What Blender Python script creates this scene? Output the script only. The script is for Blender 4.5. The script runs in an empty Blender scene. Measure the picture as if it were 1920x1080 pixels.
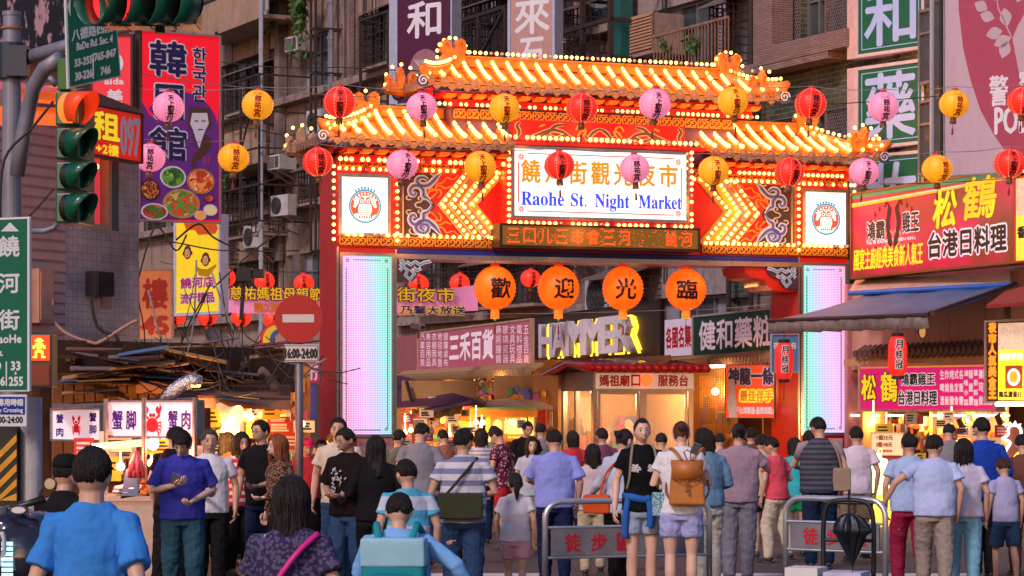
import bpy, math, random
from mathutils import Vector, Matrix, noise
R=math.radians
RND=random.Random(11)
ON=bpy.data.objects.new
MT=bpy.data.materials
sc=bpy.context.scene
COL=sc.collection
F, CX, HY, CH=4500.0, 960.0, 765.0, 1.78      # focal length in photo pixels, image centre column, horizon row, eye height
# ---------------------------------------------------------------- camera, world, light
cam=bpy.data.cameras.new('camera');camo=ON('camera', cam);COL.objects.link(camo)
camo.location=(0, 0, CH);camo.rotation_euler=(R(90), 0, 0)
cam.sensor_width=36;cam.lens=F / 1920 * 36;cam.shift_y=(HY - 540) / 1920
cam.clip_end=3000;cam.clip_start=.2
sc.camera=camo
wd=bpy.data.worlds.new('World');sc.world=wd;wd.use_nodes=True
wn=wd.node_tree;bg=wn.nodes['Background']
sky=wn.nodes.new('ShaderNodeTexSky');sky.sky_type='NISHITA';sky.sun_disc=False
sky.sun_elevation=R(6.3);sky.sun_rotation=R(200);sky.air_density=1.6;sky.dust_density=2.5;sky.ozone_density=4
tint=wn.nodes.new('ShaderNodeVectorMath');tint.operation='MULTIPLY';tint.inputs[1].default_value=(.96, .86, 1.14)
wn.links.new(sky.outputs[0], tint.inputs[0]);wn.links.new(tint.outputs[0], bg.inputs[0]);bg.inputs[1].default_value=.15
sl=bpy.data.lights.new('sun', 'SUN');slo=ON('sun', sl);COL.objects.link(slo)
sl.energy=1.05;sl.angle=R(10);sl.color=(1.0, .84, .82)
slo.rotation_euler=(R(52), 0, R(-32))
sc.view_settings.view_transform='Standard';sc.view_settings.look='None'
sc.view_settings.exposure=.88;sc.view_settings.gamma=1
cy=sc.cycles
cy.use_denoising=True
try: cy.denoiser='OPENIMAGEDENOISE'
except Exception: pass
cy.max_bounces=5;cy.diffuse_bounces=3;cy.glossy_bounces=3;cy.transmission_bounces=4;cy.transparent_max_bounces=8
cy.sample_clamp_indirect=3.0;cy.caustics_reflective=False;cy.caustics_refractive=False
sc.render.film_transparent=False
# ---------------------------------------------------------------- geometry helpers
def P(px, py, d): return Vector(((px - CX) / F * d, d, CH - (py - HY) / F * d))
def S(d): return F / d
class Fr:
 """an upright wall plane standing in the world;local x runs along it, y goes into it, z is up"""
 def __init__(s, pa=None, da=None, pb=None, db=None):
  if pa is None: s.o=Vector((0, 0));s.u=Vector((1, 0))
  else:
   s.o=Vector(((pa - CX) / F * da, da));b=Vector(((pb - CX) / F * db, db));s.u=(b - s.o).normalized()
  s.v=Vector((-s.u.y, s.u.x));s.yaw=math.atan2(s.u.y, s.u.x)
 def p(s, px, py, w=0):
  r=Vector(((px - CX) / F, 1));t=(s.o.dot(s.v) - w) / r.dot(s.v)
  q=r * t - s.o
  return Vector((q.dot(s.u), -w, CH - (py - HY) / F * t))
 def world(s, q):
  h=s.o + s.u * q[0] + s.v * q[1];return Vector((h.x, h.y, q[2]))
 def rect(s, x0, x1, y0, y1, w=0):
  a=s.p(x0, y0, w);b=s.p(x1, y0, w);c=s.p((x0 + x1) / 2, y0, w).z;e=s.p((x0 + x1) / 2, y1, w).z
  return a.x, b.x, e, c
W=Fr()
def Vp(px, d, vp=None, dx=100):      # frame through column px at depth d whose horizontals vanish at column vp
 if vp is None: return Fr(px, d, px + dx, d)
 return Fr(px, d, px + dx, d * (vp - px) / (vp - px - dx))
INFO={}
def link(o): COL.objects.link(o);return o
def props(o, label=None, cat=None, group=None, kind=None):
 if label: o['label']=label
 if cat: o['category']=cat
 if group: o['group']=group
 if kind: o['kind']=kind
 return o
def thing(name, label, cat, fr=W, q=(0, 0, 0), group=None):
 o=link(ON(name, None));o.empty_display_size=.1
 q=Vector(q);o.location=fr.world(q);o.rotation_euler=(0, 0, fr.yaw)
 INFO[o.name]=q
 return props(o, label, cat, group)
class MB:
 def __init__(s): s.v=[];s.f=[];s.m=[];s.mi=0
 def add(s, vs, fs):
  n=len(s.v);s.v.extend(tuple(v) for v in vs);s.f.extend(tuple(i + n for i in f) for f in fs);s.m.extend([s.mi] * len(fs));return s
 def box(s, x0, x1, y0, y1, z0, z1):
  return s.add([(x0,y0,z0),(x1,y0,z0),(x1,y1,z0),(x0,y1,z0),(x0,y0,z1),(x1,y0,z1),(x1,y1,z1),(x0,y1,z1)],
   [(0,3,2,1),(4,5,6,7),(0,1,5,4),(1,2,6,5),(2,3,7,6),(3,0,4,7)])
 def hexa(s, p): return s.add(p, [(0,3,2,1),(4,5,6,7),(0,1,5,4),(1,2,6,5),(2,3,7,6),(3,0,4,7)])
 def bar(s, a, b, w, h=None):
  a=Vector(a);b=Vector(b);h=h or w;d=(b - a).normalized()
  up=Vector((0,0,1)) if abs(d.z) < .95 else Vector((0,1,0))
  e=d.cross(up).normalized() * (w/2);f=e.cross(d).normalized() * (h/2)
  return s.hexa([a-e-f, a+e-f, b+e-f, b-e-f, a-e+f, a+e+f, b+e+f, b-e+f])
 def prism(s, pts, y0, y1):          # outline in x,z extruded from y0 (front) to y1 (back)
  n=len(pts);ar=sum(pts[i][0]*pts[(i+1)%n][1]-pts[(i+1)%n][0]*pts[i][1] for i in range(n))
  if ar < 0: pts=pts[::-1]
  vs=[(x, y0, z) for x, z in pts] + [(x, y1, z) for x, z in pts]
  return s.add(vs, [tuple(range(n)), tuple(range(2*n-1, n-1, -1))] + [(i, i+n, (i+1)%n+n, (i+1)%n) for i in range(n)])
 def slab(s, pts, off):              # 3-D outline thickened by the vector off
  n=len(pts);off=Vector(off)
  vs=[Vector(p) for p in pts] + [Vector(p) + off for p in pts]
  return s.add(vs, [tuple(range(n)), tuple(range(2*n-1, n-1, -1))] + [(i, i+n, (i+1)%n+n, (i+1)%n) for i in range(n)])
 def tube(s, pts, r, n=8, cap=True, flat=None):
  pts=[Vector(p) for p in pts];m=len(pts);rr=r if isinstance(r, (list, tuple)) else [r]*m
  t0=(pts[1]-pts[0]).normalized();ref=Vector((0,0,1)) if abs(t0.z) < .9 else Vector((0,1,0))
  e=t0.cross(ref).normalized();vs=[]
  for i, p in enumerate(pts):
   t=(pts[min(i+1,m-1)] - pts[max(i-1,0)])
   t=t.normalized() if t.length > 1e-9 else t0
   e=(e - t*e.dot(t));e=e.normalized() if e.length > 1e-6 else t.orthogonal().normalized();f=t.cross(e)
   for k in range(n):
    a=2*math.pi*k/n;q=e*math.cos(a)*rr[i] + f*math.sin(a)*rr[i]*(flat or 1)
    vs.append(p + q)
  fs=[(i*n+k, i*n+(k+1)%n, (i+1)*n+(k+1)%n, (i+1)*n+k) for i in range(m-1) for k in range(n)]
  if cap: fs += [tuple(range(n-1,-1,-1)), tuple(range((m-1)*n, m*n))]
  return s.add(vs, fs)
 def lathe(s, c, prof, n=20, sx=1, sy=1):
  c=Vector(c);m=len(prof)
  vs=[c + Vector((math.cos(2*math.pi*k/n)*r*sx, math.sin(2*math.pi*k/n)*r*sy, z)) for r, z in prof for k in range(n)]
  fs=[(i*n+k, i*n+(k+1)%n, (i+1)*n+(k+1)%n, (i+1)*n+k) for i in range(m-1) for k in range(n)]
  if prof[0][0] > 1e-6: fs.append(tuple(range(n-1,-1,-1)))
  if prof[-1][0] > 1e-6: fs.append(tuple(range((m-1)*n, m*n)))
  return s.add(vs, fs)
 def disc(s, c, r, y0, y1, n=24, rz=None):
  return s.prism([(c[0]+math.cos(2*math.pi*k/n)*r, c[1]+math.sin(2*math.pi*k/n)*(rz or r)) for k in range(n)], y0, y1)
 def ring(s, c, r0, r1, y0, y1, n=32):
  vs=[]
  for y in (y0, y1):
   for r in (r0, r1): vs += [(c[0]+math.cos(2*math.pi*k/n)*r, y, c[1]+math.sin(2*math.pi*k/n)*r) for k in range(n)]
  fs=[]
  for k in range(n):
   j=(k+1) % n
   fs += [(k, n+k, n+j, j)[::-1], (2*n+k, 3*n+k, 3*n+j, 2*n+j), (n+k, 3*n+k, 3*n+j, n+j)[::-1], (k, 2*n+k, 2*n+j, j)]
  return s.add(vs, fs)
 def ball(s, c, rx, ry=None, rz=None, nu=12, nv=8):
  ry=ry or rx;rz=rz or rx;c=Vector(c)
  vs=[c + Vector((0,0,-rz))]
  for j in range(1, nv):
   a=-math.pi/2 + math.pi*j/nv
   vs += [c + Vector((math.cos(2*math.pi*k/nu)*math.cos(a)*rx, math.sin(2*math.pi*k/nu)*math.cos(a)*ry, math.sin(a)*rz)) for k in range(nu)]
  vs.append(c + Vector((0,0,rz)))
  fs=[(0, 1+(k+1)%nu, 1+k) for k in range(nu)]
  fs += [(1+j*nu+k, 1+j*nu+(k+1)%nu, 1+(j+1)*nu+(k+1)%nu, 1+(j+1)*nu+k) for j in range(nv-2) for k in range(nu)]
  b=1+(nv-2)*nu;fs += [(b+k, b+(k+1)%nu, b+nu) for k in range(nu)]
  return s.add(vs, fs)
 def ribbon(s, pts, wid, y0, y1):    # flat band along an x,z path, thickness y0..y1
  m=len(pts);pts=[Vector((p[0], p[1])) for p in pts];ww=wid if isinstance(wid, (list, tuple)) else [wid]*m
  L=[];Rr=[]
  for i, p in enumerate(pts):
   t=pts[min(i+1,m-1)] - pts[max(i-1,0)]
   t=t.normalized() if t.length > 1e-9 else Vector((1,0));nn=Vector((-t.y, t.x)) * ww[i]/2
   L.append(p+nn);Rr.append(p-nn)
  vs=[(q.x,y0,q.y) for q in L] + [(q.x,y0,q.y) for q in Rr] + [(q.x,y1,q.y) for q in L] + [(q.x,y1,q.y) for q in Rr]
  fs=[]
  for i in range(m-1):
   fs += [(m+i, m+i+1, i+1, i), (i, i+1, 2*m+i+1, 2*m+i), (3*m+i, 3*m+i+1, m+i+1, m+i)]
  fs += [(0, 2*m, 3*m, m), (m-1, 2*m-1, 4*m-1, 3*m-1)]
  return s.add(vs, fs)
 def text(s, st, x0, x1, z0, z1, y, off=0.0, keep=False, shear=0.0, fn=None, bold=0.0, nb=4):
  vs, fs, bb=glyphs(st, off, shear);bx0, bx1, bz0, bz1=bb
  kx=(x1-x0)/max(bx1-bx0,1e-6);kz=(z1-z0)/max(bz1-bz0,1e-6)
  if keep: kx=kz=min(kx, kz)
  cx_, cz_=(x0+x1)/2, (z0+z1)/2;mx, mz=(bx0+bx1)/2, (bz0+bz1)/2
  sh=[(0, 0)] + ([(math.cos(a*2*math.pi/nb)*bold, math.sin(a*2*math.pi/nb)*bold) for a in range(nb)] if bold else [])
  for i, (dx, dz) in enumerate(sh):
   out=[((v[0]-mx)*kx+cx_+dx, y+i*.0002, (v[1]-mz)*kz+cz_+dz) for v in vs]
   if fn: out=[fn(*q) for q in out]
   s.add(out, fs)
  return s
 def put(s, vs, fs, M): return s.add([M @ Vector(v) for v in vs], fs)
GL={}
TS=bpy.data.scenes.new('workshop')      # a side scene in which text and cloth are turned into plain meshes
def baked(o):
 with bpy.context.temp_override(scene=TS, view_layer=TS.view_layers[0]):
  dg=bpy.context.evaluated_depsgraph_get();dg.update();return bpy.data.meshes.new_from_object(o.evaluated_get(dg))
def glyphs(st, off=0.0, shear=0.0):
 k=(st, off, shear)
 if k not in GL:
  base=None
  c=bpy.data.curves.new('t', 'FONT');c.body=st;c.resolution_u=2;c.offset=off;c.shear=shear;c.fill_mode='FRONT'
  o=ON('t', c);TS.collection.objects.link(o);m=baked(o)
  vs=[tuple(v.co) for v in m.vertices];fs=[tuple(p.vertices) for p in m.polygons]
  bv=vs
  bb=(min(v[0] for v in bv), max(v[0] for v in bv), min(v[1] for v in bv), max(v[1] for v in bv)) if bv else (0,1,0,1)
  bpy.data.objects.remove(o);bpy.data.curves.remove(c);bpy.data.meshes.remove(m)
  GL[k]=(vs, fs, bb)
 return GL[k]
def mesh(name, mb, mats, smooth=False, off=None):
 vs=mb.v if off is None else [(v[0]-off[0], v[1]-off[1], v[2]-off[2]) for v in mb.v]
 me=bpy.data.meshes.new(name);me.from_pydata(vs, [], mb.f)
 for m in (mats if isinstance(mats, (list, tuple)) else [mats]): me.materials.append(m)
 if any(mb.m): me.polygons.foreach_set('material_index', mb.m)
 if smooth: me.polygons.foreach_set('use_smooth', [True]*len(me.polygons))
 me.update();return me
def part(name, mb, mats, parent, smooth=False, bevel=0, kind=None, label=None, me=None):
 off=INFO[parent.name]
 me=me or mesh(name, mb, mats, smooth, off)
 o=link(ON(name, me));o.parent=parent;INFO[o.name]=off
 if bevel:
  b=o.modifiers.new('b', 'BEVEL');b.width=bevel;b.segments=2;b.limit_method='ANGLE'
 return props(o, label, None, None, kind)
def solo(name, label, cat, mb, mats, fr=W, q=None, group=None, kind=None, smooth=False, bevel=0):   # a thing that is one mesh
 if q is None:
  n=len(mb.v);q=(sum(v[0] for v in mb.v)/n, sum(v[1] for v in mb.v)/n, min(v[2] for v in mb.v))
 q=Vector(q);me=mesh(name, mb, mats, smooth, q)
 o=link(ON(name, me));o.location=fr.world(q);o.rotation_euler=(0, 0, fr.yaw)
 INFO[o.name]=q
 if bevel:
  b=o.modifiers.new('b', 'BEVEL');b.width=bevel;b.segments=2;b.limit_method='ANGLE'
 return props(o, label, cat, group, kind)
def inst(name, me, parent, loc, rot=(0,0,0), sc_=None):      # a piece that shares mesh data, placed in its parent's frame
 o=link(ON(name, me));o.parent=parent;o.location=Vector(loc) - INFO[parent.name];o.rotation_euler=rot
 if sc_: o.scale=sc_ if isinstance(sc_, (tuple, list)) else (sc_,)*3
 return o
def copy_tree(o, loc=None, rotz=None, label=None, parent=None):
 c=o.copy();COL.objects.link(c);INFO[c.name]=INFO.get(o.name, Vector((0,0,0)))
 if parent: c.parent=parent
 if loc is not None: c.location=loc
 if rotz is not None: c.rotation_euler=(0, 0, rotz)
 if label: c['label']=label
 for ch in o.children: copy_tree(ch, parent=c)
 return c
# ---------------------------------------------------------------- materials
def M(name, col, rough=.6, metal=0, emit=0, ecol=None, var=.18, scale=6, bump=.0, coat=0, trans=0, dirt=0, sample=True, stretch=None):
 m=bpy.data.materials.new(name);m.use_nodes=True;nt=m.node_tree;b=nt.nodes['Principled BSDF'];L=nt.links.new
 b.inputs['Base Color'].default_value=(*col, 1);b.inputs['Roughness'].default_value=rough;b.inputs['Metallic'].default_value=metal
 b.inputs['Coat Weight'].default_value=coat;b.inputs['Transmission Weight'].default_value=trans
 if emit:
  b.inputs['Emission Color'].default_value=(*(ecol or col), 1);b.inputs['Emission Strength'].default_value=emit
 if not sample: m.cycles.emission_sampling='NONE'
 if var or bump or dirt:
  tc=nt.nodes.new('ShaderNodeTexCoord');src=tc.outputs['Object']
  if stretch:
   mp=nt.nodes.new('ShaderNodeMapping');mp.inputs['Scale'].default_value=stretch;L(src, mp.inputs[0]);src=mp.outputs[0]
  n=nt.nodes.new('ShaderNodeTexNoise');n.inputs['Scale'].default_value=scale;n.inputs['Detail'].default_value=6;n.inputs['Roughness'].default_value=.65
  L(src, n.inputs['Vector'])
  mr=nt.nodes.new('ShaderNodeMapRange');mr.inputs[1].default_value=.25;mr.inputs[2].default_value=.75
  mr.inputs[3].default_value=1-var;mr.inputs[4].default_value=1+var;L(n.outputs[0], mr.inputs[0])
  mx=nt.nodes.new('ShaderNodeVectorMath');mx.operation='SCALE';mx.inputs[0].default_value=col;L(mr.outputs[0], mx.inputs['Scale'])
  out=mx.outputs[0]
  if dirt:
   n2=nt.nodes.new('ShaderNodeTexNoise');n2.inputs['Scale'].default_value=1.3;n2.inputs['Detail'].default_value=9;n2.inputs['Roughness'].default_value=.72
   mp2=nt.nodes.new('ShaderNodeMapping');mp2.inputs['Scale'].default_value=(2.2, 2.2, .55);L(tc.outputs['Object'], mp2.inputs[0]);L(mp2.outputs[0], n2.inputs['Vector'])
   r2=nt.nodes.new('ShaderNodeMapRange');r2.inputs[1].default_value=.48;r2.inputs[2].default_value=.68;L(n2.outputs[0], r2.inputs[0])
   md=nt.nodes.new('ShaderNodeMix');md.data_type='RGBA';md.inputs[7].default_value=(col[0]*.3+.01, col[1]*.26+.01, col[2]*.24+.008, 1)
   ms=nt.nodes.new('ShaderNodeMath');ms.operation='MULTIPLY';ms.inputs[1].default_value=dirt;L(r2.outputs[0], ms.inputs[0])
   L(ms.outputs[0], md.inputs[0]);L(out, md.inputs[6]);out=md.outputs[2]
  if not (emit and not var): L(out, b.inputs['Base Color'])
  rr=nt.nodes.new('ShaderNodeMapRange');rr.inputs[3].default_value=max(.02, rough-.1);rr.inputs[4].default_value=min(1, rough+.12);L(n.outputs[0], rr.inputs[0]);L(rr.outputs[0], b.inputs['Roughness'])
  if bump:
   bp=nt.nodes.new('ShaderNodeBump');bp.inputs['Strength'].default_value=bump;bp.inputs['Distance'].default_value=.02
   L(n.outputs[0], bp.inputs['Height']);L(bp.outputs[0], b.inputs['Normal'])
 return m
def TILE(name, c1, c2, mortar, bw=.12, bh=.06, bump=.5, rough=.55, msize=.006, vary=.5, off=.5, dirt=.5):
 m=bpy.data.materials.new(name);m.use_nodes=True;nt=m.node_tree;b=nt.nodes['Principled BSDF'];L=nt.links.new
 tc=nt.nodes.new('ShaderNodeTexCoord');sp=nt.nodes.new('ShaderNodeSeparateXYZ');L(tc.outputs['Object'], sp.inputs[0])
 ad=nt.nodes.new('ShaderNodeMath');ad.operation='ADD';L(sp.outputs[0], ad.inputs[0]);L(sp.outputs[1], ad.inputs[1])
 cb=nt.nodes.new('ShaderNodeCombineXYZ');L(ad.outputs[0], cb.inputs[0]);L(sp.outputs[2], cb.inputs[1])
 br=nt.nodes.new('ShaderNodeTexBrick');L(cb.outputs[0], br.inputs['Vector'])
 br.inputs['Color1'].default_value=(*c1, 1);br.inputs['Color2'].default_value=(*c2, 1);br.inputs['Mortar'].default_value=(*mortar, 1)
 br.inputs['Scale'].default_value=1;br.inputs['Brick Width'].default_value=bw;br.inputs['Row Height'].default_value=bh;br.inputs['Mortar Size'].default_value=msize;br.offset=off
 n=nt.nodes.new('ShaderNodeTexNoise');n.inputs['Scale'].default_value=.9;n.inputs['Detail'].default_value=10;n.inputs['Roughness'].default_value=.7;L(tc.outputs['Object'], n.inputs['Vector'])
 mr=nt.nodes.new('ShaderNodeMapRange');mr.inputs[1].default_value=.35;mr.inputs[2].default_value=.65;mr.inputs[3].default_value=1-dirt;mr.inputs[4].default_value=1.1;L(n.outputs[0], mr.inputs[0])
 vm=nt.nodes.new('ShaderNodeVectorMath');vm.operation='SCALE';L(br.outputs[0], vm.inputs[0]);L(mr.outputs[0], vm.inputs['Scale']);L(vm.outputs[0], b.inputs['Base Color'])
 bp=nt.nodes.new('ShaderNodeBump');bp.invert=True;bp.inputs['Strength'].default_value=bump;bp.inputs['Distance'].default_value=.01;L(br.outputs['Fac'], bp.inputs['Height']);L(bp.outputs[0], b.inputs['Normal'])
 b.inputs['Roughness'].default_value=rough
 return m
def EM(name, col, s=1.0, sample=True):      # things that give off light
 m=bpy.data.materials.new(name);m.use_nodes=True;b=m.node_tree.nodes['Principled BSDF']
 b.inputs['Base Color'].default_value=(*[min(.8, c) for c in col], 1);b.inputs['Roughness'].default_value=.5
 b.inputs['Emission Color'].default_value=(*col, 1);b.inputs['Emission Strength'].default_value=s
 if not sample: m.cycles.emission_sampling='NONE'
 return m
def hx(h, g=2.2): return tuple((int(h[i:i+2], 16)/255)**g for i in (0, 2, 4))
def lamp(name, loc, e, col, r=.08, parent=None, kind='POINT', size=None, rot=None):
 l=bpy.data.lights.new(name, kind);l.energy=e;l.color=col
 if kind == 'POINT': l.shadow_soft_size=r
 else:
  l.shape='RECTANGLE';l.size, l.size_y=size
 o=link(ON(name, l));o.location=loc
 if rot: o.rotation_euler=rot
 if parent: o.parent=parent;o.location=Vector(loc) - INFO[parent.name]
 return o
red=M('red_lacquer', (.62, .014, .008), .35, var=.12, scale=2, coat=.2)
dred=M('red_lacquer_old', (.56, .012, .012), .45, var=.2, scale=1.5, dirt=.3)
gold=M('gilded_wood', (.72, .30, .03), .4, var=.25, scale=30)
orange=M('glazed_orange', (.72, .21, .03), .5, var=.45, scale=9, bump=.6, coat=.1, dirt=.55)
tilegray=M('eave_tile_clay', (.30, .17, .10), .6, var=.4, scale=25, bump=.5)
steel=M('brushed_steel', (.52, .47, .45), .3, metal=.9, var=.2, scale=14)
dsteel=M('dull_steel', (.34, .33, .34), .5, metal=.6, var=.25, scale=10, dirt=.4)
black=M('black_metal', (.012, .012, .014), .5, var=.3, dirt=0)
blackp=M('black_plastic', (.02, .02, .022), .4)
white=M('white_paint', (.75, .74, .73), .5, var=.06)
whitelit=EM('backlit_white', (1, .95, .89), .56)
concrete=M('concrete', (.36, .31, .29), .85, var=.25, scale=3, bump=.4, dirt=.6)
glassd=M('dark_window_glass', (.06, .07, .09), .12, var=.4, scale=1.2)
glassb=M('pale_window_glass', (.30, .30, .36), .15, var=.35, scale=1.1)
alu=M('aluminium_frame', (.25, .25, .27), .45, metal=.5, var=.2)
cable=M('cable_rubber', (.02, .018, .018), .6, var=.2)
cableg=M('grey_cable', (.30, .28, .30), .6, var=.2)
# THE GATE
g=Fr(632, 542220/(14000-632), 1590, 542220/(14000-1590))
def gx(px, w=0): return g.p(px, 500, w).x
def gz(px, py, w=0): return g.p(px, py, w).z
gate=thing('market_gate', 'ornate red and gold market gateway covered in rows of glowing bulbs', 'gate', g, (gx(1111), 0, 0))
def gpart(name, mb, m, **k): return part(name, mb, m, gate, **k)
XL, XR=gx(632), gx(1590)
MID=(XL + XR) / 2
mir=lambda x: 2*MID - x
zt_led, zb_led=gz(683, 482), gz(683, 812)
zbeam=gz(632, 463)            # underside of the scroll band
ztop=gz(632, 290)
DEP=1.15
# bulbs -----------------------------------------------------------
bulb_on=EM('lit_bulb', (1.0, .44, .085), 5.0, sample=False)
bulb_off=M('unlit_frosted_bulb', (.55, .42, .36), .3, var=0)
socket=M('bulb_socket', (.5, .35, .25), .5, var=0)
def bulbmesh(on):
 b=MB();b.mi=0;b.ball((0,0,.012), .035, nu=8, nv=6);b.mi=1;b.tube([(0,0,-.05),(0,0,-.015)], .017, 6)
 return mesh('bulb', b, [bulb_on if on else bulb_off, socket], True)
BM_ON, BM_OFF=bulbmesh(1), bulbmesh(0)
BULBS=[]          # (x,y,z, rotx)
def bulb(x, y, z, rx=0): BULBS.append((x, y, z, rx))
def bulbrow(a, b, step, rx=0, skip=None):
 a=Vector(a);b=Vector(b);n=max(1, int(round((b-a).length/step)))
 for i in range(n+1):
  if skip and i in skip: continue
  p=a.lerp(b, i/n);bulb(p.x, p.y, p.z, rx)
# columns ---------------------------------------------------------
for (a, b_, lab) in ((XL, gx(742), 0), (gx(1497), XR, 1)):
 zb_=gz(683, 478) if not lab else gz(1544, 497)
 c=MB();c.box(a, b_, 0, DEP, .25, zbeam);gpart('column', c, red if lab else dred, bevel=.01)
 c=MB();c.box(a-.06, b_+.06, -.06, DEP+.06, 0, .28);gpart('column_base', c, concrete, bevel=.02)
 mx=(a+b_)/2
 c=MB()
 x0, x1, z0, z1=a+.035, b_-.03, zb_led-.07, zt_led+.07
 t=.05
 c.box(x0, x1, -.045, 0, z1-t, z1);c.box(x0, x1, -.045, 0, z0, z0+t);c.box(x0, x0+t, -.045, 0, z0+t, z1-t);c.box(x1-t, x1, -.045, 0, z0+t, z1-t)
 c.box(a-.012, a+.02, -.03, .0, .3, zbeam);c.box(b_-.02, b_+.012, -.03, .0, .3, zbeam-.02)
 gpart('steel_trim', c, steel)
 # led curtain panel
 m=bpy.data.materials.new('led_panel');m.use_nodes=True;nt=m.node_tree;L=nt.links.new;bs=nt.nodes['Principled BSDF']
 tc=nt.nodes.new('ShaderNodeTexCoord');sp=nt.nodes.new('ShaderNodeSeparateXYZ');L(tc.outputs['Object'], sp.inputs[0])
 def math_(op, a_, b2=None, **k):
  n=nt.nodes.new('ShaderNodeMath');n.operation=op
  for i, q in enumerate((a_, b2)):
   if q is None: continue
   if isinstance(q, (int, float)): n.inputs[i].default_value=q
   else: L(q, n.inputs[i])
  return n.outputs[0]
 # diagonal lattice of diodes
 u1=math_('ADD', sp.outputs[0], sp.outputs[2]);u2=math_('SUBTRACT', sp.outputs[0], sp.outputs[2])
 f1=math_('SINE', math_('MULTIPLY', u1, 105));f2=math_('SINE', math_('MULTIPLY', u2, 105))
 dots=math_('MULTIPLY', f1, f2);dots=math_('MAXIMUM', dots, 0)
 xr=nt.nodes.new('ShaderNodeMapRange');hw=(x1-x0)/2-t
 xr.inputs[1].default_value=(mx-hw-INFO[gate.name].x);xr.inputs[2].default_value=(mx+hw-INFO[gate.name].x)
 zz=nt.nodes.new('ShaderNodeMapRange');zz.inputs[1].default_value=zb_led;zz.inputs[2].default_value=zt_led;zz.inputs[3].default_value=-.18;zz.inputs[4].default_value=.12
 L(sp.outputs[2], zz.inputs[0])
 L(sp.outputs[0], xr.inputs[0]);fx=math_('ADD', xr.outputs[0], zz.outputs[0])
 cr=nt.nodes.new('ShaderNodeValToRGB');L(fx, cr.inputs[0]);e=cr.color_ramp.elements
 cols=[(0, (1,.22,.55)), (.35, (.78,.38,1)), (.6, (.45,.48,1)), (.85, (.06,.75,.62)), (1, (.03,.68,.42))]
 if lab: cols=[(1-p_, c_) for p_, c_ in cols[::-1]]
 e[0].position=cols[0][0];e[0].color=(*cols[0][1], 1);e[1].position=cols[-1][0];e[1].color=(*cols[-1][1], 1)
 for p_, c_ in cols[1:-1]: q=e.new(p_);q.color=(*c_, 1)
 mxn=nt.nodes.new('ShaderNodeMix');mxn.data_type='RGBA';L(math_('MULTIPLY', dots, .9), mxn.inputs[0]);L(cr.outputs[0], mxn.inputs[6]);mxn.inputs[7].default_value=(1.5,1.4,1.6,1)
 L(mxn.outputs[2], bs.inputs['Emission Color']);bs.inputs['Emission Strength'].default_value=.56;bs.inputs['Base Color'].default_value=(.1,.1,.1,1)
 c=MB();c.box(x0+t, x1-t, -.02, -.001, z0+t, z1-t);gpart('led_panel', c, m)
 # dark zigzag border cords on the panel
 c=MB();bx0, bx1=x0+t+.07, x1-t-.07
 def zig(p, q, n):
  pts=[]
  for i in range(n+1):
   s_=i/n;x=p[0]+(q[0]-p[0])*s_;z=p[1]+(q[1]-p[1])*s_;o_=.008*(-1)**i
   pts.append((x+(o_ if abs(q[1]-p[1])>abs(q[0]-p[0]) else 0), z+(o_ if abs(q[1]-p[1])<abs(q[0]-p[0]) else 0)))
  return pts
 c.ribbon(zig((bx0, z0+.15), (bx0, z1-.25), 80), .014, -.026, -.022);c.ribbon(zig((bx1, z0+.15), (bx1, z1-.25), 80), .016, -.026, -.022)
 c.ribbon(zig((bx0+.12, z1-.12), (bx1-.12, z1-.12), 16), .014, -.026, -.022);c.ribbon(zig((bx0+.12, z0+.12), (bx1-.12, z0+.12), 16), .014, -.026, -.022)
 for qx in (bx0+.02, bx1-.02):
  for qz in (z1-.13, z0+.13): c.ring((qx, qz), .018, .03, -.026, -.022, 10);c.ring((qx, qz), .0, .008, -.026, -.022, 6)
 gpart('panel_cord', c, M('cord_green', (.01, .12, .07), .5, emit=.12, ecol=(.02,.4,.3)))
 # traffic hours plate below the panel
 px_=(670, 738) if not lab else (1508, 1580)
 rr=g.rect(px_[0], px_[1], 822, 872, .03)
 c=MB();c.mi=0;c.box(rr[0], rr[1], -.03, 0, rr[2], rr[3])
 c.mi=1
 zc=rr[3]-.1;c.text('18:00', rr[0]+.32, rr[1]-.06, zc-.04, zc+.04, -.032);c.text('24:00', rr[0]+.32, rr[1]-.06, zc-.2, zc-.12, -.032)
 c.text('週一至五', rr[0]+.03, rr[0]+.28, zc-.03, zc+.03, -.032);c.text('禁行車輛', rr[0]+.03, rr[0]+.28, zc-.19, zc-.13, -.032)
 gpart('hours_plate', c, [M('plate_pink', (.62,.36,.40), .5), M('plate_red', (.5,.02,.04), .5)])
# header box ------------------------------------------------------
c=MB();c.box(XL, XR, .0, DEP, zbeam, ztop);gpart('header_box', c, red, bevel=.01)
c=MB();c.box(gx(742)+.01, gx(1497)-.01, .10, DEP-.1, zbeam-.16, zbeam-.001);gpart('lintel', c, red)
c=MB();c.box(gx(742)+.013, gx(1497)-.013, .0, .09, zbeam-.09, zbeam-.001);gpart('blue_strip', c, M('deep_blue_paint', (.02, .03, .28), .4))
c=MB();zs=zbeam-.095;c.box(gx(742)-.05, gx(1497)+.05, -.035, .05, zs-.085, zs);gpart('steel_lintel_trim', c, steel)
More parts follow.
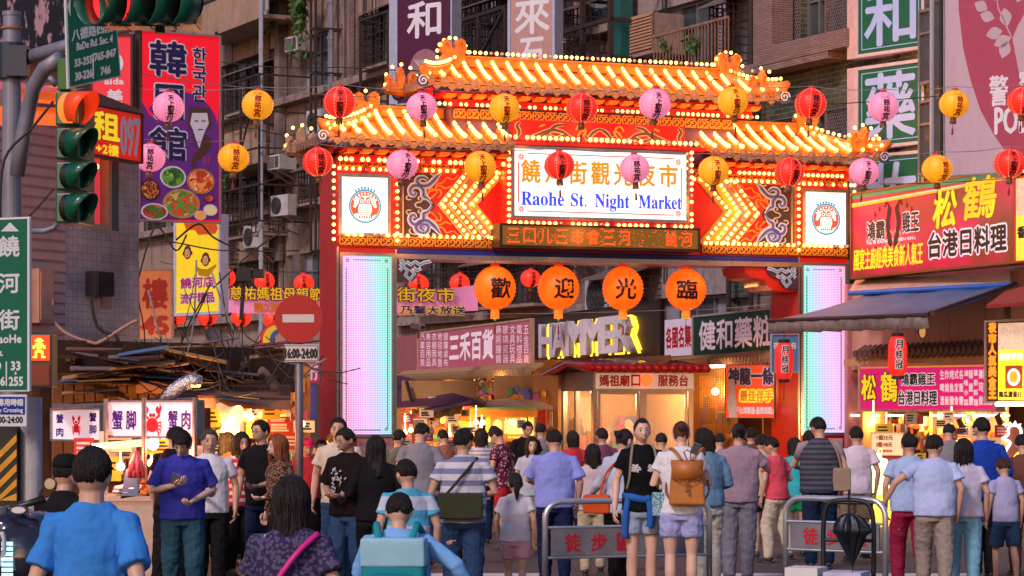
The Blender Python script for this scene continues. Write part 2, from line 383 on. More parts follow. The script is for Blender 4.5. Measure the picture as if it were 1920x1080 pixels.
# left and right bracket under the lintel
def bracket(flip):
 xs=gx(742)+.005 if not flip else gx(1497)-.005;sg=1 if not flip else -1;zt=zs-.08
 prof=[(0,0),(1.15,0),(1.12,-.12),(1.0,-.20),(.86,-.22),(.70,-.24),(.66,-.34),(.54,-.42),(.38,-.44),(.2,-.45),(0,-.45)]
 pts=[(xs+sg*x*(.92 if flip else .56), zt+z*(1 if flip else .9)) for x, z in prof]
 c=MB();c.prism(pts, .02, DEP-.15);o=gpart('bracket', c, red)
 pts2=[(xs+sg*x*.55, zt+z*.9) for x, z in prof]
 c=MB();c.prism(pts2, -.02, .018);part('bracket_face', c, M('bracket_dark', (.05,.03,.06), .5), o)
 for wd_, m, y in ((.062, M('carving_white', (.72,.74,.78), .4), -.024), (.038, M('carving_blue', (.10,.38,.72), .4), -.028)):
  c=MB()
  for path in ([(.05,-.05),(.12,-.03),(.15,-.09),(.1,-.12),(.06,-.09)], [(.18,-.05),(.25,-.1),(.34,-.05),(.42,-.1),(.5,-.06),(.62,-.03)], [(.06,-.2),(.12,-.14),(.2,-.2),(.16,-.28),(.24,-.36),(.32,-.26),(.26,-.18)], [(.3,-.15),(.37,-.2),(.44,-.16)]):
   c.ribbon([(xs+sg*x, zt+z) for x, z in path], wd_ if wd_ > .05 else [wd_*.7]+[wd_]*(len(path)-2)+[wd_*.4], y, -.021)
  part('carving', c, m, o)
bracket(0);bracket(1)
# scroll bands ----------------------------------------------------
def scrollmesh(w, h):
 c=MB();t=h*.16
 c.box(-w*.46, w*.46, -.012, 0, -h*.5, -h*.5+t)
 for cx_, sg in ((-w*.2, 1), (w*.22, 1)):
  pts=[]
  for i in range(15):
   a=-1.9 + i*.47;r=h*.36*(1-i/17)
   pts.append((cx_+math.cos(a)*r*1.05*sg, math.sin(a)*r+h*.03))
  c.ribbon(pts, h*.15, -.026, 0)
 c.ribbon([(-w*.46, -h*.38), (-w*.46, h*.25), (-w*.38, h*.44), (w*.1, h*.40), (w*.38, h*.46)], h*.14, -.02, 0)
 return mesh('scroll_tile', c, gold)
SC=scrollmesh(.225, .165)
def scrollband(x0, x1, zc, y, h=.17, back=dred):
 n=max(1, int(round((x1-x0)/.235)));c=MB();c.box(x0, x1, y, y+.012, zc-h/2, zc+h/2);gpart('scroll_backing', c, M('band_brown', (.16,.03,.012), .5))
 for i in range(n): inst('scroll_tile', SC, gate, (x0+(i+.5)*(x1-x0)/n, y-.001, zc), sc_=((x1-x0)/n/.235, 1, h/.17))
zb1=gz(640, 450, .03)
scrollband(XL+.02, gx(938), zb1, -.035);scrollband(mir(gx(938)), XR-.02, zb1, -.035)
zb2=gz(640, 303, .03)
scrollband(XL+.02, gx(962), zb2, -.035);scrollband(mir(gx(962)), XR-.02, zb2, -.035)
# light boxes with round owl emblem --------------------------------
emb_b=M('emblem_blue', (.01,.30,.60), .5, emit=.25);emb_r=M('emblem_russet', (.5,.10,.05), .5, emit=.2);emb_w=EM('emblem_white', (1,.9,.8), .55);emb_d=M('emblem_brown', (.25,.06,.03), .5, emit=.1)
def lightbox(x0, x1, z0, z1):
 c=MB();c.box(x0-.06, x1+.06, -.05, .0, z0-.06, z1+.06);fr_=gpart('light_box_frame', c, steel)
 c=MB();c.box(x0, x1, -.058, -.051, z0, z1);part('diffuser', c, whitelit, fr_)
 cx_, cz_=(x0+x1)/2, (z0+z1)/2-.02;r=(x1-x0)*.36
 c=MB();c.mi=0;c.ring((cx_, cz_), r*.90, r, -.064, -.059);c.mi=1;c.disc((cx_, cz_), r*.88, -.061, -.059, 32)
 c.mi=2
 c.prism([(cx_+r*a, cz_+r*b) for a, b in ((-.72,-.05),(-.6,.45),(-.3,.62),(.3,.62),(.6,.45),(.72,-.05),(.6,-.1),(.38,.2),(-.38,.2),(-.6,-.1))], -.063, -.0612)
 c.disc((cx_, cz_-r*.18), r*.42, -.065, -.0612, 20, r*.5)
 c.prism([(cx_+r*a, cz_+r*b) for a, b in ((-.7,-.5),(-.45,-.42),(-.2,-.6),(.1,-.45),(.4,-.6),(.7,-.45),(.5,-.72),(.2,-.84),(-.2,-.84),(-.5,-.72))], -.066, -.0612)
 for i in range(9):
  a=R(150-i*15);q=(cx_+math.cos(a)*r*.76, cz_+math.sin(a)*r*.76)
  c.box(q[0]-r*.05, q[0]+r*.05, -.064, -.0612, q[1]-r*.05, q[1]+r*.05)
 c.mi=3
 for s_ in (-1, 1):
  c.ring((cx_+s_*r*.2, cz_+r*.3), r*.12, r*.18, -.068, -.063, 16);c.disc((cx_+s_*r*.2, cz_+r*.3), r*.06, -.068, -.063, 10)
  c.ribbon([(cx_+s_*r*.05, cz_+r*.42), (cx_+s_*r*.25, cz_+r*.56), (cx_+s_*r*.45, cz_+r*.5)], r*.06, -.069, -.063)
 c.prism([(cx_-r*.06, cz_+r*.22), (cx_+r*.06, cz_+r*.22), (cx_, cz_+r*.06)], -.069, -.063)
 for j in range(4):
  for i in range(5-j%2): c.box(cx_+(i-2+.5*(j%2))*r*.15-r*.03, cx_+(i-2+.5*(j%2))*r*.15+r*.03, -.069, -.063, cz_-r*(.1+.13*j)-r*.04, cz_-r*(.1+.13*j)+r*.03)
 c.mi=1
 for i, dx in enumerate((-.35,-.2,-.05,.1,.25,.38)): c.box(cx_+r*dx-r*.04, cx_+r*dx+r*.05, -.07, -.0655, cz_-r*.70, cz_-r*.58)
 part('owl_emblem', c, [emb_b, emb_r, emb_w, emb_d], fr_)
 c=MB();c.mi=0
 for i in range(7):
  a=R(122-i*10.7);q=(cx_+math.cos(a)*r*1.08, cz_+math.sin(a)*r*1.08);c.box(q[0]-.018, q[0]+.018, -.064, -.059, q[1]-.02, q[1]+.02)
 part('emblem_lettering', c, emb_b, fr_)
 # bulbs round it
 zt_, zb_=z1+.13, z0-.13
 step=.118
 bulbrow((x0-.15, -.07, zb_), (x0-.15, -.07, zt_+.03), step);bulbrow((x1+.17, -.07, zb_), (x1+.17, -.07, zt_), step)
 bulbrow((x0-.05, -.07, zt_), (x1+.1, -.07, zt_), .115)
lx0, lx1, lz0, lz1=gx(640), gx(725), gz(680, 437), gz(680, 333)
lightbox(lx0, lx1, lz0, lz1);lightbox(mir(lx1), mir(lx0), lz0, lz1)
bulbrow((XL+.06, -.08, gz(640, 441)), (gx(932), -.08, gz(640, 441)), .118, skip=(4, 11));bulbrow((mir(gx(932)), -.08, gz(640, 441)), (XR-.05, -.08, gz(640, 441)), .108, skip=(17,))
zz_=gz(640, 316);bulbrow((gx(742), -.08, zz_), (gx(955), -.08, zz_), .13, skip=(3, 9));bulbrow((mir(gx(955)), -.08, zz_), (mir(gx(742)), -.08, zz_), .12)
# recess post between light box and cloud panel, both sides
for f in (lambda x: x, mir):
 xs=sorted((f(gx(745)), f(gx(757))));c=MB();c.box(xs[0], xs[1], -.02, 0, gz(640, 436), gz(640, 322));gpart('recess_strip', c, M('recess_bronze', (.16,.07,.02), .4))
 xs=sorted((f(gx(753)), f(gx(755.5))));c=MB();c.box(xs[0], xs[1], -.05, -.02, gz(640, 436), gz(640, 322));gpart('steel_strip', c, steel)
# cloud carving panels and chevrons -------------------------------
cw=M('carving_pale', (.80,.85,.98), .4, var=.05);cl=M('carving_lavender', (.24,.48,1.0), .4);cd=M('carving_plum', (.10,.06,.26), .5);co=M('carving_orange', (.85,.30,.04), .4);cgn=M('carving_ground', (.06,.03,.035), .5)
def zp(x, y): # coordinates read off the enlarged photograph, left panel
 q=g.p(560+x/4.5, 260+y/4.5, 0);return q.x, q.z
def sm(path, n=5):
 pts=[Vector((*p, 0)) for p in path];out=[]
 for i in range(len(pts)-1):
  p0, p1, p2, p3=pts[max(i-1,0)], pts[i], pts[i+1], pts[min(i+2,len(pts)-1)]
  for k in range(n):
   t=k/n;q=.5*((2*p1)+(p2-p0)*t+(2*p0-5*p1+4*p2-p3)*t*t+(3*p1-p0-3*p2+p3)*t**3);out.append((q.x, q.y))
 out.append(tuple(path[-1]));return out
clouds=[[(1085,352),(1055,330),(1015,332),(995,360),(1025,395),(1085,395),(1130,360),(1165,320),(1200,292)],
  [(985,450),(970,478),(942,465),(938,430),(965,398),(1015,400),(1048,440),(1050,485),(1085,505),(1120,555)],
  [(985,670),(970,642),(942,655),(938,690),(965,722),(1015,720),(1048,680),(1050,635),(1085,615),(1120,565)],
  [(1055,775),(1022,752),(1050,722),(1090,745),(1065,795),(1005,785),(985,740),(1015,700),(1080,692),(1140,740),(1180,790),(1200,822)]]
small=[[(1015,520),(1005,500),(1025,490),(1040,510),(1025,535),(995,540),(975,560)], [(1015,600),(1005,620),(1025,630),(1040,610),(1025,585),(995,580),(975,560)],
  [(945,515),(915,515),(905,495),(925,480),(945,495)], [(945,605),(915,605),(905,625),(925,640),(945,625)],
  [(935,345),(925,320),(945,300),(975,310)], [(940,760),(930,785),(955,805),(985,812)], [(1110,300),(1140,310),(1165,300)], [(1125,800),(1155,815)]]
vines=[[(1345,310),(1300,345),(1250,330),(1215,370),(1170,385),(1150,430),(1105,445),(1085,475),(1110,505),(1140,480),(1165,450),(1150,420)],
  [(1150,440),(1190,430),(1200,470),(1175,500)], [(1160,400),(1200,400),(1235,420),(1290,400)], [(1090,440),(1110,420),(1130,430)],
  [(1345,815),(1300,780),(1250,795),(1215,755),(1170,740),(1150,700),(1105,680),(1085,650),(1110,620),(1140,645),(1165,675),(1150,705)],
  [(1150,685),(1190,695),(1200,655),(1175,625)], [(1160,725),(1200,725),(1235,705),(1290,725)], [(1090,685),(1110,705),(1130,695)]]
chev=[(1170, (1380,300), (1385,820)), (1255, (1450,300), (1480,835)), (1340, (1530,300), (1560,835)), (1425, (1665,300), (1655,840))]
for side in (0, 1):
 f=(lambda q: (mir(q[0]), q[1])) if side else (lambda q: q)
 xs=sorted((f(zp(893,300))[0], f(zp(1060,300))[0]));zlo, zhi=gz(640, 437), gz(640, 325)
 c=MB();c.prism([f(zp(893,290)), f(zp(1180,290)), f(zp(1080,440)), f(zp(1150,560)), f(zp(1080,690)), f(zp(1200,828)), f(zp(893,828))], -.012, -.001);gpart('cloud_panel_ground', c, cgn)
 for wd_, m, y in ((56, cw, -.022), (40, cl, -.030), (16, cd, -.038)):
  c=MB()
  for k_, path in enumerate(clouds):
   pp=sm([f(zp(*q)) for q in path]);n=len(pp);wv=wd_/4.5/110.
   c.ribbon(pp, [wv*(.55+.45*min(1, i/n*2.4))*(1 if i < n*.8 else max(.35, (n-i)/(n*.2))) for i in range(n)], y-.0007*k_, -.012)
  gpart('cloud_carving', c, m)
 c=MB()
 for k_, path in enumerate(small): pp=sm([f(zp(*q)) for q in path], 4);c.ribbon(pp, .022, -.032-.0005*k_, -.012)
 gpart('curl_carving', c, M('carving_green_grey', (.45,.5,.42), .4))
 c=MB()
 for k_, path in enumerate(vines): pp=sm([f(zp(*q)) for q in path], 4);n=len(pp);c.ribbon(pp, [.03*(.4+.6*math.sin(math.pi*(i+.5)/(n+1))) for i in range(n)], -.014-.0005*k_, -.001)
 gpart('vine_carving', c, co)
 # olive triangle behind bulbs and the chevron bars
 cols_=[M('chevron_ochre', (.30,.14,.02), .5), M('chevron_red', (.60,.09,.02), .5), M('chevron_mauve', (.34,.16,.13), .5), M('chevron_amber', (.70,.32,.03), .5)]
 for i, (xm, a, b_) in enumerate(chev):
  w_=84 if i < 3 else 78
  top, tip, bot=zp(*a), zp(xm, 560), zp(*b_)
  top2, tip2, bot2=zp(a[0]+w_, a[1]), zp(xm+w_, 560), zp(b_[0]+w_, b_[1])
  c=MB();c.prism([f(q) for q in (top, tip, bot, bot2, tip2, top2)], -.016-.001*i, -.001);gpart('chevron', c, cols_[(i*1+side) % 4])
  c=MB();c.ribbon([f(top), f(tip), f(bot)], .014, -.034, -.02);gpart('chevron_trim', c, M('trim_pale', (.75,.5,.3), .35))
  q1, q2, q3=[Vector((f(zp(q[0]+28, q[1]))[0], -.07, f(zp(q[0]+28, q[1]))[1])) for q in (a, (xm, 560), b_)]
  bulbrow(q1, q2, .104, skip=(2,) if i == 1 else None);bulbrow(q2 + (q3-q2)*.1, q3, .104, skip=(6,) if i == 3 else None)
# centre sign -----------------------------------------------------
sw=.42
sx0, sx1=gx(964, sw), gx(1286, sw);sz0, sz1=gz(964, 404, sw), gz(964, 278, sw)
c=MB();c.box(sx0-.14, sx1+.14, -sw+.02, 0, sz0-.14, sz1+.02);gpart('sign_box', c, red)
c=MB()
for q in ((sx0-.05, sx1+.05, sz1, sz1+.05), (sx0-.05, sx1+.05, sz0-.05, sz0), (sx0-.05, sx0, sz0, sz1), (sx1, sx1+.05, sz0, sz1)): c.box(q[0], q[1], -sw-.02, -sw+.02, q[2], q[3])
gpart('sign_trim', c, steel)
c=MB();c.box(sx0, sx1, -sw, -sw+.019, sz0, sz1);board=gpart('sign_panel', c, whitelit)
so=M('print_orange', (.80,.16,.0), .5, emit=.55, ecol=(.95,.20,.0));sr=M('print_red', (.7,.02,.0), .5, emit=.4, ecol=(.9,.03,0));sb=M('print_blue', (.02,.05,.75), .5, emit=.4, ecol=(.03,.08,.9))
c=MB();h=sz1-sz0;w_=sx1-sx0
chs='饒河街觀光夜市'
for i, ch in enumerate(chs):
 cx_=sx0 + w_*(.095+i*.1335);c.text(ch, cx_-.17, cx_+.17, sz0+h*.50, sz0+h*.84, -sw-.003, bold=.010)
part('chinese_lettering', c, so, board)
c=MB();
def mathserif(s_): return ''.join(chr(0x1D400+ord(ch)-65) if 'A' <= ch <= 'Z' else chr(0x1D41A+ord(ch)-97) if 'a' <= ch <= 'z' else ch for ch in s_)
for wrd, a, b_ in (('Raohe', .04, .285), ('St.', .325, .415), ('Night', .465, .665), ('Market', .72, .975)):
 lo=.10 if 'g' in wrd else .16;c=MB()
 c.text(mathserif(wrd), sx0+w_*a, sx0+w_*b_, sz0+h*lo, sz0+h*.36, -sw-.003, bold=.004);part('latin_lettering', c, sb, board)
c=MB()
for q in ((.08,.93,.925,.94), (.08,.93,.065,.08)): c.box(sx0+w_*q[0], sx0+w_*q[1], -sw-.004, -sw-.001, sz0+h*q[2], sz0+h*q[3])
for q in (.022, .972): c.box(sx0+w_*q, sx0+w_*(q+.006), -sw-.004, -sw-.001, sz0+h*.2, sz0+h*.8)
for ux in (.04, .955):
 for uz in (.1, .88):
  for k_ in range(5):
   a=k_*R(72);c.ring((sx0+w_*ux+math.cos(a)*.035, sz0+h*uz+math.sin(a)*.035), .012, .024, -sw-.004, -sw-.001, 8)
part('print_border', c, sr, board)
e=.115;yb=-sw-.03
bulbrow((sx0-.10, yb, sz0-.12), (sx0-.10, yb, sz1-.1), e*.95);bulbrow((sx1+.10, yb, sz0-.12), (sx1+.10, yb, sz1+.02), e*.95, skip=(3,));bulbrow((sx1+.02, yb+.04, sz0), (sx1+.02, yb+.04, sz1), .13)
bulbrow((sx0, yb, sz0-.13), (sx1, yb, sz0-.13), .105, skip=(9, 17, 24, 27))
# message display
zA, zB=gz(937, 463, .5), gz(937, 418, .5)
c=MB();c.box(gx(937, .5), gx(1313, .5), -.5, 0, zA, zB);dsp=gpart('message_display', c, M('display_case', (.03,.015,.01), .5))
c=MB();c.box(gx(937,.5)+.05, gx(1313,.5)-.05, -.508, -.501, zA+.04, zB-.04);part('display_screen', c, M('display_screen', (.10,.05,.008), .4, emit=.25, ecol=(.32,.13,.01), var=.3, scale=60), dsp)
c=MB();dl=Random=None
rr_=random.Random(3);dx0, dx1=gx(937,.5)+.1, gx(1313,.5)-.12
for i, ch in enumerate('三口儿三市會三河街夜饒河'):
 x=dx0 + (dx1-dx0)*(i+.5)/12.0
 if i in (8, 9): continue
 c.text(ch, x-.11, x+.11, zA+.08, zB-.08, -.512)
for k_ in range(240):
 x=rr_.uniform(dx0, dx1);z=rr_.uniform(zA+.06, zB-.06);c.box(x, x+rr_.choice((.01,.03)), -.513, -.509, z, z+.008)
part('display_lettering', c, EM('red_diode', (1,.07,.01), .8), dsp)
# upper storey ----------------------------------------------------
ux0, ux1=gx(848), gx(1378);uz0, uz1=gz(848, 262), gz(848, 195)
c=MB();c.box(ux0, ux1, .05, DEP-.1, ztop, uz1+.25);gpart('upper_storey_wall', c, M('plum_wall', (.16,.07,.13), .5, dirt=.3))
scrollband(ux0+.02, ux1-.02, gz(848, 212), .01)
rx0, rx1=gx(962, .1), gx(1283, .1);rz0, rz1=gz(962, 262, .1), gz(962, 224, .1)
c=MB();c.box(rx0, rx1, -.1, .05, rz0, rz1);pn=gpart('carved_panel', c, M('panel_red', (.7,.01,.006), .35))
for side in (0, 1):
 cxm=(rx0+rx1)/2;f=(lambda q: (2*cxm-q[0], q[1])) if side else (lambda q: q)
 L_=rx1-rx0;hh=rz1-rz0
 def q_(a, b_): return f((rx0+L_*a, rz0+hh*b_))
 for wd_, m, y in ((.075, M('carve_tan', (.62,.42,.28), .4), -.108), (.045, M('carve_dark', (.09,.05,.02), .5), -.113)):
  c=MB()
  for k_, path in enumerate(([(.08,.1),(.14,.3),(.22,.55),(.29,.45),(.33,.15)], [(.14,.15),(.19,.35),(.24,.75),(.29,.85)], [(.2,.3),(.25,.15),(.3,.3),(.36,.1)], [(.43,.15),(.46,.5),(.5,.7)], [(.41,.35),(.44,.15),(.5,.2)], [(.02,.1),(.035,.4),(.02,.7),(.04,.9)])):
   pp=sm([q_(*q) for q in path], 4);n=len(pp);c.ribbon(pp, [wd_*(.5+.6*math.sin(math.pi*(i+.5)/n)) for i in range(n)], y-.0006*k_, -.1)
  part('carving', c, m, pn)
 c=MB()
 for k_, path in enumerate(([(.36,.6),(.38,.85),(.41,.7),(.39,.5),(.37,.3)], [(.40,.3),(.42,.6),(.38,.5)], [(.15,.7),(.18,.8)])): c.ribbon(sm([q_(*q) for q in path], 4), .03, -.115-.0006*k_, -.1)
 part('carving', c, co, pn)
bulbrow((gx(945,.2), -.2, gz(945,257,.2)), (gx(1306,.2), -.2, gz(945,257,.2)), .105, skip=(3, 14, 25))
c=MB();zq=gz(945, 268, .35);c.box(gx(940,.1), gx(1310,.1), -.45, -.1, zq-.03, zq+.035);gpart('sign_hood', c, dred)
# roofs -----------------------------------------------------------
def roof(xtl, xtr, xbl, xbr, wt, wb, zt, zb, step, rows_from, dt=.26):
 """tiled roof skirt: xtl..xtr along the ridge, xbl..xbr along the eave"""
 prof=lambda t: zt + (zb-zt)*(1-max(0, 1-t)**1.35)
 yy=lambda t: -(wt+(wb-wt)*t)
 NT=8
 c=MB();n=24;grid=[]
 for j in range(NT+1):
  t=j/NT;a=xtl+(xbl-xtl)*t;b_=xtr+(xbr-xtr)*t
  for i in range(n+1):
   x=a+(b_-a)*i/n;lift=0
   for xe, xt in ((xbl, xtl), (xbr, xtr)):
    if abs(xe-xt) > .15: lift += .05*t*max(0, 1-abs(x-xe)/1.1)**2
   grid.append((x, yy(t), prof(t)+lift))
 c.add(grid, [(j*(n+1)+i, (j+1)*(n+1)+i, (j+1)*(n+1)+i+1, j*(n+1)+i+1) for j in range(NT) for i in range(n)])
 m0=len(c.v);c.add([(x, y+.02, z-.05) for x, y, z in grid], [(j*(n+1)+i, j*(n+1)+i+1, (j+1)*(n+1)+i+1, (j+1)*(n+1)+i) for j in range(NT) for i in range(n)])
 rf=gpart('roof', c, orange, smooth=True)
 def surf(x, t):
  lift=0
  for xe, xt in ((xbl, xtl), (xbr, xtr)):
   if abs(xe-xt) > .15: lift += .05*t*max(0, 1-abs(x-xe)/1.1)**2
  return Vector((x, yy(t), prof(t)+lift))
 k=int((xbr-xbl)/step);rows=[]
 for i in range(k+1):
  x=xbl+.08+(xbr-xbl-.16)*i/k;t0=0
  if x < xtl and xtl-xbl > .05: t0=(xtl-x)/(xtl-xbl)
  if x > xtr and xbr-xtr > .05: t0=max(t0, (x-xtr)/(xbr-xtr))
  if t0 > .9: t0=.9
  pts=[surf(x, t0+(1-t0)*j/6)+Vector((0,-.01,.02)) for j in range(7)]
  c=MB();
  for j in range(6): c.tube([pts[j], pts[j+1].lerp(pts[j], .06)], [.052, .045], 8)
  part('tile_row', c, orange, rf, smooth=True)
  # round eave end with flower
  e_=surf(x, 1)
  c=MB();c.tube([e_+Vector((0,-.03,-.01)), e_+Vector((0,.02,-.01))], .085, 12);c.tube([e_+Vector((0,-.045,-.01)), e_+Vector((0,-.03,-.01))], [.03,.05], 8)
  part('eave_tile', c, tilegray, rf)
  if i < k:
   x2=x+(xbr-xbl-.16)/k/2;e2=surf(x2, 1);s2=.085
   c=MB();c.prism([(x2-s2, e2.z-.02), (x2+s2, e2.z-.02), (x2+s2*.8, e2.z-.09), (x2, e2.z-.15), (x2-s2*.8, e2.z-.09)], e2.y-.02, e2.y+.02);part('drip_tile', c, tilegray, rf)
  L_=(pts[-1]-pts[0]).length;nb=max(2, int(L_*(1-t0*.2)/.072))
  for j in range(nb):
   t=t0+(1-t0)*(j+.4)/nb;q=surf(x, t*.97);bulb(q.x, q.y-.03, q.z+.1, .5)
 # soffit, fascia and rafter ends
 c=MB();zf=zb-.13
 xa, xb=xbl+(.35 if xtl-xbl > .15 else 0), xbr-(.35 if xbr-xtr > .15 else 0)
 c.box(xa, xb, -wb+.12, -wt+.3, zf-.05, zf+.02);o=gpart('soffit', c, dred)
 n=int((xb-xa)/dt)
 for i in range(n):
  x=xa+(i+.5)*(xb-xa)/n;c=MB();c.hexa([(x-.08,-wb+.10,zf-.09),(x+.08,-wb+.10,zf-.09),(x+.08,0,zf-.09),(x-.08,0,zf-.09),(x-.08,-wb+.06,zf-.03),(x+.1,-wb+.06,zf-.03),(x+.1,0,zf-.052),(x-.08,0,zf-.052)])
  part('rafter_end', c, M('rafter_orange', (.8,.2,.02), .4) if i == 0 and 'RAF' not in globals() else globals().get('RAF') or co, o)
 # bulbs hanging under the eave
 zb_=zf-.2
 nb=int((xb-xa)/.096)
 for i in range(nb+1):
  if (i*7) % 13 in (3, 8): continue
  bulb(xa+(xb-xa)*i/nb, -wb+.3, zb_+.03, math.pi)
 c=MB();c.box(xa+.1, xb-.1, -wb+.33, 0, zf-.22, zf-.1);gpart('eave_beam', c, red)
 return surf
WT=-.45;WL, WU=.6, .3
zR=gz(691, 217, WT);zE=gz(727, 262, WL)
llx0=gx(703, WT)
surfL=roof(llx0, gx(940, WT), gx(609, WL), gx(965, WL), WT, WL, zR, zE, .27, 0)
surfR=roof(mir(gx(940, WT)), mir(llx0), mir(gx(965, WL)), mir(gx(609, WL)), WT, WL, zR, zE, .27, 0)
zR2=gz(856, 124, WT);zE2=gz(890, 158, WU)
surfU=roof(gx(862, WT), mir(gx(862, WT)), gx(797, WU), mir(gx(797, WU)), WT, WU, zR2, zE2, .27, 0)
brownclay=M('weathered_clay', (.46,.28,.18), .75, var=.35, scale=12, bump=.6, dirt=.4)
# the hipped return slopes on the left ends
for xt, xb, wb, zt, zb in ((llx0, gx(609, WL), WL, zR, zE), (gx(862, WT), gx(797, WU), WU, zR2, zE2)):
 yb=-WT+(-WT+wb);c=MB();c.slab([Vector(v) for v in ((xt,-WT,zt),(xb,-wb,zb),(xb,yb,zb))], (.05,0,-.05));o=gpart('roof', c, brownclay)
 n=int((yb+wb)/.2);c=MB();c.tube([(-.03,0,0),(.03,0,0)], .08, 10);me=mesh('eave_tile', c, tilegray)
 for i in range(n): inst('eave_tile', me, o, (xb-.02, -wb+(i+.5)*(yb+wb)/n, zb))
 c=MB();c.box(xb+.15, xb+.2, -wb+.2, yb-.2, zb-.22, zb-.05);part('soffit', c, dred, o)
 c=MB();c.tube([(xt,-WT,zt+.05),((xt+xb)/2,(yb-WT)/2,(zt+zb)/2+.02),(xb-.05,yb,zb+.1)], .06, 8);part('hip_ridge', c, brownclay, o)
# ridges and end ornaments
def ornament(x, z, y, s_, flip, kind=0, n_b=8, mat=orange):
 sg=-1 if flip else 1
 f=lambda pts: [(x+sg*a*s_, z+b_*s_) for a, b_ in pts]
 c=MB()
 if kind == 0:   # double fish tail
  c.prism(f([(-.5,0),(.5,0),(.42,.35),(.5,.62),(.45,.9),(.28,1.0),(.12,.9),(.1,.66),(0,.55),(-.1,.66),(-.14,.86),(-.3,.96),(-.46,.86),(-.44,.62),(-.34,.42),(-.5,.25)]), y-.12, y+.12)
  for q in ((.3,.78,.09), (-.3,.75,.08), (0,.28,.12), (.25,.42,.07)): c.ring((x+sg*q[0]*s_, z+q[1]*s_), q[2]*s_*.5, q[2]*s_, y-.145, y-.12, 12)
 else:           # crown like curls at the corners
  c.prism(f([(-.6,0),(.5,0),(.62,.25),(.5,.62),(.34,.75),(.22,.55),(.2,.3),(.08,.36),(.06,.78),(-.06,.95),(-.18,.72),(-.16,.4),(-.32,.32),(-.42,.6),(-.58,.62),(-.56,.35),(-.7,.1)]), y-.1, y+.1)
  c.ribbon(sm(f([(.5,.1),(.6,.4),(.4,.7),(.3,.5),(.4,.35)]), 4), .06*s_, y-.13, y-.1);c.ribbon(sm(f([(-.5,.1),(-.55,.4),(-.4,.5)]), 4), .06*s_, y-.13, y-.1)
  c.ribbon(sm(f([(-.2,.12),(0,.2),(.05,.55),(-.08,.8)]), 4), .07*s_, y-.135, y-.1)
 o=gpart('ridge_ornament', c, mat, bevel=.012)
 for i in range(n_b):
  a=R(-10+200*i/(n_b-1));r=.62*s_;bulb(x+math.cos(a)*r*1.0, y-.02, z+.35*s_+math.sin(a)*r*(1.05), 0)
 return o
def ridge(x0, x1, z, y, h=.13, t=.12):
 c=MB();c.box(x0, x1, y-t/2, y+t/2, z, z+h);c.box(x0, x1, y-t/2-.03, y+t/2+.03, z+h, z+h+.03);c.box(x0, x1, y-t/2-.02, y+t/2+.02, z-.03, z)
 gpart('ridge', c, orange, bevel=.008)
rx0_, rx1_=gx(868, WT), mir(gx(868, WT))
ridge(rx0_, rx1_, zR2+.02, -WT)
n=47
for i in range(n): bulb(rx0_+.12+(rx1_-rx0_-.24)*i/(n-1), -WT, zR2+.24, 0 if (i*5) % 9 not in (2, 3) else 9)
ornament(gx(848,WT), gz(848,122,WT), -WT, .46, 0, 0, 10);ornament(mir(gx(848,WT)), gz(848,122,WT), -WT, .46, 1, 0, 10)
ridge(gx(700,WT), ux0-.02, zR+.02, -WT);ridge(ux1+.02, mir(gx(700,WT)), zR+.02, -WT)
ornament(gx(685,WT), gz(683,222,WT), -WT, .46, 0, 0, 5);ornament(mir(gx(685,WT)), gz(683,222,WT), -WT, .46, 1, 0, 5)
for flip in (0, 1):
 f=mir if flip else (lambda x: x)
 for (surf, xt, xb, wb, zt, zb, nm) in ((surfL if not flip else surfR, llx0, gx(609,WL), WL, zR, zE, 'low'), (surfU, gx(862,WT), gx(797,WU), WU, zR2, zE2, 'up')):
  pts=[]
  for j in range(9):
   t=j/8;x=xt+(xb-.02-xt)*t;q=surf(f(x), t) if True else 0;q=Vector((f(x), -(WT+(wb-WT)*t), q.z+.05+.10*t*t));pts.append(q)
  d_=(pts[-1]-pts[-2]);pts.append(pts[-1]+d_*.8+Vector((0,0,.08)))
  c=MB();c.tube(pts, [.075]*9+[.03], 8, flat=1.5);gpart('hip_ridge', c, orange, smooth=True)
  for j in range(15):
   t=(j+.3)/15*8;i0=int(t);q=pts[i0].lerp(pts[i0+1], t-i0);bulb(q.x, q.y-.02, q.z+.15, 0)
   if j % 2 == 0 and nm == 'low': bulb(q.x, q.y-.12, q.z+.02, .5)
  e_=pts[8]
  opx, opy, ow={('low', 0): (566, 288, -1.3), ('low', 1): (1617, 286, .4), ('up', 0): (752, 174, -.9), ('up', 1): (1426, 180, .1)}[(nm, flip)]
  oq=g.p(opx, opy, ow);ornament(oq.x, oq.z, oq.y, .48, flip, 1, 7, orange if (flip or nm == 'up') else brownclay)
  c=MB();c.tube([oq+Vector((.3 if flip else -.3,0,.02)), oq+Vector((0,0,.0)), oq+Vector((-.3 if flip else .3,0,.03))], [.05,.08,.06], 8);gpart('hip_end', c, orange if (flip or nm == 'up') else brownclay, smooth=True)
  c=MB();cc=(e_.x+(.02 if flip else -.02), e_.z-.17);sp_=[]
  for i in range(22): a=i*.5;r=.10*(1-i/24);sp_.append((cc[0]+math.cos(a)*r, cc[1]+math.sin(a)*r))
  c.mi=0;c.disc(cc, .115, e_.y-.03, e_.y+.01, 20);c.mi=1;c.ribbon(sp_, .022, e_.y-.042, e_.y-.03)
  if not flip: c.mi=0;c.disc((cc[0], cc[1]-.05), .115, -2*WT+wb-.03, -2*WT+wb+.01, 20);c.mi=1;c.ribbon([(x_, z_-.05) for x_, z_ in sp_], .022, -2*WT+wb-.042, -2*WT+wb-.03)
  gpart('spiral_boss', c, [M('boss_blue', (.05,.08,.25), .4), M('boss_white', (.7,.75,.8), .4)])
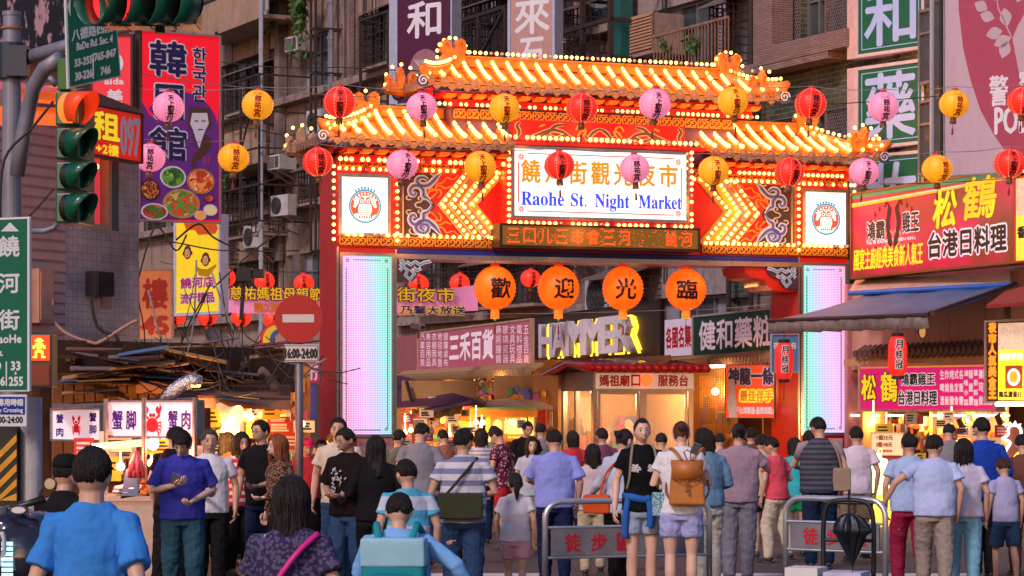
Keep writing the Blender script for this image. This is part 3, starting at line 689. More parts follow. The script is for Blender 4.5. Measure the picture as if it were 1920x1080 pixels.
# the pointed return eaves left of the header, and the red side face
c=MB();c.box(XL-.012, XL-.002, .03, DEP-.03, .3, ztop-.02);gpart('side_board', c, dred)
# ---- turn the collected bulb places into bulbs: roof and ridge first, the rest in one mass
rr_=random.Random(5);mass=MB();massoff=MB();cnt=0
ico=MB();ico.ball((0,0,.012), .031, nu=7, nv=5)
for (x, y, z, rx) in BULBS:
 off=rx == 9 or rr_.random() < .06
 rx=0 if rx == 9 else rx
 if cnt < 295 and z > zb2:
  o=inst('bulb', BM_OFF if off else BM_ON, gate, (x, y, z), (rx, 0, 0));cnt += 1
 else:
  (massoff if off else mass).add([(v[0]+x, v[1]+y, v[2]*(-1 if rx > 3 else 1)+z) for v in ico.v], ico.f)
part('bulb_rows', mass, bulb_on, gate, smooth=True, kind='stuff');part('unlit_bulb_rows', massoff, bulb_off, gate, smooth=True, kind='stuff')
# the light those bulbs throw
def glow(px, py, w, e, r=.25, col=(1, .34, .07)): q=g.p(px, py, w);return lamp('bulb_glow', q, e*.44, col, r, gate)
for px in (640, 720, 800, 880, 1380, 1460, 1540, 1620): glow(px, 225, .95, 26)
for px in (880, 970, 1060, 1150, 1240, 1330, 1420): glow(px, 120, .9, 26)
for px in (640, 740, 820, 900, 1340, 1420, 1500, 1590): glow(px, 378, .8, 10)
for px in (1000, 1130, 1250): glow(px, 240, .75, 14)
for px in (690, 800, 1100, 1450, 1560): glow(px, 435, .8, 16)
# STRUNG LANTERNS, CABLES
def lantern_meshes(kind, col, ecol, es, R0, squash, txts, tcol, nrib=13):
 """globe with paper ribs, caps, fringe;written characters wrapped on its front"""
 mg=bpy.data.materials.new('paper_'+kind);mg.use_nodes=True;nt=mg.node_tree;bs=nt.nodes['Principled BSDF'];L=nt.links.new
 bs.inputs['Base Color'].default_value=(*col, 1);bs.inputs['Roughness'].default_value=.45
 tc=nt.nodes.new('ShaderNodeTexCoord');sp=nt.nodes.new('ShaderNodeSeparateXYZ');L(tc.outputs['Object'], sp.inputs[0])
 n=nt.nodes.new('ShaderNodeTexNoise');n.inputs['Scale'].default_value=5;L(tc.outputs['Object'], n.inputs[0])
 mr=nt.nodes.new('ShaderNodeMapRange');mr.inputs[3].default_value=es*.75;mr.inputs[4].default_value=es*1.25;L(n.outputs[0], mr.inputs[0])
 bs.inputs['Emission Color'].default_value=(*ecol, 1);L(mr.outputs[0], bs.inputs['Emission Strength'])
 H_=R0*squash;prof=[]
 nn=nrib*2
 for i in range(nn+1):
  a=-math.pi/2*.86 + math.pi*.86*i/nn;r=R0*math.cos(a)*(1.0 if i % 2 else .955);prof.append((r, math.sin(a)*H_/math.sin(math.pi/2*.86)))
 c=MB();c.lathe((0,0,0), prof, 24);globe=mesh('globe', c, mg, True)
 rt=prof[-1][0]
 c=MB();c.lathe((0,0,0), [(rt*1.02, H_-.005), (rt*1.02, H_+R0*.13), (rt*.7, H_+R0*.15)], 16);c.tube([(0,0,H_+R0*.1), (0,0,H_+R0*.3)], .006, 5)
 cap=mesh('cap', c, M('cap_'+kind, (.55,.03,.04) if kind != 'orange_big' else (.8,.06,.02), .5, emit=.15))
 c=MB();c.lathe((0,0,0), [(rt*.75, -H_-R0*.28), (rt*1.0, -H_-R0*.27), (rt*.92, -H_+.005), (rt*.8, -H_)], 16)
 for k in range(14):
  a=k*2*math.pi/14;c.box(math.cos(a)*rt*.9-.006, math.cos(a)*rt*.9+.006, math.sin(a)*rt*.9-.004, math.sin(a)*rt*.9+.004, -H_-R0*.42, -H_-R0*.27)
 collar=mesh('collar', c, M('collar_'+kind, (.22,.10,.03) if kind != 'orange_big' else (.9,.25,.02), .5, emit=0 if kind != 'orange_big' else .5, ecol=(1,.2,.01)))
 c=MB();c.tube([(0,0,-H_-R0*.3), (0,0,-H_-R0*.75)], .005, 5);c.tube([(0,0,-H_-R0*.72), (0,0,-H_-R0*1.15)], [.013,.018], 6);
 tass=mesh('tassel', c, M('tassel_'+kind, (.25,.03,.02), .7))
 c=MB()
 for k in range(8):
  a=R(22.5+45*k);pts=[(math.cos(a)*r*1.004, math.sin(a)*r*1.004, z) for r, z in prof[::2]];c.tube(pts, .0045, 4, cap=False)
 seam=mesh('seam', c, M('seam_'+kind, tuple(min(1, q*1.2) for q in ecol) if kind == 'red' else tuple(q*.55 for q in col), .5, emit=.5 if kind == 'red' else 0, ecol=(1,.5,.25)))
 mt=M('ink_'+kind, tcol, .6, var=0)
 out={}
 def wrap(x, y, z):
  zz=max(-.98, min(.98, z/H_*math.sin(math.pi/2*.86)));r=R0*math.sqrt(1-zz*zz)*1.012;a=x/max(r,.02)
  return (math.sin(a)*r, -math.cos(a)*r, z)
 for key, st in txts.items():
  c=MB()
  if kind == 'orange_big': c.text(st, -R0*.50, R0*.50, -R0*.5, R0*.42, 0, bold=.010, fn=wrap)
  else:
   m=len(st) if key == 'a' else len(st)-1
   for side in ((0,) if kind == 'small' else (0, 2.1, -2.1)):
    rot=Matrix.Rotation(side, 3, 'Z')
    c2=MB()
    if key == 'a':
     hs=[.40*.9, .40, .46, .42];z=H_*.72
     for i, ch in enumerate(st): hh=R0*hs[i]*.9;c2.text(ch, -hh*.52, hh*.52, z-hh, z, 0, bold=.0035, fn=wrap);z -= hh*1.05
    else:
     z=H_*.76
     c2.text(st[1], -R0*.26, -R0*.02, z-R0*.2, z, 0, fn=wrap);c2.text(st[0], R0*.02, R0*.26, z-R0*.22, z, 0, fn=wrap);z -= R0*.25
     for i, ch in enumerate(st[2:]): hh=R0*.40;c2.text(ch, -hh*.52, hh*.52, z-hh, z, 0, bold=.0035, fn=wrap);z -= hh*1.05
    c.add([rot @ Vector(v) for v in c2.v], c2.f)
  out[key]=mesh('lettering', c, mt)
 return dict(globe=globe, cap=cap, collar=collar, tassel=tass, seam=seam, text=out)
T2={'a': '天上聖母', 'b': '松山慈祐宮'}
LM={
'pink': lantern_meshes('pink', (.80,.28,.42), (1,.26,.45), .36, .225, .90, T2, (.04,.004,.015)),
'yellow': lantern_meshes('yellow', (.85,.38,.02), (1,.36,.01), .36, .225, .90, T2, (.45,.01,.005)),
'red': lantern_meshes('red', (.75,.02,.015), (1,.03,.015), .36, .225, .90, T2, (.03,.002,.002)),
'small': lantern_meshes('small', (.78,.02,.012), (1,.04,.015), .55, .2, .88, {'a': '招財進寶'}, (.15,.0,.0), 9)}
def lantern(kind, loc, key, label, group, rz=0, s_=1.0, tassel=True):
 t=thing('paper_lantern', label, 'lantern', W, loc, group);t.rotation_euler=(R(RND.uniform(-5,5)), R(RND.uniform(-6,6)), rz) if kind != 'orange_big' else (0, 0, rz);m=LM[kind]
 t.scale=(s_, s_, s_*RND.uniform(.96,1.04))
 for nm in ('globe', 'cap', 'collar', 'seam') + (('tassel',) if tassel else ()):
  o=link(ON(nm, m[nm]));o.parent=t
 o=link(ON('lettering', m['text'][key]));o.parent=t
 return t
upper=[(2,200,'yellow','b','cut by the left picture edge beside the grey pole'),(316,201,'pink','a','upper of two in front of the Korean restaurant banner'),(483,197,'yellow','b','in front of the brown tiled building, between red banner and gate'),
(637,192,'red','a','over the upper left corner of the gate roof'),(791,200,'pink','a','between the two left roofs of the gate'),(946,203,'yellow','a','under the upper gate roof, left of its middle'),
(1091,203,'red','b','under the middle of the upper gate roof'),(1228,195,'pink','a','under the upper gate roof, right of its middle'),(1374,190,'yellow','a','under the right end of the upper gate roof'),
(1520,195,'red','b','just right of the upper gate roof'),(1656,200,'pink','b','in front of the green medicine sign'),(1789,195,'yellow','b','in front of the pale edge of the police banner'),(1917,190,'red','b','cut by the right picture edge, upper string')]
lower=[(281,296,'pink','b','lower of two in front of the Korean restaurant banner'),(438,296,'yellow','b','right beside the Korean restaurant banner'),(596,304,'red','b','over the upper left corner of the gate column'),
(754,309,'pink','a','between the left owl light box and the cloud carving'),(900,312,'yellow','a','over the left chevrons of the gate'),(1049,310,'red','a','in front of the white market sign, on its left half'),
(1190,316,'pink','b','in front of the white market sign, on its right half'),(1338,320,'yellow','a','over the right chevrons of the gate'),(1480,323,'red','a','between the right cloud carving and owl light box'),
(1620,322,'pink','a','just right of the right owl light box'),(1757,317,'yellow','b','in front of the top edge of the big red restaurant sign'),(1893,307,'red','a','over the right end of the big red restaurant sign')]
HOOK=[]
for row, lst in enumerate((upper, lower)):
 hk=[]
 for i, (px, py, k, key, lab) in enumerate(lst):
  d=32.6 + (px/1920)*2.0 + row*.5
  q=P(px, py, d);lantern(k, q, key, '%s paper lantern %s' % (k, lab), 'paper lanterns strung across the street', R(14 + RND.uniform(-9, 12)), RND.uniform(.97, 1.03));hk.append(q+Vector((0,0,.255)))
 HOOK.append(hk)
def wire(name, label, pts, r=.006, mat=cable, sag=0.0, group='cables over the street', n=14):
 out=[]
 for a, b_ in zip(pts[:-1], pts[1:]):
  a=Vector(a);b_=Vector(b_)
  for i in range(n): t=i/n;q=a.lerp(b_, t);q.z -= sag*4*t*(1-t);out.append(q)
 out.append(Vector(pts[-1]));c=MB();c.tube(out, r, 5);return solo(name, label, 'cable', c, mat, group=group, smooth=True)
for row, hk in enumerate(HOOK):
 ends=[P(-60, 168 if row == 0 else 262, 32)] + hk + [P(1990, 172 if row == 0 else 270, 35)]
 wire('lantern_string', ('upper' if row == 0 else 'lower')+' thin cable carrying a row of paper lanterns across the street', ends, .005, cableg, .035)
wire('overhead_cable', 'thin cable running past the lanterns from the green street sign to the right', [P(-20,128,31), P(240,135,31), P(700,182,33)], .005, cableg, .05)
wire('overhead_cable', 'cable rising from the gate roof to the police banner', [P(1450,196,38), P(1640,190,38), P(1930,160,38)], .008, cable, .02)
wire('overhead_cable', 'black cable passing in front of the brown building above the gate roof', [P(410,116,44), P(640,126,44), P(1000,131,44)], .01, cable, .05)
wire('overhead_cable', 'black cable from Korean banner down to the left gate roof', [P(412,225,42), P(480,240,42), P(560,252,42)], .01, cable, .05)
wire('overhead_cable', 'fine cable just under the upper lanterns over the purple gate wall', [P(640,178,36), P(960,196,36), P(1500,182,36)], .004, cable, .12)
wire('overhead_cable', 'fine cable under the right lanterns in front of the red sign', [P(1650,345,37), P(1930,330,37)], .006, cable, .03)
small=[(345,517,0,'leftmost of four over the monkey sign and pink banner'),(423,521,0,'second of four over the pink banner left of the gate'),(496,527,0,'third of four over the pink banner left of the gate'),(570,531,0,'right above the round no entry sign'),
(785,532,1,'inside the gate beside its left column'),(862,531,1,'inside the gate over the end of the pink banner'),(995,522,1,'small, between the first two big orange lanterns'),
(330,592,2,'half hidden behind the orange sign, lower row'),(388,594,2,'lower row, under the first hanging lanterns at left'),(452,596,2,'lower row, third from the left, above the tangle of cables'),(512,600,2,'lower row, half hidden behind the no entry sign')]
for px, py, k, lab in small:
 d=(47, 50, 52)[k];s_=(19.5/F*d)/.2
 lantern('small', P(px, py, d), 'a', 'small red lantern '+lab, 'small red lanterns behind the gate', RND.uniform(0,.5), s_)
wire('lantern_string', 'cable carrying four small red lanterns left of the gate', [P(300,490,47)]+[P(x,y-22,47) for x, y, k, l in small[:4]]+[P(600,508,47)], .007, cable, .03)
wire('lantern_string', 'cable carrying small red lanterns inside the gate', [P(745,508,50)]+[P(x,y-22,50) for x, y, k, l in small[4:7]]+[P(1300,500,50)], .007, cable, .05)
# four big welcome lanterns
mo=None
for i, (px, py, ch) in enumerate(((928,540,'歡'),(1047,540,'迎'),(1168,541,'光'),(1286,543,'臨'))):
 if i == 0: LB=lantern_meshes('orange_big', (.90,.15,.01), (1,.115,.004), .52, .372, .99, {'a': ch}, (.03,.004,.004), 15)
 else:
  src=LB['text']['a'];c=MB()
  def wrapb(x, y, z):
   zz=max(-.98, min(.98, z/(.372*.99)*math.sin(math.pi/2*.86)));r=.372*math.sqrt(1-zz*zz)*1.012;a=x/max(r,.02);return (math.sin(a)*r, -math.cos(a)*r, z)
  c.text(ch, -.186, .186, -.186, .156, 0, bold=.010, fn=wrapb);LB=dict(LB);LB['text']={'a': mesh('lettering', c, src.materials[0])}
 LM['orange_big']=LB
 q=g.world(g.p(px, py, -.2));t=lantern('orange_big', q, 'a', 'big glowing orange lantern under the gate with character %s, %s' % (ch, ('leftmost of four', 'second from the left', 'third from the left', 'rightmost of four')[i]), 'welcome lanterns under the gate', (.32, .32, .12, .0)[i], 1.0)
 c=MB();c.ball((0,0,-.53), .03, nu=8, nv=6);o=link(ON('bead', mesh('bead', c, M('bead_green', (.15,.5,.05), .4, emit=.3))));o.parent=t
 c=MB();c.tube([(0,0,.42), (0,0,.58)], .008, 5);o=link(ON('hook', mesh('hook', c, black)));o.parent=t
wire('steadying_cord', 'thin cord threaded behind the four big orange lanterns', [g.world(g.p(742,588,-.1)), g.world(g.p(1240,582,-.1)), g.world(g.p(1445,570,-.1))], .006, cableg, .03)
# SIGN MAKER
def sign(name, label, fr, x0, x1, y0, y1, w, face, frame=dsteel, th=.12, border=.04, cat='sign', group=None, roots=None):
 q=fr.rect(x0, x1, y0, y1, w)
 t=thing(name, label, cat, fr, ((q[0]+q[1])/2, -w, q[2]), group)
 c=MB();c.box(q[0], q[1], -w, -w+th, q[2], q[3]);part('panel', c, face, t)
 if border:
  c=MB();b=border;y=(-w-.025, -w+th+.01)
  c.box(q[0]-b, q[1]+b, *y, q[3], q[3]+b);c.box(q[0]-b, q[1]+b, *y, q[2]-b, q[2]);c.box(q[0]-b, q[0], *y, q[2], q[3]);c.box(q[1], q[1]+b, *y, q[2], q[3])
  part('frame', c, frame, t)
 t['w']=w;return t, q
def lett(t, fr, st, x0, x1, y0, y1, mat, bold=0, out=None, lift=.004, name='lettering', shear=0, vert=False, split=None):
 w=t['w'];c=MB();c2=MB()
 q=fr.rect(x0, x1, y0, y1, w)
 boxes=[]
 if vert:
  n=len(st)
  for i, ch in enumerate(st): boxes.append((ch, q[0], q[1], q[3]-(q[3]-q[2])*(i+.93)/n, q[3]-(q[3]-q[2])*(i+.05)/n))
 else: boxes.append((st, *q))
 for bx in boxes:
  if out: c2.text(*bx, -w-lift, bold=out[1], nb=8, shear=shear)
  c.text(*bx, -w-lift*(2 if out else 1), bold=bold, shear=shear)
 if out: part('letter_outline', c2, out[0], t)
 return part(name, c, mat, t)
# GROUND
c=MB();c.box(-300, 300, -60, 500, -.3, 0);road=solo('road', 'dark asphalt road', 'road', c, M('asphalt', (.06,.055,.06), .75, var=.35, scale=3, bump=.5, dirt=.4), kind='structure', q=(0,0,0));del road['category']
mk=M('road_paint', (.6,.6,.6), .6, var=.2, scale=20, dirt=.5)
for (x0, x1, y0, y1) in ((1.9, 3.1, 25.3, 25.8), (3.7, 4.9, 25.3, 25.8), (-1.0, .4, 25.3, 25.8)):
 c=MB();c.box(x0, x1, y0, y1, .0, .004);o=solo('road_marking', 'worn white road marking', None, c, mk, kind='structure')
# BUILDINGS ALONG THE FAR SIDE (one long street front receding to the left)
K=136000.
BF=Fr(260, K/1660, 1920, K/3320)
def bx_(px, w=0): return BF.p(px, 500, w).x
def bz_(px, py, w=0): return BF.p(px, py, w).z
peb=M('pebble_dash', (.36,.25,.20), .9, var=.55, scale=26, bump=.9, dirt=.95)
mos=TILE('mosaic_pale', (.42,.30,.27), (.32,.22,.20), (.14,.10,.09), .11, .06, dirt=.55)
mosg=TILE('mosaic_green', (.13,.13,.08), (.06,.07,.05), (.26,.23,.16), .30, .10, dirt=.5, msize=.008)
mosb=TILE('mosaic_brown', (.42,.28,.24), (.33,.22,.19), (.16,.09,.08), .22, .045, dirt=.35)
beige=M('beige_render', (.44,.29,.20), .8, var=.2, scale=3, bump=.2, dirt=.6)
ledge=M('cement_ledge', (.34,.24,.21), .85, var=.3, scale=6, bump=.3, dirt=.7)
iron=M('rusty_iron', (.045,.025,.022), .7, var=.5, scale=20)
pipeg=M('grey_pipe', (.36,.38,.46), .5, var=.12, dirt=.2)
def window(parent, x0, x1, z0, z1, y, n=2, glass=glassd, fr_m=alu, depth=.12, grille=None, transom=True):
 t=.05;c=MB()
 c.box(x0, x1, y-.02, y+depth, z1-t, z1);c.box(x0, x1, y-.03, y+depth, z0, z0+t);c.box(x0, x0+t, y-.02, y+depth, z0+t, z1-t);c.box(x1-t, x1, y-.02, y+depth, z0+t, z1-t)
 for i in range(1, n): x=x0+(x1-x0)*i/n;c.box(x-.025, x+.025, y-.01, y+depth-.02, z0+t, z1-t)
 if transom: zt=z0+(z1-z0)*.68;c.box(x0+t, x1-t, y-.012, y+depth-.03, zt-.02, zt+.02)
 wdw=part('window', c, fr_m, parent)
 c=MB();
 for i in range(n):
  a=x0+(x1-x0)*i/n+.03;b_=x0+(x1-x0)*(i+1)/n-.03
  o=.02 if i % 2 else 0;c=MB();c.box(a, b_, y+.04+o, y+.05+o, z0+t, z1-t);part('pane', c, glass if (i+int(x0*3)) % 3 else glassb, wdw)
 if grille == 'bars':
  c=MB();m=max(3, int((x1-x0)/.14))
  for i in range(m+1): x=x0+(x1-x0)*i/m;c.box(x-.008, x+.008, y-.16, y-.145, z0-.05, z1+.02)
  for k in range(4): z=z0+(z1-z0)*k/3;c.box(x0-.02, x1+.02, y-.165, y-.15, z-.012, z+.012)
  for xx in (x0, x1): c.box(xx-.01, xx+.01, y-.15, y, z0-.02, z0+.01);c.box(xx-.01, xx+.01, y-.15, y, z1-.02, z1+.01)
  part('window_grille', c, iron, wdw)
 if grille == 'lattice':
  c=MB();st_=.13;w_=x1-x0;h_=z1-z0
  k=-int(h_/st_)-1
  while k*st_*.55 < w_+h_*.55:
   for sg in (1, -1):
    a=k*st_*.55;za, zb=0, h_;xa, xb=a, a+h_*.55
    if xa < 0: za=-xa/.55;xa=0
    if xb > w_: zb=zb-(xb-w_)/.55;xb=w_
    if zb > za+.02:
     if sg == -1: xa, xb=w_-xa, w_-xb
     c.bar((x0+xa, y-.1-.006*sg, z0+za), (x0+xb, y-.1-.006*sg, z0+zb), .014)
   k += 1
  c.box(x0, x1, y-.12, y-.09, z0-.02, z0+.02);c.box(x0, x1, y-.12, y-.09, z1-.02, z1+.02)
  part('window_grille', c, M('grille_pale', (.22,.19,.20), .6), wdw)
 return wdw
def ac(name, label, loc, yaw, s_=1.0, split=True, group='air conditioners on the facades', brack=True):
 t=thing(name, label, 'air conditioner', W, loc, group);t.rotation_euler=(0,0,yaw);INFO[t.name]=Vector((0,0,0))
 w_, h_, d_=(.85*s_, .6*s_, .32*s_) if split else (.62*s_, .42*s_, .6*s_)
 cs=M('ac_case', (.52,.50,.50), .5, var=.1, dirt=.4) if 'ACM' not in globals() else ACM
 globals()['ACM']=cs
 c=MB();c.box(-w_/2, w_/2, 0, d_, 0, h_);part('casing', c, cs, t, bevel=.015)
 c=MB()
 if split:
  c.mi=0;cx_=-w_*.14
  for r in (.09, .14, .19, .235): c.ring((cx_, h_*.5), r*s_-.006, r*s_+.006, -.03, -.015, 20)
  for k in range(8): a=k*R(45);c.ribbon([(cx_, h_*.5), (cx_+math.cos(a)*.24*s_, h_*.5+math.sin(a)*.24*s_)], .008, -.028, -.016)
  c.disc((cx_, h_*.5), .235*s_, -.006, -.001, 20)
 else:
  for k in range(7): c.box(-w_*.42, w_*.1, -.02, -.001, h_*(.12+.115*k), h_*(.17+.115*k))
  c.box(w_*.15, w_*.42, -.012, -.001, h_*.12, h_*.88)
 part('fan_grille', c, M('ac_grille', (.07,.07,.07), .6), t)
 if brack:
  c=MB()
  for sx in (-1, 1): c.bar((sx*w_*.35,0,-.02), (sx*w_*.35,d_+.25,-.02), .04);c.bar((sx*w_*.35,.03,-.03), (sx*w_*.35,d_+.25,-.38*s_), .035)
  part('bracket', c, dsteel, t)
 return t
ST=3.1
def bld(name, label, pa, pb, zt, wall_m, ya=6.0, w=0):
 t=thing(name, label, 'building', BF, (bx_(pa), 0, 0));t['x']=(bx_(pa), bx_(pb));return t
# ---- brown tiled building, left
z0=bz_(640, 160)
def fac(t, pa, pb, wall, cells, zs, ledge_m=ledge, ztop=17, led_w=.35, spand=1.25):
 """wall with real openings: storeys at heights zs, window cells as (px0,px1,kind)"""
 x0, x1=bx_(pa), bx_(pb);zg=3.0
 xs=sorted((bx_(a), bx_(b_), k) for a, b_, k in cells)
 prev=zg
 for z in zs:
  c=MB();c.box(x0, x1, 0, .3, prev, z);part('spandrel', c, wall, t)
  c=MB();c.box(x0, x1, -led_w, .28, z-.16+.002, z+.05) if z > prev+.2 else None
  if c.v: part('ledge', c, ledge_m, t, bevel=.01)
  wt=z+ST-spand-.16
  xx=x0;k_=0
  for (a, b_, k) in xs:
   if a > xx+.02: c=MB();c.box(xx, a, .002, .3, z+.051, wt);part('pier', c, mos if (k_ % 2) else wall, t)
   k_ += 1
   if k != 'void': window(t, a+.01, b_-.01, z+.06, wt-.01, .16, 2 if b_-a < 1.4 else (3 if b_-a < 2.2 else 4), grille={'g': 'bars', 'l': 'lattice'}.get(k), fr_m=iron if k == 'g' else alu)
   c=MB();c.box(a, b_, 1.2, 1.25, z+.05, wt+.3);part('room_back', c, M('room_dark', (.05,.045,.05), .9) if 'RD' not in globals() else RD, t);globals()['RD']=MT['room_dark']
   xx=b_
  if xx < x1-.02: c=MB();c.box(xx, x1, .002, .3, z+.051, wt);part('pier', c, wall, t)
  prev=wt
 c=MB();c.box(x0, x1, 0, .3, prev, ztop);part('spandrel', c, wall, t)
 c=MB();c.box(x0, x1, .3, 9, 3, ztop-.1);part('core', c, M('core_dark', (.07,.06,.06), .9) if 'CD' not in globals() else CD, t);globals()['CD']=MT['core_dark']
b1=bld('apartment_building', 'brown pebble-walled block with tiled piers above the left gate roof', 250, 752, 18, peb)
fac(b1, 250, 752, peb, [(270,330,'g'), (345,405,''), (415,492,'g'), (505,522,'g'), (537,548,''), (562,622,''), (640,652,''), (672,738,'g')], [z0-2*ST, z0-ST, z0, z0+ST, z0+2*ST])
# protruding mosaic piers and beige corner balcony of the same block
for px, wpx in ((498, 8), (527, 9), (656, 12)):
 c=MB();c.box(bx_(px), bx_(px+wpx), -.22, -.001, z0-ST*1.5, z0+ST*2.5);part('tile_pier', c, mos, b1)
# beige overhanging balcony fronts at the left end
for k, zz in enumerate((z0+ST*.72, z0-ST*.62)):
 c=MB();q0, q1=bx_(365, 1.2), bx_(489, 1.2);c.box(q0, q1, -1.2, -1.05, zz, zz+(3.2 if k == 0 else 1.1));c.box(q0, q1, -1.05, 0, zz, zz+.12);part('balcony_front', c, beige, b1)
for px, w_, r in ((489, 1.3, .06), (620, .3, .085), (491, 1.4, .045)):
 x=bx_(px, w_);c=MB();c.tube([(x, -w_, 3), (x, -w_, 17)], r, 8)
 for z in range(4, 17): c.tube([(x, -w_, z), (x, -w_, z+.08)], r*1.25, 8)
 part('drain_pipe', c, pipeg, b1, smooth=False)
c=MB();x=bx_(489, 1.3);za=bz_(489, 36, 1.3);c.tube([(x,-1.3,za-.2), (x,-1.3,za), (x+.1,-1.3,za+.08), (x+.45,-1.3,za+.1), (x+.5,-1.3,za+.2), (x+.5,-1.3,za+2)], .06, 8);part('drain_pipe', c, pipeg, b1)
# steel sign scaffolds
def scaffold(px0, px1, py0, py1, w, r=.03, n=3, m=3, diag=True, lab='', mat=iron):
 q=BF.rect(px0, px1, py0, py1, w);c=MB()
 for i in range(n): x=q[0]+(q[1]-q[0])*i/(n-1);c.bar((x,-w,q[2]), (x,-w,q[3]), r*2)
 for j in range(m): z=q[2]+(q[3]-q[2])*j/(m-1);c.bar((q[0]-r,-w-.002,z), (q[1]+r,-w-.002,z), r*1.8)
 for i in (0, n-1):
  for j in range(m): x=q[0]+(q[1]-q[0])*i/(n-1);z=q[2]+(q[3]-q[2])*j/(m-1);c.bar((x,-w,z), (x,.0,z), r*1.6)
 if diag: c.bar((q[0],-w,q[2]), (q[1],-w,q[3]), r*1.4)
 return solo('sign_scaffold', lab, 'scaffold', c, mat, BF, group='rusty sign scaffolds on the facades')
scaffold(583, 592, -30, 470, .9, .03, 2, 7, False, 'thin dark steel ladder frame standing up the brown facade beside the grey pipe')
scaffold(676, 728, 30, 330, 1.1, .035, 2, 3, False, 'black steel box frame in front of the large window left of the maroon sign')
scaffold(418, 486, 150, 420, 1.6, .03, 3, 5, True, 'black angle iron frame right of the Korean restaurant banner')
# ---- dark block behind the upper gate roof
b2=bld('apartment_building', 'dark block with iron frames behind the maroon and pink upright signs', 752, 1196, 18, peb)
z2=bz_(900, 118)
fac(b2, 752, 1196, M('dark_render', (.26,.16,.13), .9, var=.4, scale=14, bump=.8, dirt=.8), [(760,838,''), (860,930,'g'), (955,1030,''), (1045,1075,'g'), (1100,1185,'')], [z2-2*ST, z2-ST, z2, z2+ST], led_w=.25)
scaffold(850, 948, 28, 190, 1.2, .045, 3, 3, True, 'thick black scaffold between the maroon sign and the pink sign')
scaffold(1042, 1145, -20, 120, 1.3, .05, 3, 3, False, 'black beams right of the pink upright sign')
c=MB();q=BF.rect(1150, 1164, -30, 130, .5);c.box(q[0], q[1], -.5, -.2, q[2], q[3]);part('green_panel', c, M('green_sheet', (.02,.13,.11), .5, dirt=.3), b2)
# ---- block with the railed balcony
b3=bld('apartment_building', 'grey block with railed balcony and rusty box air conditioner, right of the upper roof', 1196, 1366, 18, peb)
z3=bz_(1300, 152)
fac(b3, 1196, 1366, M('stained_render', (.36,.28,.27), .85, var=.3, scale=5, bump=.5, dirt=.8), [(1203,1216,''), (1232,1362,'')], [z3-2*ST, z3-ST, z3, z3+ST], led_w=.2)
c=MB();q=BF.rect(1226, 1366, 60, 60, 1.0);zz0=z3-.1;c.box(q[0], q[1], -1.0, -.0, zz0-.15, zz0);part('balcony_slab', c, ledge, b3)
rl=MB();zz1=zz0+.95;rl.bar((q[0],-1.0,zz1), (q[1],-1.0,zz1), .05);rl.bar((q[0],-1.0,zz0+.08), (q[1],-1.0,zz0+.08), .035)
for i in range(24): x=q[0]+(q[1]-q[0])*i/23;rl.bar((x,-1.0,zz0), (x,-1.0,zz1), .02)
part('balcony_rail', rl, M('rail_rust', (.28,.16,.11), .7, var=.4), b3)
t=thing('air_conditioner', 'old window air conditioner boxed in with rust-brown slats, above the gate ridge', 'air conditioner', BF, BF.p(1205, 95, .8))
q=BF.rect(1181, 1222, 28, 95, .8);INFO[t.name]=Vector(((q[0]+q[1])/2, -.8, q[2]));t.location=BF.world(INFO[t.name])
for k in range(11): c=MB();z=q[2]+(q[3]-q[2])*(k+.5)/11;c.hexa([(q[0],-.82,z-.03),(q[1],-.82,z-.03),(q[1],-.79,z-.03),(q[0],-.79,z-.03),(q[0],-.78,z+.05),(q[1],-.78,z+.05),(q[1],-.76,z+.05),(q[0],-.76,z+.05)]);part('slat', c, M('slat_tan', (.42,.24,.15), .7, var=.3) if k == 0 else MT['slat_tan'], t)
c=MB();c.box(q[0]-.05, q[1]+.05, -.78, 0, q[2]-.1, q[2]);c.box(q[0]+.02, q[1]-.02, -.74, 0, q[2], q[3]);part('casing', c, ledge, t)
# ---- tiled block at right with lattice windows
b4=bld('apartment_building', 'brown tiled block with lattice window grilles left of the green medicine signs', 1366, 1592, 18, mosb)
z4=bz_(1450, 128)
fac(b4, 1366, 1592, mosg, [(1368,1412,''), (1449,1500,'l'), (1502,1546,''), (1548,1588,'l')], [z4-2*ST, z4-ST+.35, z4, z4+ST], ledge_m=mosb, led_w=.5)
c=MB();c.box(bx_(1412,.5), bx_(1447,.5), -.5, -.001, z4+.06, 16);part('tile_pier', c, mosb, b4)
c=MB();c.box(bx_(1412,.52), bx_(1586,.52), -.52, -.3, z4-.02, z4+.32);part('tile_band', c, mosb, b4)
c=MB();c.box(bx_(1412,.52), bx_(1586,.52), -.52, -.3, z4-ST+.2, z4-ST+.58);part('tile_band', c, mosb, b4)
for px in (1366, 1408):
 c=MB();c.tube([(bx_(px,.3),-.3,3), (bx_(px,.3),-.3,16)], .05, 8);part('drain_pipe', c, iron, b4)
b5=bld('apartment_building', 'dark tiled block behind the police banner at the right edge', 1592, 2100, 18, mosb)
c=MB();c.box(bx_(1592)+.001, bx_(2200), -.001, 8, 3, 18);part('wall', c, mosg, b5)
window(b5, bx_(1735), bx_(1764), bz_(1740,160), bz_(1740,20), -.15, 1, glassd);window(b5, bx_(1735), bx_(1764), bz_(1740,330), bz_(1740,190), -.15, 1, glassd)
for px in (1748, 1766):
 c=MB();c.tube([(bx_(px,1.2),-1.2,bz_(px,350,1.2)), (bx_(px,1.2),-1.2,16)], .045, 8);part('drain_pipe', c, black if px > 1750 else pipeg, b5)
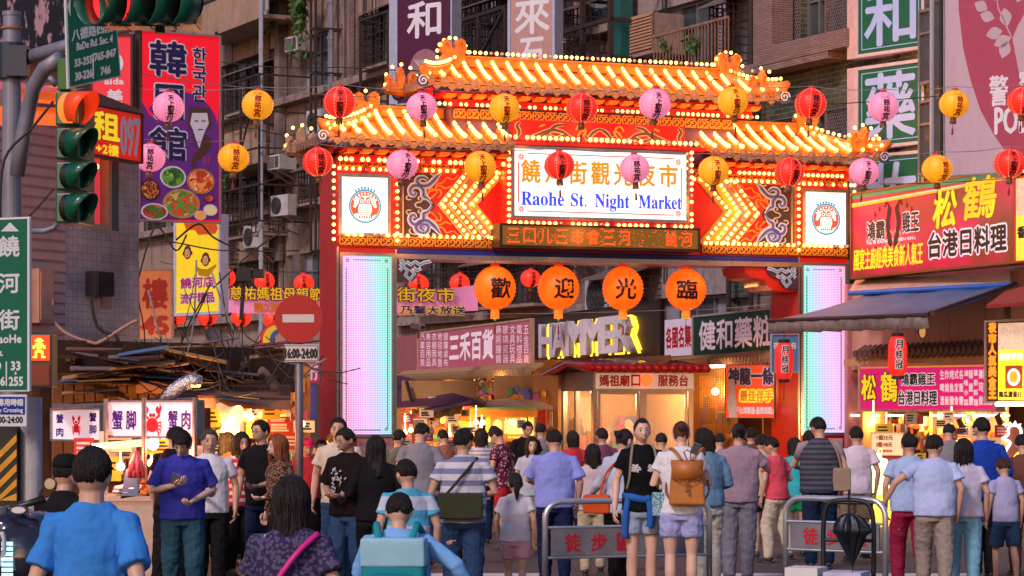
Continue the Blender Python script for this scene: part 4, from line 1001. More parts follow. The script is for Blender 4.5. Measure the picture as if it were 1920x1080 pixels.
for px, py, w_, lab, sp in ((545, 96, .5, 'white window air conditioner under the leafy plant on the brown facade', False), (512, 318, 1.2, 'white unit on the brown facade above the left gate column', False),
      (523, 405, 1.0, 'white fan unit on a steel bracket beside the left gate column', True), (1125, 600, .8, 'beige fan unit seen between the second and third orange lanterns', True)):
 q=BF.world(BF.p(px, py, w_));ac('air_conditioner', lab, q, BF.yaw+R(12 if px < 600 else 0), 1.0 if px != 1125 else 1.6, sp)
# ground floor wall under all of it, dark, behind the stalls
c=MB();c.box(bx_(200), bx_(2200), .02, .3, 0, 3.0);solo('shop_back_wall', 'dark ground-floor wall running behind all the street stalls', 'wall', c, M('dark_wall', (.10,.05,.035), .9), BF)
def cage(b, px0, px1, py0, py1, w, nx=8, nz=6):
 q=BF.rect(px0, px1, py0, py1, w);c=MB();r=.012
 for i in range(nx+1): x=q[0]+(q[1]-q[0])*i/nx;c.box(x-r, x+r, -w-r, -w+r, q[2], q[3])
 for j in range(nz+1):
  z=q[2]+(q[3]-q[2])*j/nz;c.box(q[0]-r, q[1]+r, -w-.02, -w, z-r, z+r)
  for x in (q[0], q[1]): c.box(x-r, x+r, -w, 0, z-r, z+r)
 for x in (q[0], q[1]):
  for y in (-w*.66, -w*.33): c.box(x-r, x+r, y-r, y+r, q[2], q[3])
 part('balcony_cage', c, iron, b);c=MB();c.slab([(q[0]-.1,-w-.25,q[3]-.05),(q[1]+.1,-w-.25,q[3]-.05),(q[1]+.1,0,q[3]+.3),(q[0]-.1,0,q[3]+.3)], (0,0,.03));part('rain_canopy', c, bpy.data.materials.get('canopy_sheet') or M('canopy_sheet', (.20,.13,.11), .7, var=.4, dirt=.7, stretch=(8,1,1)), b)
 c=MB();c.box(q[0], q[1], -w, 0, q[2]-.1, q[2]-.02);part('cage_floor', c, ledge, b)
cage(b1, 418, 486, 355, 440, .9, 10, 6);cage(b1, 560, 588, 318, 378, .5, 5, 5);cage(b1, 674, 736, 20, 118, .6, 8, 7);cage(b1, 345, 402, 440, 500, .8);cage(b1, 420, 486, 135, 205, .6, 9, 4)
cage(b2, 858, 935, 10, 110, .9, 9, 7);cage(b2, 1048, 1090, 20, 118, .7, 6, 6);cage(b2, 1110, 1180, 520, 590, .8, 9, 6);cage(b2, 880, 1000, 490, 570, .8, 12, 6);cage(b2, 760, 860, 480, 560, .8, 12, 6);cage(b3, 1330, 1362, 10, 130, .5, 4, 8)
for px, py, w_, lab in ((590, 250, .5, 'small fan unit high on the brown wall between two red lanterns'), (470, 465, .9, 'fan unit on the lower brown wall right of the Korean banner'), (1070, 480, .6, 'fan unit just under the gate lintel behind the second orange lantern'), (350, 440, .9, 'fan unit half hidden behind the monkey sign')):
 q=BF.world(BF.p(px, py, w_));ac('air_conditioner', lab, q, BF.yaw+R(8), 1.1, True)
rr=random.Random(77);gr_=MB()
for i in range(26):
 px=rr.choice((430,500,535,600,660,668,700,890,1000,1150,1240,1420)) + rr.uniform(-6,6);w_=rr.uniform(.05,.3);x=bx_(px, w_);x2=x+rr.uniform(-.4,.4);gr_.tube([(x,-w_,rr.uniform(3,6)), (x+rr.uniform(-.1,.1),-w_,8), (x2,-w_,11), (x2,-w_,16)], .018, 5)
part('facade_wire', gr_, cable, b2, kind='stuff')
# plants on the facade
def plant(px, py, w_, n, r, lab, hang=.6, fr=BF):
 q0=fr.p(px, py, w_);st_=MB();lf=MB();rr_=random.Random(int(px))
 for i in range(n):
  a=rr_.uniform(0, 6.28);e=q0+Vector((math.cos(a)*r*rr_.random(), -abs(math.sin(a))*r*.4, rr_.uniform(-hang, .5)*r*2));mid=q0.lerp(e, .5)+Vector((0,0,.15*r));st_.tube([q0, mid, e], .008, 4)
  for k in range(9):
   p=q0.lerp(mid, k/4) if k < 4 else mid.lerp(e, (k-4)/4);d1=Vector((rr_.uniform(-1,1), rr_.uniform(-1,.3), rr_.uniform(-1.2,.3))).normalized()*r*.24;s2=d1.cross(Vector((0,1,.3))).normalized()*r*.06
   lf.add([p, p+d1*.5+s2, p+d1, p+d1*.5-s2], [(0,1,2,3)])
 t=thing('hanging_plant', lab, 'plant', fr, q0);part('stem', st_, M('stem', (.12,.08,.04), .8), t, kind='stuff');part('leaves', lf, M('leaf_green', (.06,.16,.03), .6, var=.5, scale=7) if 'leaf_green' not in bpy.data.materials else MT['leaf_green'], t, kind='stuff')
plant(572, 20, .6, 34, .95, 'leafy green plant growing out of the brown facade above the window air conditioner', .8)
plant(515, 50, .5, 14, .5, 'small green shoots left of the grey drain pipe', .2)
plant(1255, 110, .9, 10, .5, 'grassy plant behind the balcony rail above the gate ridge', -.2);plant(1310, 112, .9, 12, .55, 'spiky plant on the railed balcony near the right ridge ornament', -.2)
plant(425, 350, 1.5, 12, .5, 'scrappy green plant on the balcony right of the food pictures', .2)
# UPRIGHT SIGNS ON THE FACADES
ink_w=M('ink_white', (.78,.78,.86), .5, var=.05);ink_bl=M('ink_pale_blue', (.33,.44,.78), .5, var=.05, emit=.10);ink_y=M('ink_yellow', (.88,.62,.02), .5, emit=.35, ecol=(1,.75,.02));ink_r=M('ink_red', (.55,.02,.02), .5);ink_k=M('ink_black', (.01,.01,.012), .5)
gs=M('medicine_green', (.003,.085,.045), .6, var=.1, emit=.10, ecol=(.0,.14,.06));rim=M('sign_rim_white', (.62,.52,.60), .5, var=.1, dirt=.3)
for i, (y0, y1, ch, ins) in enumerate(((-36, 94, '和', None), (124, 270, '藥', None), (293, 430, '妝', None))):
 fr=Fr(1603, 44.6, 1731, 43.4)
 t, q=sign('upright_sign', 'green box sign with large pale character %s, %s of the stack at right' % (ch, ('top', 'middle', 'bottom')[i]), fr, 1610, 1729, y0, y1, 0, gs, rim, th=.3, border=.06, group='green medicine signs')
 lett(t, fr, ch, 1622, 1716, y0+12, y1-12, ink_bl, bold=.022)
 c=MB();b_=.07
 for qq in ((q[0]+b_, q[1]-b_, q[3]-b_-.015, q[3]-b_), (q[0]+b_, q[1]-b_, q[2]+b_, q[2]+b_+.015), (q[0]+b_, q[0]+b_+.015, q[2]+b_, q[3]-b_), (q[1]-b_-.015, q[1]-b_, q[2]+b_, q[3]-b_)): c.box(qq[0], qq[1], -.006, -.001, qq[2], qq[3])
 part('border_line', c, ink_bl, t)
 c=MB();c.box(q[0]-.28, q[0]-.075, .0, .25, q[2]-.06, q[3]+.06);part('side_box', c, M('sign_side_pink', (.66,.46,.46), .5, dirt=.2) if i == 0 else MT['sign_side_pink'], t)
 c=MB();c.bar(((q[0]+q[1])/2, .2, q[2]-.1), ((q[0]+q[1])/2+.3, 3.5, q[2]-.1), .08);c.bar(((q[0]+q[1])/2, .2, q[2]-.1), ((q[0]+q[1])/2, .2, q[2]-.02), .1);part('bracket', c, iron, t)
# maroon sign with fork emblem
fr=Fr(742, 54, 848, 53)
t, q=sign('upright_sign', 'maroon upright sign with pale character 和 and a round fork emblem', fr, 746, 846, -60, 190, 0, M('maroon_sheet', (.085,.008,.045), .45, var=.1), M('rim_pale_blue', (.40,.48,.62), .5), th=.3, border=.04)
lett(t, fr, '和', 764, 826, 3, 69, ink_w, bold=.02)
c=MB();e_=fr.p(796, 128);c.disc((e_.x, e_.z), .43, -.006, -.001, 32);part('round_emblem', c, M('emblem_mauve', (.34,.16,.19), .5), t)
c=MB()
for k in range(4): c.ribbon([(e_.x-.30+k*.08, e_.z+.22-k*.005), (e_.x-.02+k*.03, e_.z-.06)], [.01,.035], -.012, -.007)
c.ribbon([(e_.x+.0, e_.z-.03), (e_.x+.25, e_.z-.33)], [.12,.06], -.014, -.007);part('fork_print', c, ink_w, t)
c=MB();c.box(q[0]-.26, q[0]-.05, .0, .3, q[2], q[3]+.05);part('side_box', c, M('side_blue_white', (.42,.48,.62), .5, dirt=.2), t)
fr=Fr(950, 50.5, 1040, 49.8)
t, q=sign('upright_sign', 'faded pink upright sign with brushed white characters rising behind the gate ridge', fr, 958, 1036, -60, 135, 0, M('faded_pink', (.52,.30,.27), .6, var=.12, dirt=.3), M('rim_bluewhite', (.42,.48,.66), .5), th=.28, border=.07)
lett(t, fr, '來', 966, 1030, -8, 62, ink_w, bold=.018);lett(t, fr, '石', 975, 1018, 72, 128, ink_w, bold=.018)
# police banner at right
fr=Fr(1768, 38.2, 1960, 37.2)
t, q=sign('police_banner', 'tall pale banner with a rose leaf emblem and the word POLICE, right edge', fr, 1772, 2010, -80, 322, 0, M('banner_pinkwhite', (.56,.42,.50), .55, var=.06, dirt=.15), dsteel, th=.05, border=.02)
rose=M('banner_rose', (.42,.06,.12), .5, var=.08)
c=MB();pts=[fr.p(x, y) for x, y in ((1796,-60),(1798,20),(1806,90),(1820,150),(1838,205),(1862,250),(1885,283),(1915,318),(2008,318),(2008,-60))];c.prism([(p.x, p.z) for p in pts], -.006, -.001);part('rose_field', c, rose, t)
def leaf(c, x, y, a, L_, wd_):
 p0=fr.p(x, y);pts=[]
 for k in range(9): tt=k/8;pts.append((tt*L_, math.sin(math.pi*tt)*wd_))
 for k in range(7, 0, -1): tt=k/8;pts.append((tt*L_, -math.sin(math.pi*tt)*wd_))
 ca, sa=math.cos(a), math.sin(a);c.prism([(p0.x+x_*ca-z_*sa, p0.z+x_*sa+z_*ca) for x_, z_ in pts], -.011, -.0065)
c=MB()
for x, y, a, L_, wd_ in ((1852,18,150,.25,.09),(1872,2,120,.3,.1),(1865,35,160,.26,.09),(1880,58,190,.28,.1),(1889,50,100,.3,.1),(1896,70,200,.3,.1),(1890,77,250,.28,.1),(1908,5,70,.3,.1),(1925,40,60,.4,.14),(1860,-10,140,.3,.1)): leaf(c, x, y, R(a), L_, wd_)
p=[fr.p(*q_) for q_ in ((1868,-20),(1872,15),(1886,45),(1897,70))];c.ribbon([(q_.x, q_.z) for q_ in p], .02, -.011, -.0065)
pts=[fr.p(x, y) for x, y in ((1899,72),(1908,50),(1925,20),(1950,0),(1990,0),(1990,300),(1940,280),(1914,150),(1908,120))];c.prism([(p_.x, p_.z) for p_ in pts[:5]+[fr.p(1990,120)]+pts[7:]], -.0125, -.0115)
part('leaf_print', c, MT['banner_pinkwhite'], t)
lett(t, fr, '警', 1856, 1890, 142, 198, ink_w, bold=.01, lift=.008);lett(t, fr, '察', 1912, 1944, 130, 190, ink_w, bold=.01, lift=.014);lett(t, fr, 'POLICE', 1866, 1976, 198, 248, ink_w, bold=.014, lift=.008)
# LEFT BUILDING AND SIGNS
LF=Vp(0, 26.5, 3500)
def lx(px, w=0): return LF.p(px, 500, w).x
def lz(px, py, w=0): return LF.p(px, py, w).z
lb=thing('corner_building', 'corner building at left with pink siding and stained pale tile wall', 'building', LF, (lx(0), 0, 0));INFO[lb.name]=Vector((lx(0), 0, 0))
sid=M('pink_siding', (.58,.38,.36), .55, var=.1, scale=2, dirt=.35);ptile=TILE('stained_pale_tile', (.62,.50,.50), (.54,.43,.44), (.36,.29,.30), .085, .085, off=0, bump=.25, dirt=.6, msize=.004)
def corr(x0, x1, z0, z1, st_=.115):
 n=int((z1-z0)/st_)
 for i in range(n):
  z=z0+(z1-z0)*i/n;z_=z0+(z1-z0)*(i+1)/n;c=MB()
  c.add([(x0,0,z),(x1,0,z),(x1,-.03,z+.02),(x0,-.03,z+.02),(x1,-.03,z_-.03),(x0,-.03,z_-.03),(x1,0,z_),(x0,0,z_)], [(0,1,2,3),(3,2,4,5),(5,4,6,7)]);part('siding_board', c, sid, lb)
corr(lx(-80), lx(119), 1.9, lz(60, 232))
c=MB();c.box(lx(-80), lx(259), .004, .4, 1.2, 1.9);c.box(lx(-80), lx(119), .004, .4, 1.9, lz(60,232));part('lower_wall', c, sid, lb)
wx0, wx1, wz0, wz1=lx(158), lx(206), lz(180, 430), lz(180, 268)
ztb=lz(180, 205)
for q in ((lx(119)+.003, wx0, 1.9, ztb), (wx1, lx(258), 1.9, ztb), (wx0, wx1, 1.9, wz0), (wx0, wx1, wz1, ztb)): c=MB();c.box(q[0], q[1], -.02, .4, q[2], q[3]);part('tile_wall', c, ptile, lb)
c=MB();t_=.06;c.box(wx0, wx1, -.03, .2, wz0, wz0+t_);c.box(wx0, wx1, -.03, .2, wz1-t_, wz1);c.box(wx1-t_, wx1, -.03, .2, wz0+t_, wz1-t_);c.box(wx0, wx0+t_, -.03, .2, wz0+t_, wz1-t_);wn_=part('window', c, M('window_frame_tan', (.40,.26,.18), .5), lb)
c=MB();c.box(wx0+t_, wx1-t_, .1, .12, wz0+t_, wz1-t_);part('pane', c, M('red_lit_glass', (.35,.02,.03), .2, emit=.35, ecol=(.9,.05,.08)), wn_)
c=MB();c.ball((wx0+.18, -.02, wz1-.28), .04, nu=8, nv=6);part('window_bulb', c, EM('small_bulb', (1,.5,.12), 3), wn_)
c=MB();c.box(wx1+.02, wx1+.13, -.025, -.021, wz0, wz1+.1);part('dark_tile_strip', c, M('slate', (.06,.08,.09), .6), lb)
# roofs upper left: slanted brown roof line, orange tarp, black shelter cloth
c=MB();a, b_=LF.p(60,222), LF.p(262,152);c.slab([LF.p(40,210,.1), LF.p(120,206,.1), LF.p(262,222,.1), LF.p(262,205,.1), LF.p(160,165,.1), LF.p(100,180,.1)], (0,.5,0));part('roof_slope', c, M('roof_brown', (.25,.15,.13), .8, dirt=.5), lb)
def poly(name, label, cat, pts, d, th, mat, fr=None, group=None):
 fr=fr or Fr(pts[0][0], d, pts[0][0]+100, d);c=MB();c.prism([(fr.p(x, y).x, fr.p(x, y).z) for x, y in pts], 0, th);return solo(name, label, cat, c, mat, fr, group=group)
bw=M('ragged_black_cloth', (.012,.012,.02), .9, var=.6, scale=8)
b=bw.node_tree.nodes['Principled BSDF'];nt=bw.node_tree
n=nt.nodes.new('ShaderNodeTexNoise');n.inputs['Scale'].default_value=5.5;n.inputs['Detail'].default_value=8;tcn=nt.nodes.new('ShaderNodeTexCoord');mpn=nt.nodes.new('ShaderNodeMapping');mpn.inputs['Scale'].default_value=(1.6,1,.6);nt.links.new(tcn.outputs['Object'], mpn.inputs[0]);nt.links.new(mpn.outputs[0], n.inputs[0])
cr=nt.nodes.new('ShaderNodeValToRGB');cr.color_ramp.elements[0].position=.56;cr.color_ramp.elements[0].color=(.008,.009,.018,1);cr.color_ramp.elements[1].position=.62;cr.color_ramp.elements[1].color=(.42,.26,.30,1);nt.links.new(n.outputs[0], cr.inputs[0]);nt.links.new(cr.outputs[0], b.inputs['Base Color'])
poly('building_wall', 'old wall patched with peeling black cloth above the orange tarpaulin', 'wall', [(-80,-60),(262,-60),(262,160),(190,140),(120,128),(100,120),(60,105),(-80,110)], 30, .2, bw)
poly('building_wall', 'plain brown upper wall behind the green traffic light', 'wall', [(-80,110),(60,105),(262,150),(262,230),(-80,230)], 30.3, .2, M('upper_wall', (.22,.12,.12), .8, dirt=.6))
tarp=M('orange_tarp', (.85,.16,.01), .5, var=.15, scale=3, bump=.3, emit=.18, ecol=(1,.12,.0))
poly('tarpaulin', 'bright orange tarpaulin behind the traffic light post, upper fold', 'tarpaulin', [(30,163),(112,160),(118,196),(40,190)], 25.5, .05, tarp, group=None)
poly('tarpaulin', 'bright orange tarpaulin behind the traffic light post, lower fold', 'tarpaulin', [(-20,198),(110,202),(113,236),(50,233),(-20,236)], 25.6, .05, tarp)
poly('tarpaulin', 'crumpled pink plastic sheet above the orange tarpaulin', 'tarpaulin', [(-20,150),(60,158),(112,166),(98,172),(40,167),(-20,168)], 25.4, .03, M('pink_sheet', (.6,.12,.2), .5, bump=.5))
# siding detail: conduit boxes
q=LF.rect(160, 193, 510, 556, .02);c=MB();c.box(q[0], q[1], -.18, -.02, q[2], q[3])
for i in range(9): c.box(q[0]+(q[1]-q[0])*(i+.2)/9, q[0]+(q[1]-q[0])*(i+.6)/9, -.2, -.18, q[2], q[3])
solo('vent_box', 'black ribbed vent box on the stained pale wall', 'vent', c, M('vent_dark', (.03,.02,.025), .5), LF)
q=LF.rect(50, 78, 505, 606, .02);c=MB();c.box(q[0], q[1], -.2, -.02, q[2], q[3]);c.box(q[0]+.02, q[1]-.02, -.21, -.2, q[2]+.03, q[3]-.03);c.box(q[1]-.05, q[1]-.03, -.23, -.21, q[2]+.2, q[2]+.28);solo('meter_box', 'tan metal meter box on the pink siding beside the green street sign', 'meter box', c, M('meter_tan', (.50,.28,.20), .5, dirt=.3), LF)
q=LF.rect(190, 208, 548, 580, .02);c=MB();c.box(q[0], q[1], -.03, -.021, q[2], q[3]);solo('cardboard_sheet', 'small brown board fixed under the black vent box', 'board', c, M('board_tan', (.45,.25,.2), .8), LF)
# red hanging signs
fr=Fr(200, 29.5, 290, 29.5)
t, q=sign('hanging_sign', 'red upright sign with white lettering 美 partly hidden behind the green street sign', fr, 172, 245, 68, 222, 0, M('sign_red', (.62,.01,.035), .45, emit=.22, ecol=(.9,.01,.04)), iron, border=.03)
lett(t, fr, '美', 200, 230, 168, 194, ink_w, bold=.006);lett(t, fr, 'aida', 196, 232, 147, 158, ink_w, bold=.004)
c=MB();e_=fr.p(216, 119);c.disc((e_.x, e_.z), .1, -.006, -.001, 24, .13);part('white_disc', c, ink_w, t)
for px in (247, 256): c=MB();x=fr.p(px, 100).x;c.box(x-.02, x+.02, .1, .16, fr.p(px, 215).z, fr.p(px, 62).z);part('post', c, iron, t)
fr=Vp(166, 27.6, 3000)
t, q=sign('for_rent_sign', 'red sign with yellow 租 and the digits 097 on the corner building', fr, 170, 264, 207, 296, .25, M('rent_red', (.68,.012,.008), .45, emit=.25, ecol=(.9,.015,.0)), iron, border=.02)
lett(t, fr, '租', 173, 223, 212, 262, ink_y, bold=.014, out=(M('ink_dred',(.3,.0,.0),.5), .02));lett(t, fr, '097', 226, 262, 221, 292, ink_w, bold=.014);lett(t, fr, '+2樓', 180, 222, 270, 290, ink_y, bold=.006)
# Korean restaurant banner
fr=Vp(262, 35.5, 9000)
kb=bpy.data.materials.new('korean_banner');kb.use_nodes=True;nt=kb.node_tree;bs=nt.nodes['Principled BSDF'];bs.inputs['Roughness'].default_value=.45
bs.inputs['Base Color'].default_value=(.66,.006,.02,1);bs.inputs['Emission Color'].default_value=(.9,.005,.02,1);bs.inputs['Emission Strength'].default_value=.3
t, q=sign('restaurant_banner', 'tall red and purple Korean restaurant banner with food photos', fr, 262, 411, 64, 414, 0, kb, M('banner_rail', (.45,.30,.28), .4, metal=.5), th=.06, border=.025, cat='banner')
purple=M('banner_purple', (.11,.018,.20), .45, var=.1, emit=.06, ecol=(.3,.04,.4))
c=MB();
def ks(pts): return [(fr.p(x, y).x, fr.p(x, y).z) for x, y in pts]
arc=[(337+math.cos(a)*73, 250-math.sin(a)*78) for a in [R(x) for x in range(0, 181, 12)]]
c.prism(ks([(410,412),(410,200)]+[(x, y) for x, y in arc if x < 409 and x > 275 ]+[(300,230),(280,215),(263,185),(263,412)]), -.005, -.001);part('purple_field', c, purple, t)
kw=M('ink_banner_navy', (.02,.012,.10), .5)
for ch, y0, y1 in (('韓', 78, 142), ('國', 160, 222), ('館', 240, 300)): lett(t, fr, ch, 281 if ch != '國' else 292, 348 if ch != '國' else 342, y0, y1, kw, bold=.012, out=(ink_w, .034), lift=.006)
lett(t, fr, '한국관', 361, 386, 88, 192, kw, bold=.004, out=(ink_w, .016), lift=.006, vert=True)
# printed figure with long beard
c=MB();mats=[M('print_brown', (.10,.04,.02), .5), ink_w, M('print_dark', (.03,.01,.03), .5)]
c.mi=0;c.prism(ks([(354,200),(392,203),(397,240),(390,244),(386,222),(362,222),(358,244),(352,240)]), -.010, -.006)
c.mi=1;c.prism(ks([(360,212),(388,212),(391,232),(384,245),(378,262),(373,278),(367,262),(362,245),(356,232)]), -.013, -.0105)
c.mi=0;c.prism(ks([(360,245),(372,282),(385,250),(394,258),(396,272),(385,290),(368,302),(366,316),(357,312),(362,290),(372,283),(364,270)]), -.010, -.006);c.mi=2
for a in ((364,226,371,226), (377,226,385,226), (370,242,380,242)): c.prism(ks([(a[0],a[1]),(a[2],a[3]),(a[2],a[3]+2),(a[0],a[1]+2)]), -.0150, -.0135)
part('printed_figure', c, mats, t)
lett(t, fr, '點子', 380, 394, 292, 308, M('seal_red', (.6,.1,.1), .5), lift=.008)
# printed dishes: flat print with mixed colours
def dish(cx_, cy_, rx, ry, rimc, cols, seed):
 m=bpy.data.materials.new('print_dish');m.use_nodes=True;nt=m.node_tree;b=nt.nodes['Principled BSDF'];v=nt.nodes.new('ShaderNodeTexVoronoi');v.inputs['Scale'].default_value=16;tc=nt.nodes.new('ShaderNodeTexCoord');nz=nt.nodes.new('ShaderNodeTexNoise');nz.inputs['Scale'].default_value=9
 mpp=nt.nodes.new('ShaderNodeMapping');mpp.inputs['Location'].default_value=(seed*3.1, 0, seed);nt.links.new(tc.outputs['Object'], mpp.inputs[0]);mxx=nt.nodes.new('ShaderNodeVectorMath');mxx.operation='ADD';nt.links.new(mpp.outputs[0], nz.inputs[0]);nt.links.new(mpp.outputs[0], mxx.inputs[0])
 sc3=nt.nodes.new('ShaderNodeVectorMath');sc3.operation='SCALE';sc3.inputs['Scale'].default_value=.25;nt.links.new(nz.outputs['Color'], sc3.inputs[0]);nt.links.new(sc3.outputs[0], mxx.inputs[1]);nt.links.new(mxx.outputs[0], v.inputs['Vector'])
 cr=nt.nodes.new('ShaderNodeValToRGB');cr.color_ramp.interpolation='CONSTANT';e=cr.color_ramp.elements;e[0].color=(*cols[0],1);e[1].color=(*cols[-1],1);e[1].position=.8
 for i, cc in enumerate(cols[1:-1]): qn=e.new((i+1)/(len(cols)));qn.color=(*cc,1)
 nt.links.new(v.outputs['Color'], cr.inputs[0]);nt.links.new(cr.outputs[0], b.inputs['Base Color']);nt.links.new(cr.outputs[0], b.inputs['Emission Color']);b.inputs['Emission Strength'].default_value=.15
 p=fr.p(cx_, cy_);k=S(35.6);c=MB();c.mi=0;c.disc((p.x, p.z), rx/k, -.012-seed*.0012, -.006, 28, ry/k);c.mi=1;c.disc((p.x, p.z), rx*.86/k, -.0126-seed*.0012, -.0125-seed*.0012+.0004, 28, ry*.84/k);part('printed_dish', c, [rimc, m], t)
dish(281, 356, 20, 20, M('bowl_dark', (.05,.02,.01), .5), [(.30,.03,.01),(.5,.15,.03),(.10,.02,.01),(.6,.3,.1)], 0)
dish(324, 332, 26, 21, ink_w, [(.04,.16,.02),(.12,.30,.03),(.02,.08,.02),(.3,.4,.1)], 1)
dish(376, 340, 28, 24, M('bowl_tan', (.6,.25,.05), .5), [(.7,.08,.02),(.8,.25,.05),(.4,.04,.01),(.7,.5,.3)], 2)
dish(340, 382, 37, 28, M('bowl_bronze', (.55,.35,.12), .5), [(.06,.16,.02),(.7,.05,.02),(.12,.25,.03),(.75,.30,.10)], 3)
dish(289, 397, 27, 16, ink_w, [(.35,.01,.02),(.08,.12,.02),(.5,.1,.02),(.2,.02,.01)], 4)
dish(394, 394, 14, 11, ink_w, [(.8,.6,.3),(.85,.7,.5)], 5);dish(375, 404, 12, 9, ink_w, [(.8,.35,.08),(.8,.7,.5)], 6);dish(391, 372, 10, 7, M('bowl_dark2', (.1,.02,.01), .5), [(.6,.1,.02),(.3,.03,.01)], 7)
c=MB()
for px in (264, 410): x=fr.p(px, 100).x;c.box(x-.02, x+.02, .07, .11, fr.p(px, 416).z, fr.p(px, 58).z)
part('post', c, iron, t)
# monkey banana sign and orange building sign
fr=Fr(330, 38.5, 412, 37.5)
t, q=sign('upright_sign', 'yellow upright sign with two cartoon monkeys and a banana below the Korean banner', fr, 331, 412, 412, 585, 0, M('sign_yellow', (.80,.60,.02), .45, emit=.22, ecol=(.9,.62,.0)), M('rim_pale', (.55,.6,.75), .5), border=.05)
c=MB();c.prism(ks([(344,414),(404,414),(409,428),(404,438),(372,440),(366,431),(350,431)]), -.008, -.004);part('orange_mark', c, [M('mark_orange', (.85,.12,.01), .5)], t)
mm=[M('monkey_brown', (.13,.035,.02), .5), M('monkey_face', (.80,.42,.22), .5), M('banana_line', (.55,.30,.0), .5)]
c=MB();k=S(38)
for cx_, cy_ in ((352,473),(386,486)):
 p=fr.p(cx_, cy_);c.mi=0;c.disc((p.x, p.z), 13/k, -.008, -.002, 20);
 for s_ in (-1,1): c.disc((p.x+s_*13/k, p.z-2/k), 4/k, -.0075, -.002, 12)
 c.mi=1;c.disc((p.x, p.z-2/k), 9.5/k, -.010, -.0085, 20, 8.5/k);c.mi=0
 for s_ in (-1,1): c.disc((p.x+s_*3.6/k, p.z+.5/k), 1.3/k, -.012, -.0105, 8)
 c.ribbon([(p.x-3/k, p.z-5/k), (p.x, p.z-6.5/k), (p.x+3/k, p.z-5/k)], 1/k, -.012, -.0105)
c.mi=2;c.ribbon(ks([(368,498),(375,510),(390,512),(406,497)]), [.02,.11,.12,.03], -.011, -.009);part('monkey_print', c, mm, t)
for st, y0, y1 in (('饒河店', 520, 539), ('流行精品', 549, 568)): lett(t, fr, st, 339, 402, y0, y1, M('ink_magenta', (.55,.03,.25), .5), bold=.006, out=(ink_w, .018))
fr=Fr(259, 33, 325, 33)
t, q=sign('upright_sign', 'orange-tan upright sign with red character 樓 and the digits 45', fr, 261, 321, 507, 634, 0, M('sign_tan', (.62,.22,.09), .5, emit=.16, ecol=(.8,.2,.06), dirt=.3), dsteel, border=.02)
lett(t, fr, '樓', 268, 314, 523, 578, M('ink_oldred', (.60,.03,.02), .5), bold=.014);lett(t, fr, '45', 265, 315, 594, 626, MT['ink_oldred'], bold=.02)
# pink festival banner, left and right of the column
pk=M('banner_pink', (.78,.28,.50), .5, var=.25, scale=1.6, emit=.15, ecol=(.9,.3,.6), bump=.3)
fr=Fr(392, 44.5, 900, 46.5)
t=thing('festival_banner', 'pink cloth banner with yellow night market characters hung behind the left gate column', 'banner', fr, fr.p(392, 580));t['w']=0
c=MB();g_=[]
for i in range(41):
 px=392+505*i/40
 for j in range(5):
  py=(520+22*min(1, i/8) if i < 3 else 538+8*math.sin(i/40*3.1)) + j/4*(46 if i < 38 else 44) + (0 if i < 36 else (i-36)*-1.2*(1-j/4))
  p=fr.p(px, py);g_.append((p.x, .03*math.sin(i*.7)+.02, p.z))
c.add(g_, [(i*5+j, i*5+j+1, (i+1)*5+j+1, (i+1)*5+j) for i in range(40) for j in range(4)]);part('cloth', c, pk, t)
by=M('ink_banner_yellow', (.90,.62,.04), .5, emit=.12);bo=M('ink_banner_orange', (.85,.25,.02), .5);bn=M('ink_navy', (.03,.02,.22), .5);brn=M('ink_brown', (.22,.05,.04), .5)
for st, x0, x1 in (('慈祐媽祖母親節', 430, 600), ('街夜市', 742, 850)): lett(t, fr, st, x0, x1, 539 if x0 < 700 else 540, 563 if x0 < 700 else 566, by, bold=.004, out=(brn, .022), lift=.04, name='lettering')
lett(t, fr, '第2波', 474, 525, 568, 585, bo, bold=.01, lift=.04);lett(t, fr, '乃馨大放送', 748, 870, 574, 590, bn, bold=.004, out=(by, .02), lift=.04)
# NO ENTRY SIGN
d0=25.6
b_=P(561, 598, d0);b_.z=0
t=thing('no_entry_sign', 'round red no entry sign with white bar and a time plate on a grey post', 'road sign', W, b_)
z1=P(561, 598, d0).z;x=b_.x;y=b_.y;k=S(d0)
c=MB();c.tube([(x, y, 0), (x, y, z1+.2)], .045, 12);part('post', c, M('sign_post', (.20,.17,.19), .5, metal=.5, dirt=.4), t, smooth=True)
c=MB();c.mi=0;c.disc((x, z1), 45/k, y-.07, y-.055, 40);part('disc', c, M('no_entry_red', (.42,.008,.012), .35, var=.08), t)
c=MB();c.box(x-30/k, x+29/k, y-.076, y-.0705, z1-7/k, z1+8/k);part('white_bar', c, M('reflective_white', (.62,.56,.56), .4, var=.08), t)
zc=P(561, 663, d0).z;c=MB();c.box(x-29/k+.01, x+38/k, y-.065, y-.05, zc-16/k, zc+17/k);pl=part('time_plate', c, MT['reflective_white'], t, bevel=.008)
c=MB();c.text('16:00-24:00', x-25/k, x+34/k, zc-9/k, zc+9/k, y-.068, bold=.006);part('lettering', c, ink_k, pl)
c=MB();xx0, xx1, za, zb=x-27/k, x+36/k, zc-14/k, zc+15/k
for q in ((xx0, xx1, zb-.006, zb), (xx0, xx1, za, za+.006), (xx0, xx0+.006, za, zb), (xx1-.006, xx1, za, zb)): c.box(q[0], q[1], y-.067, y-.0655, q[2], q[3])
part('plate_border', c, ink_k, pl)
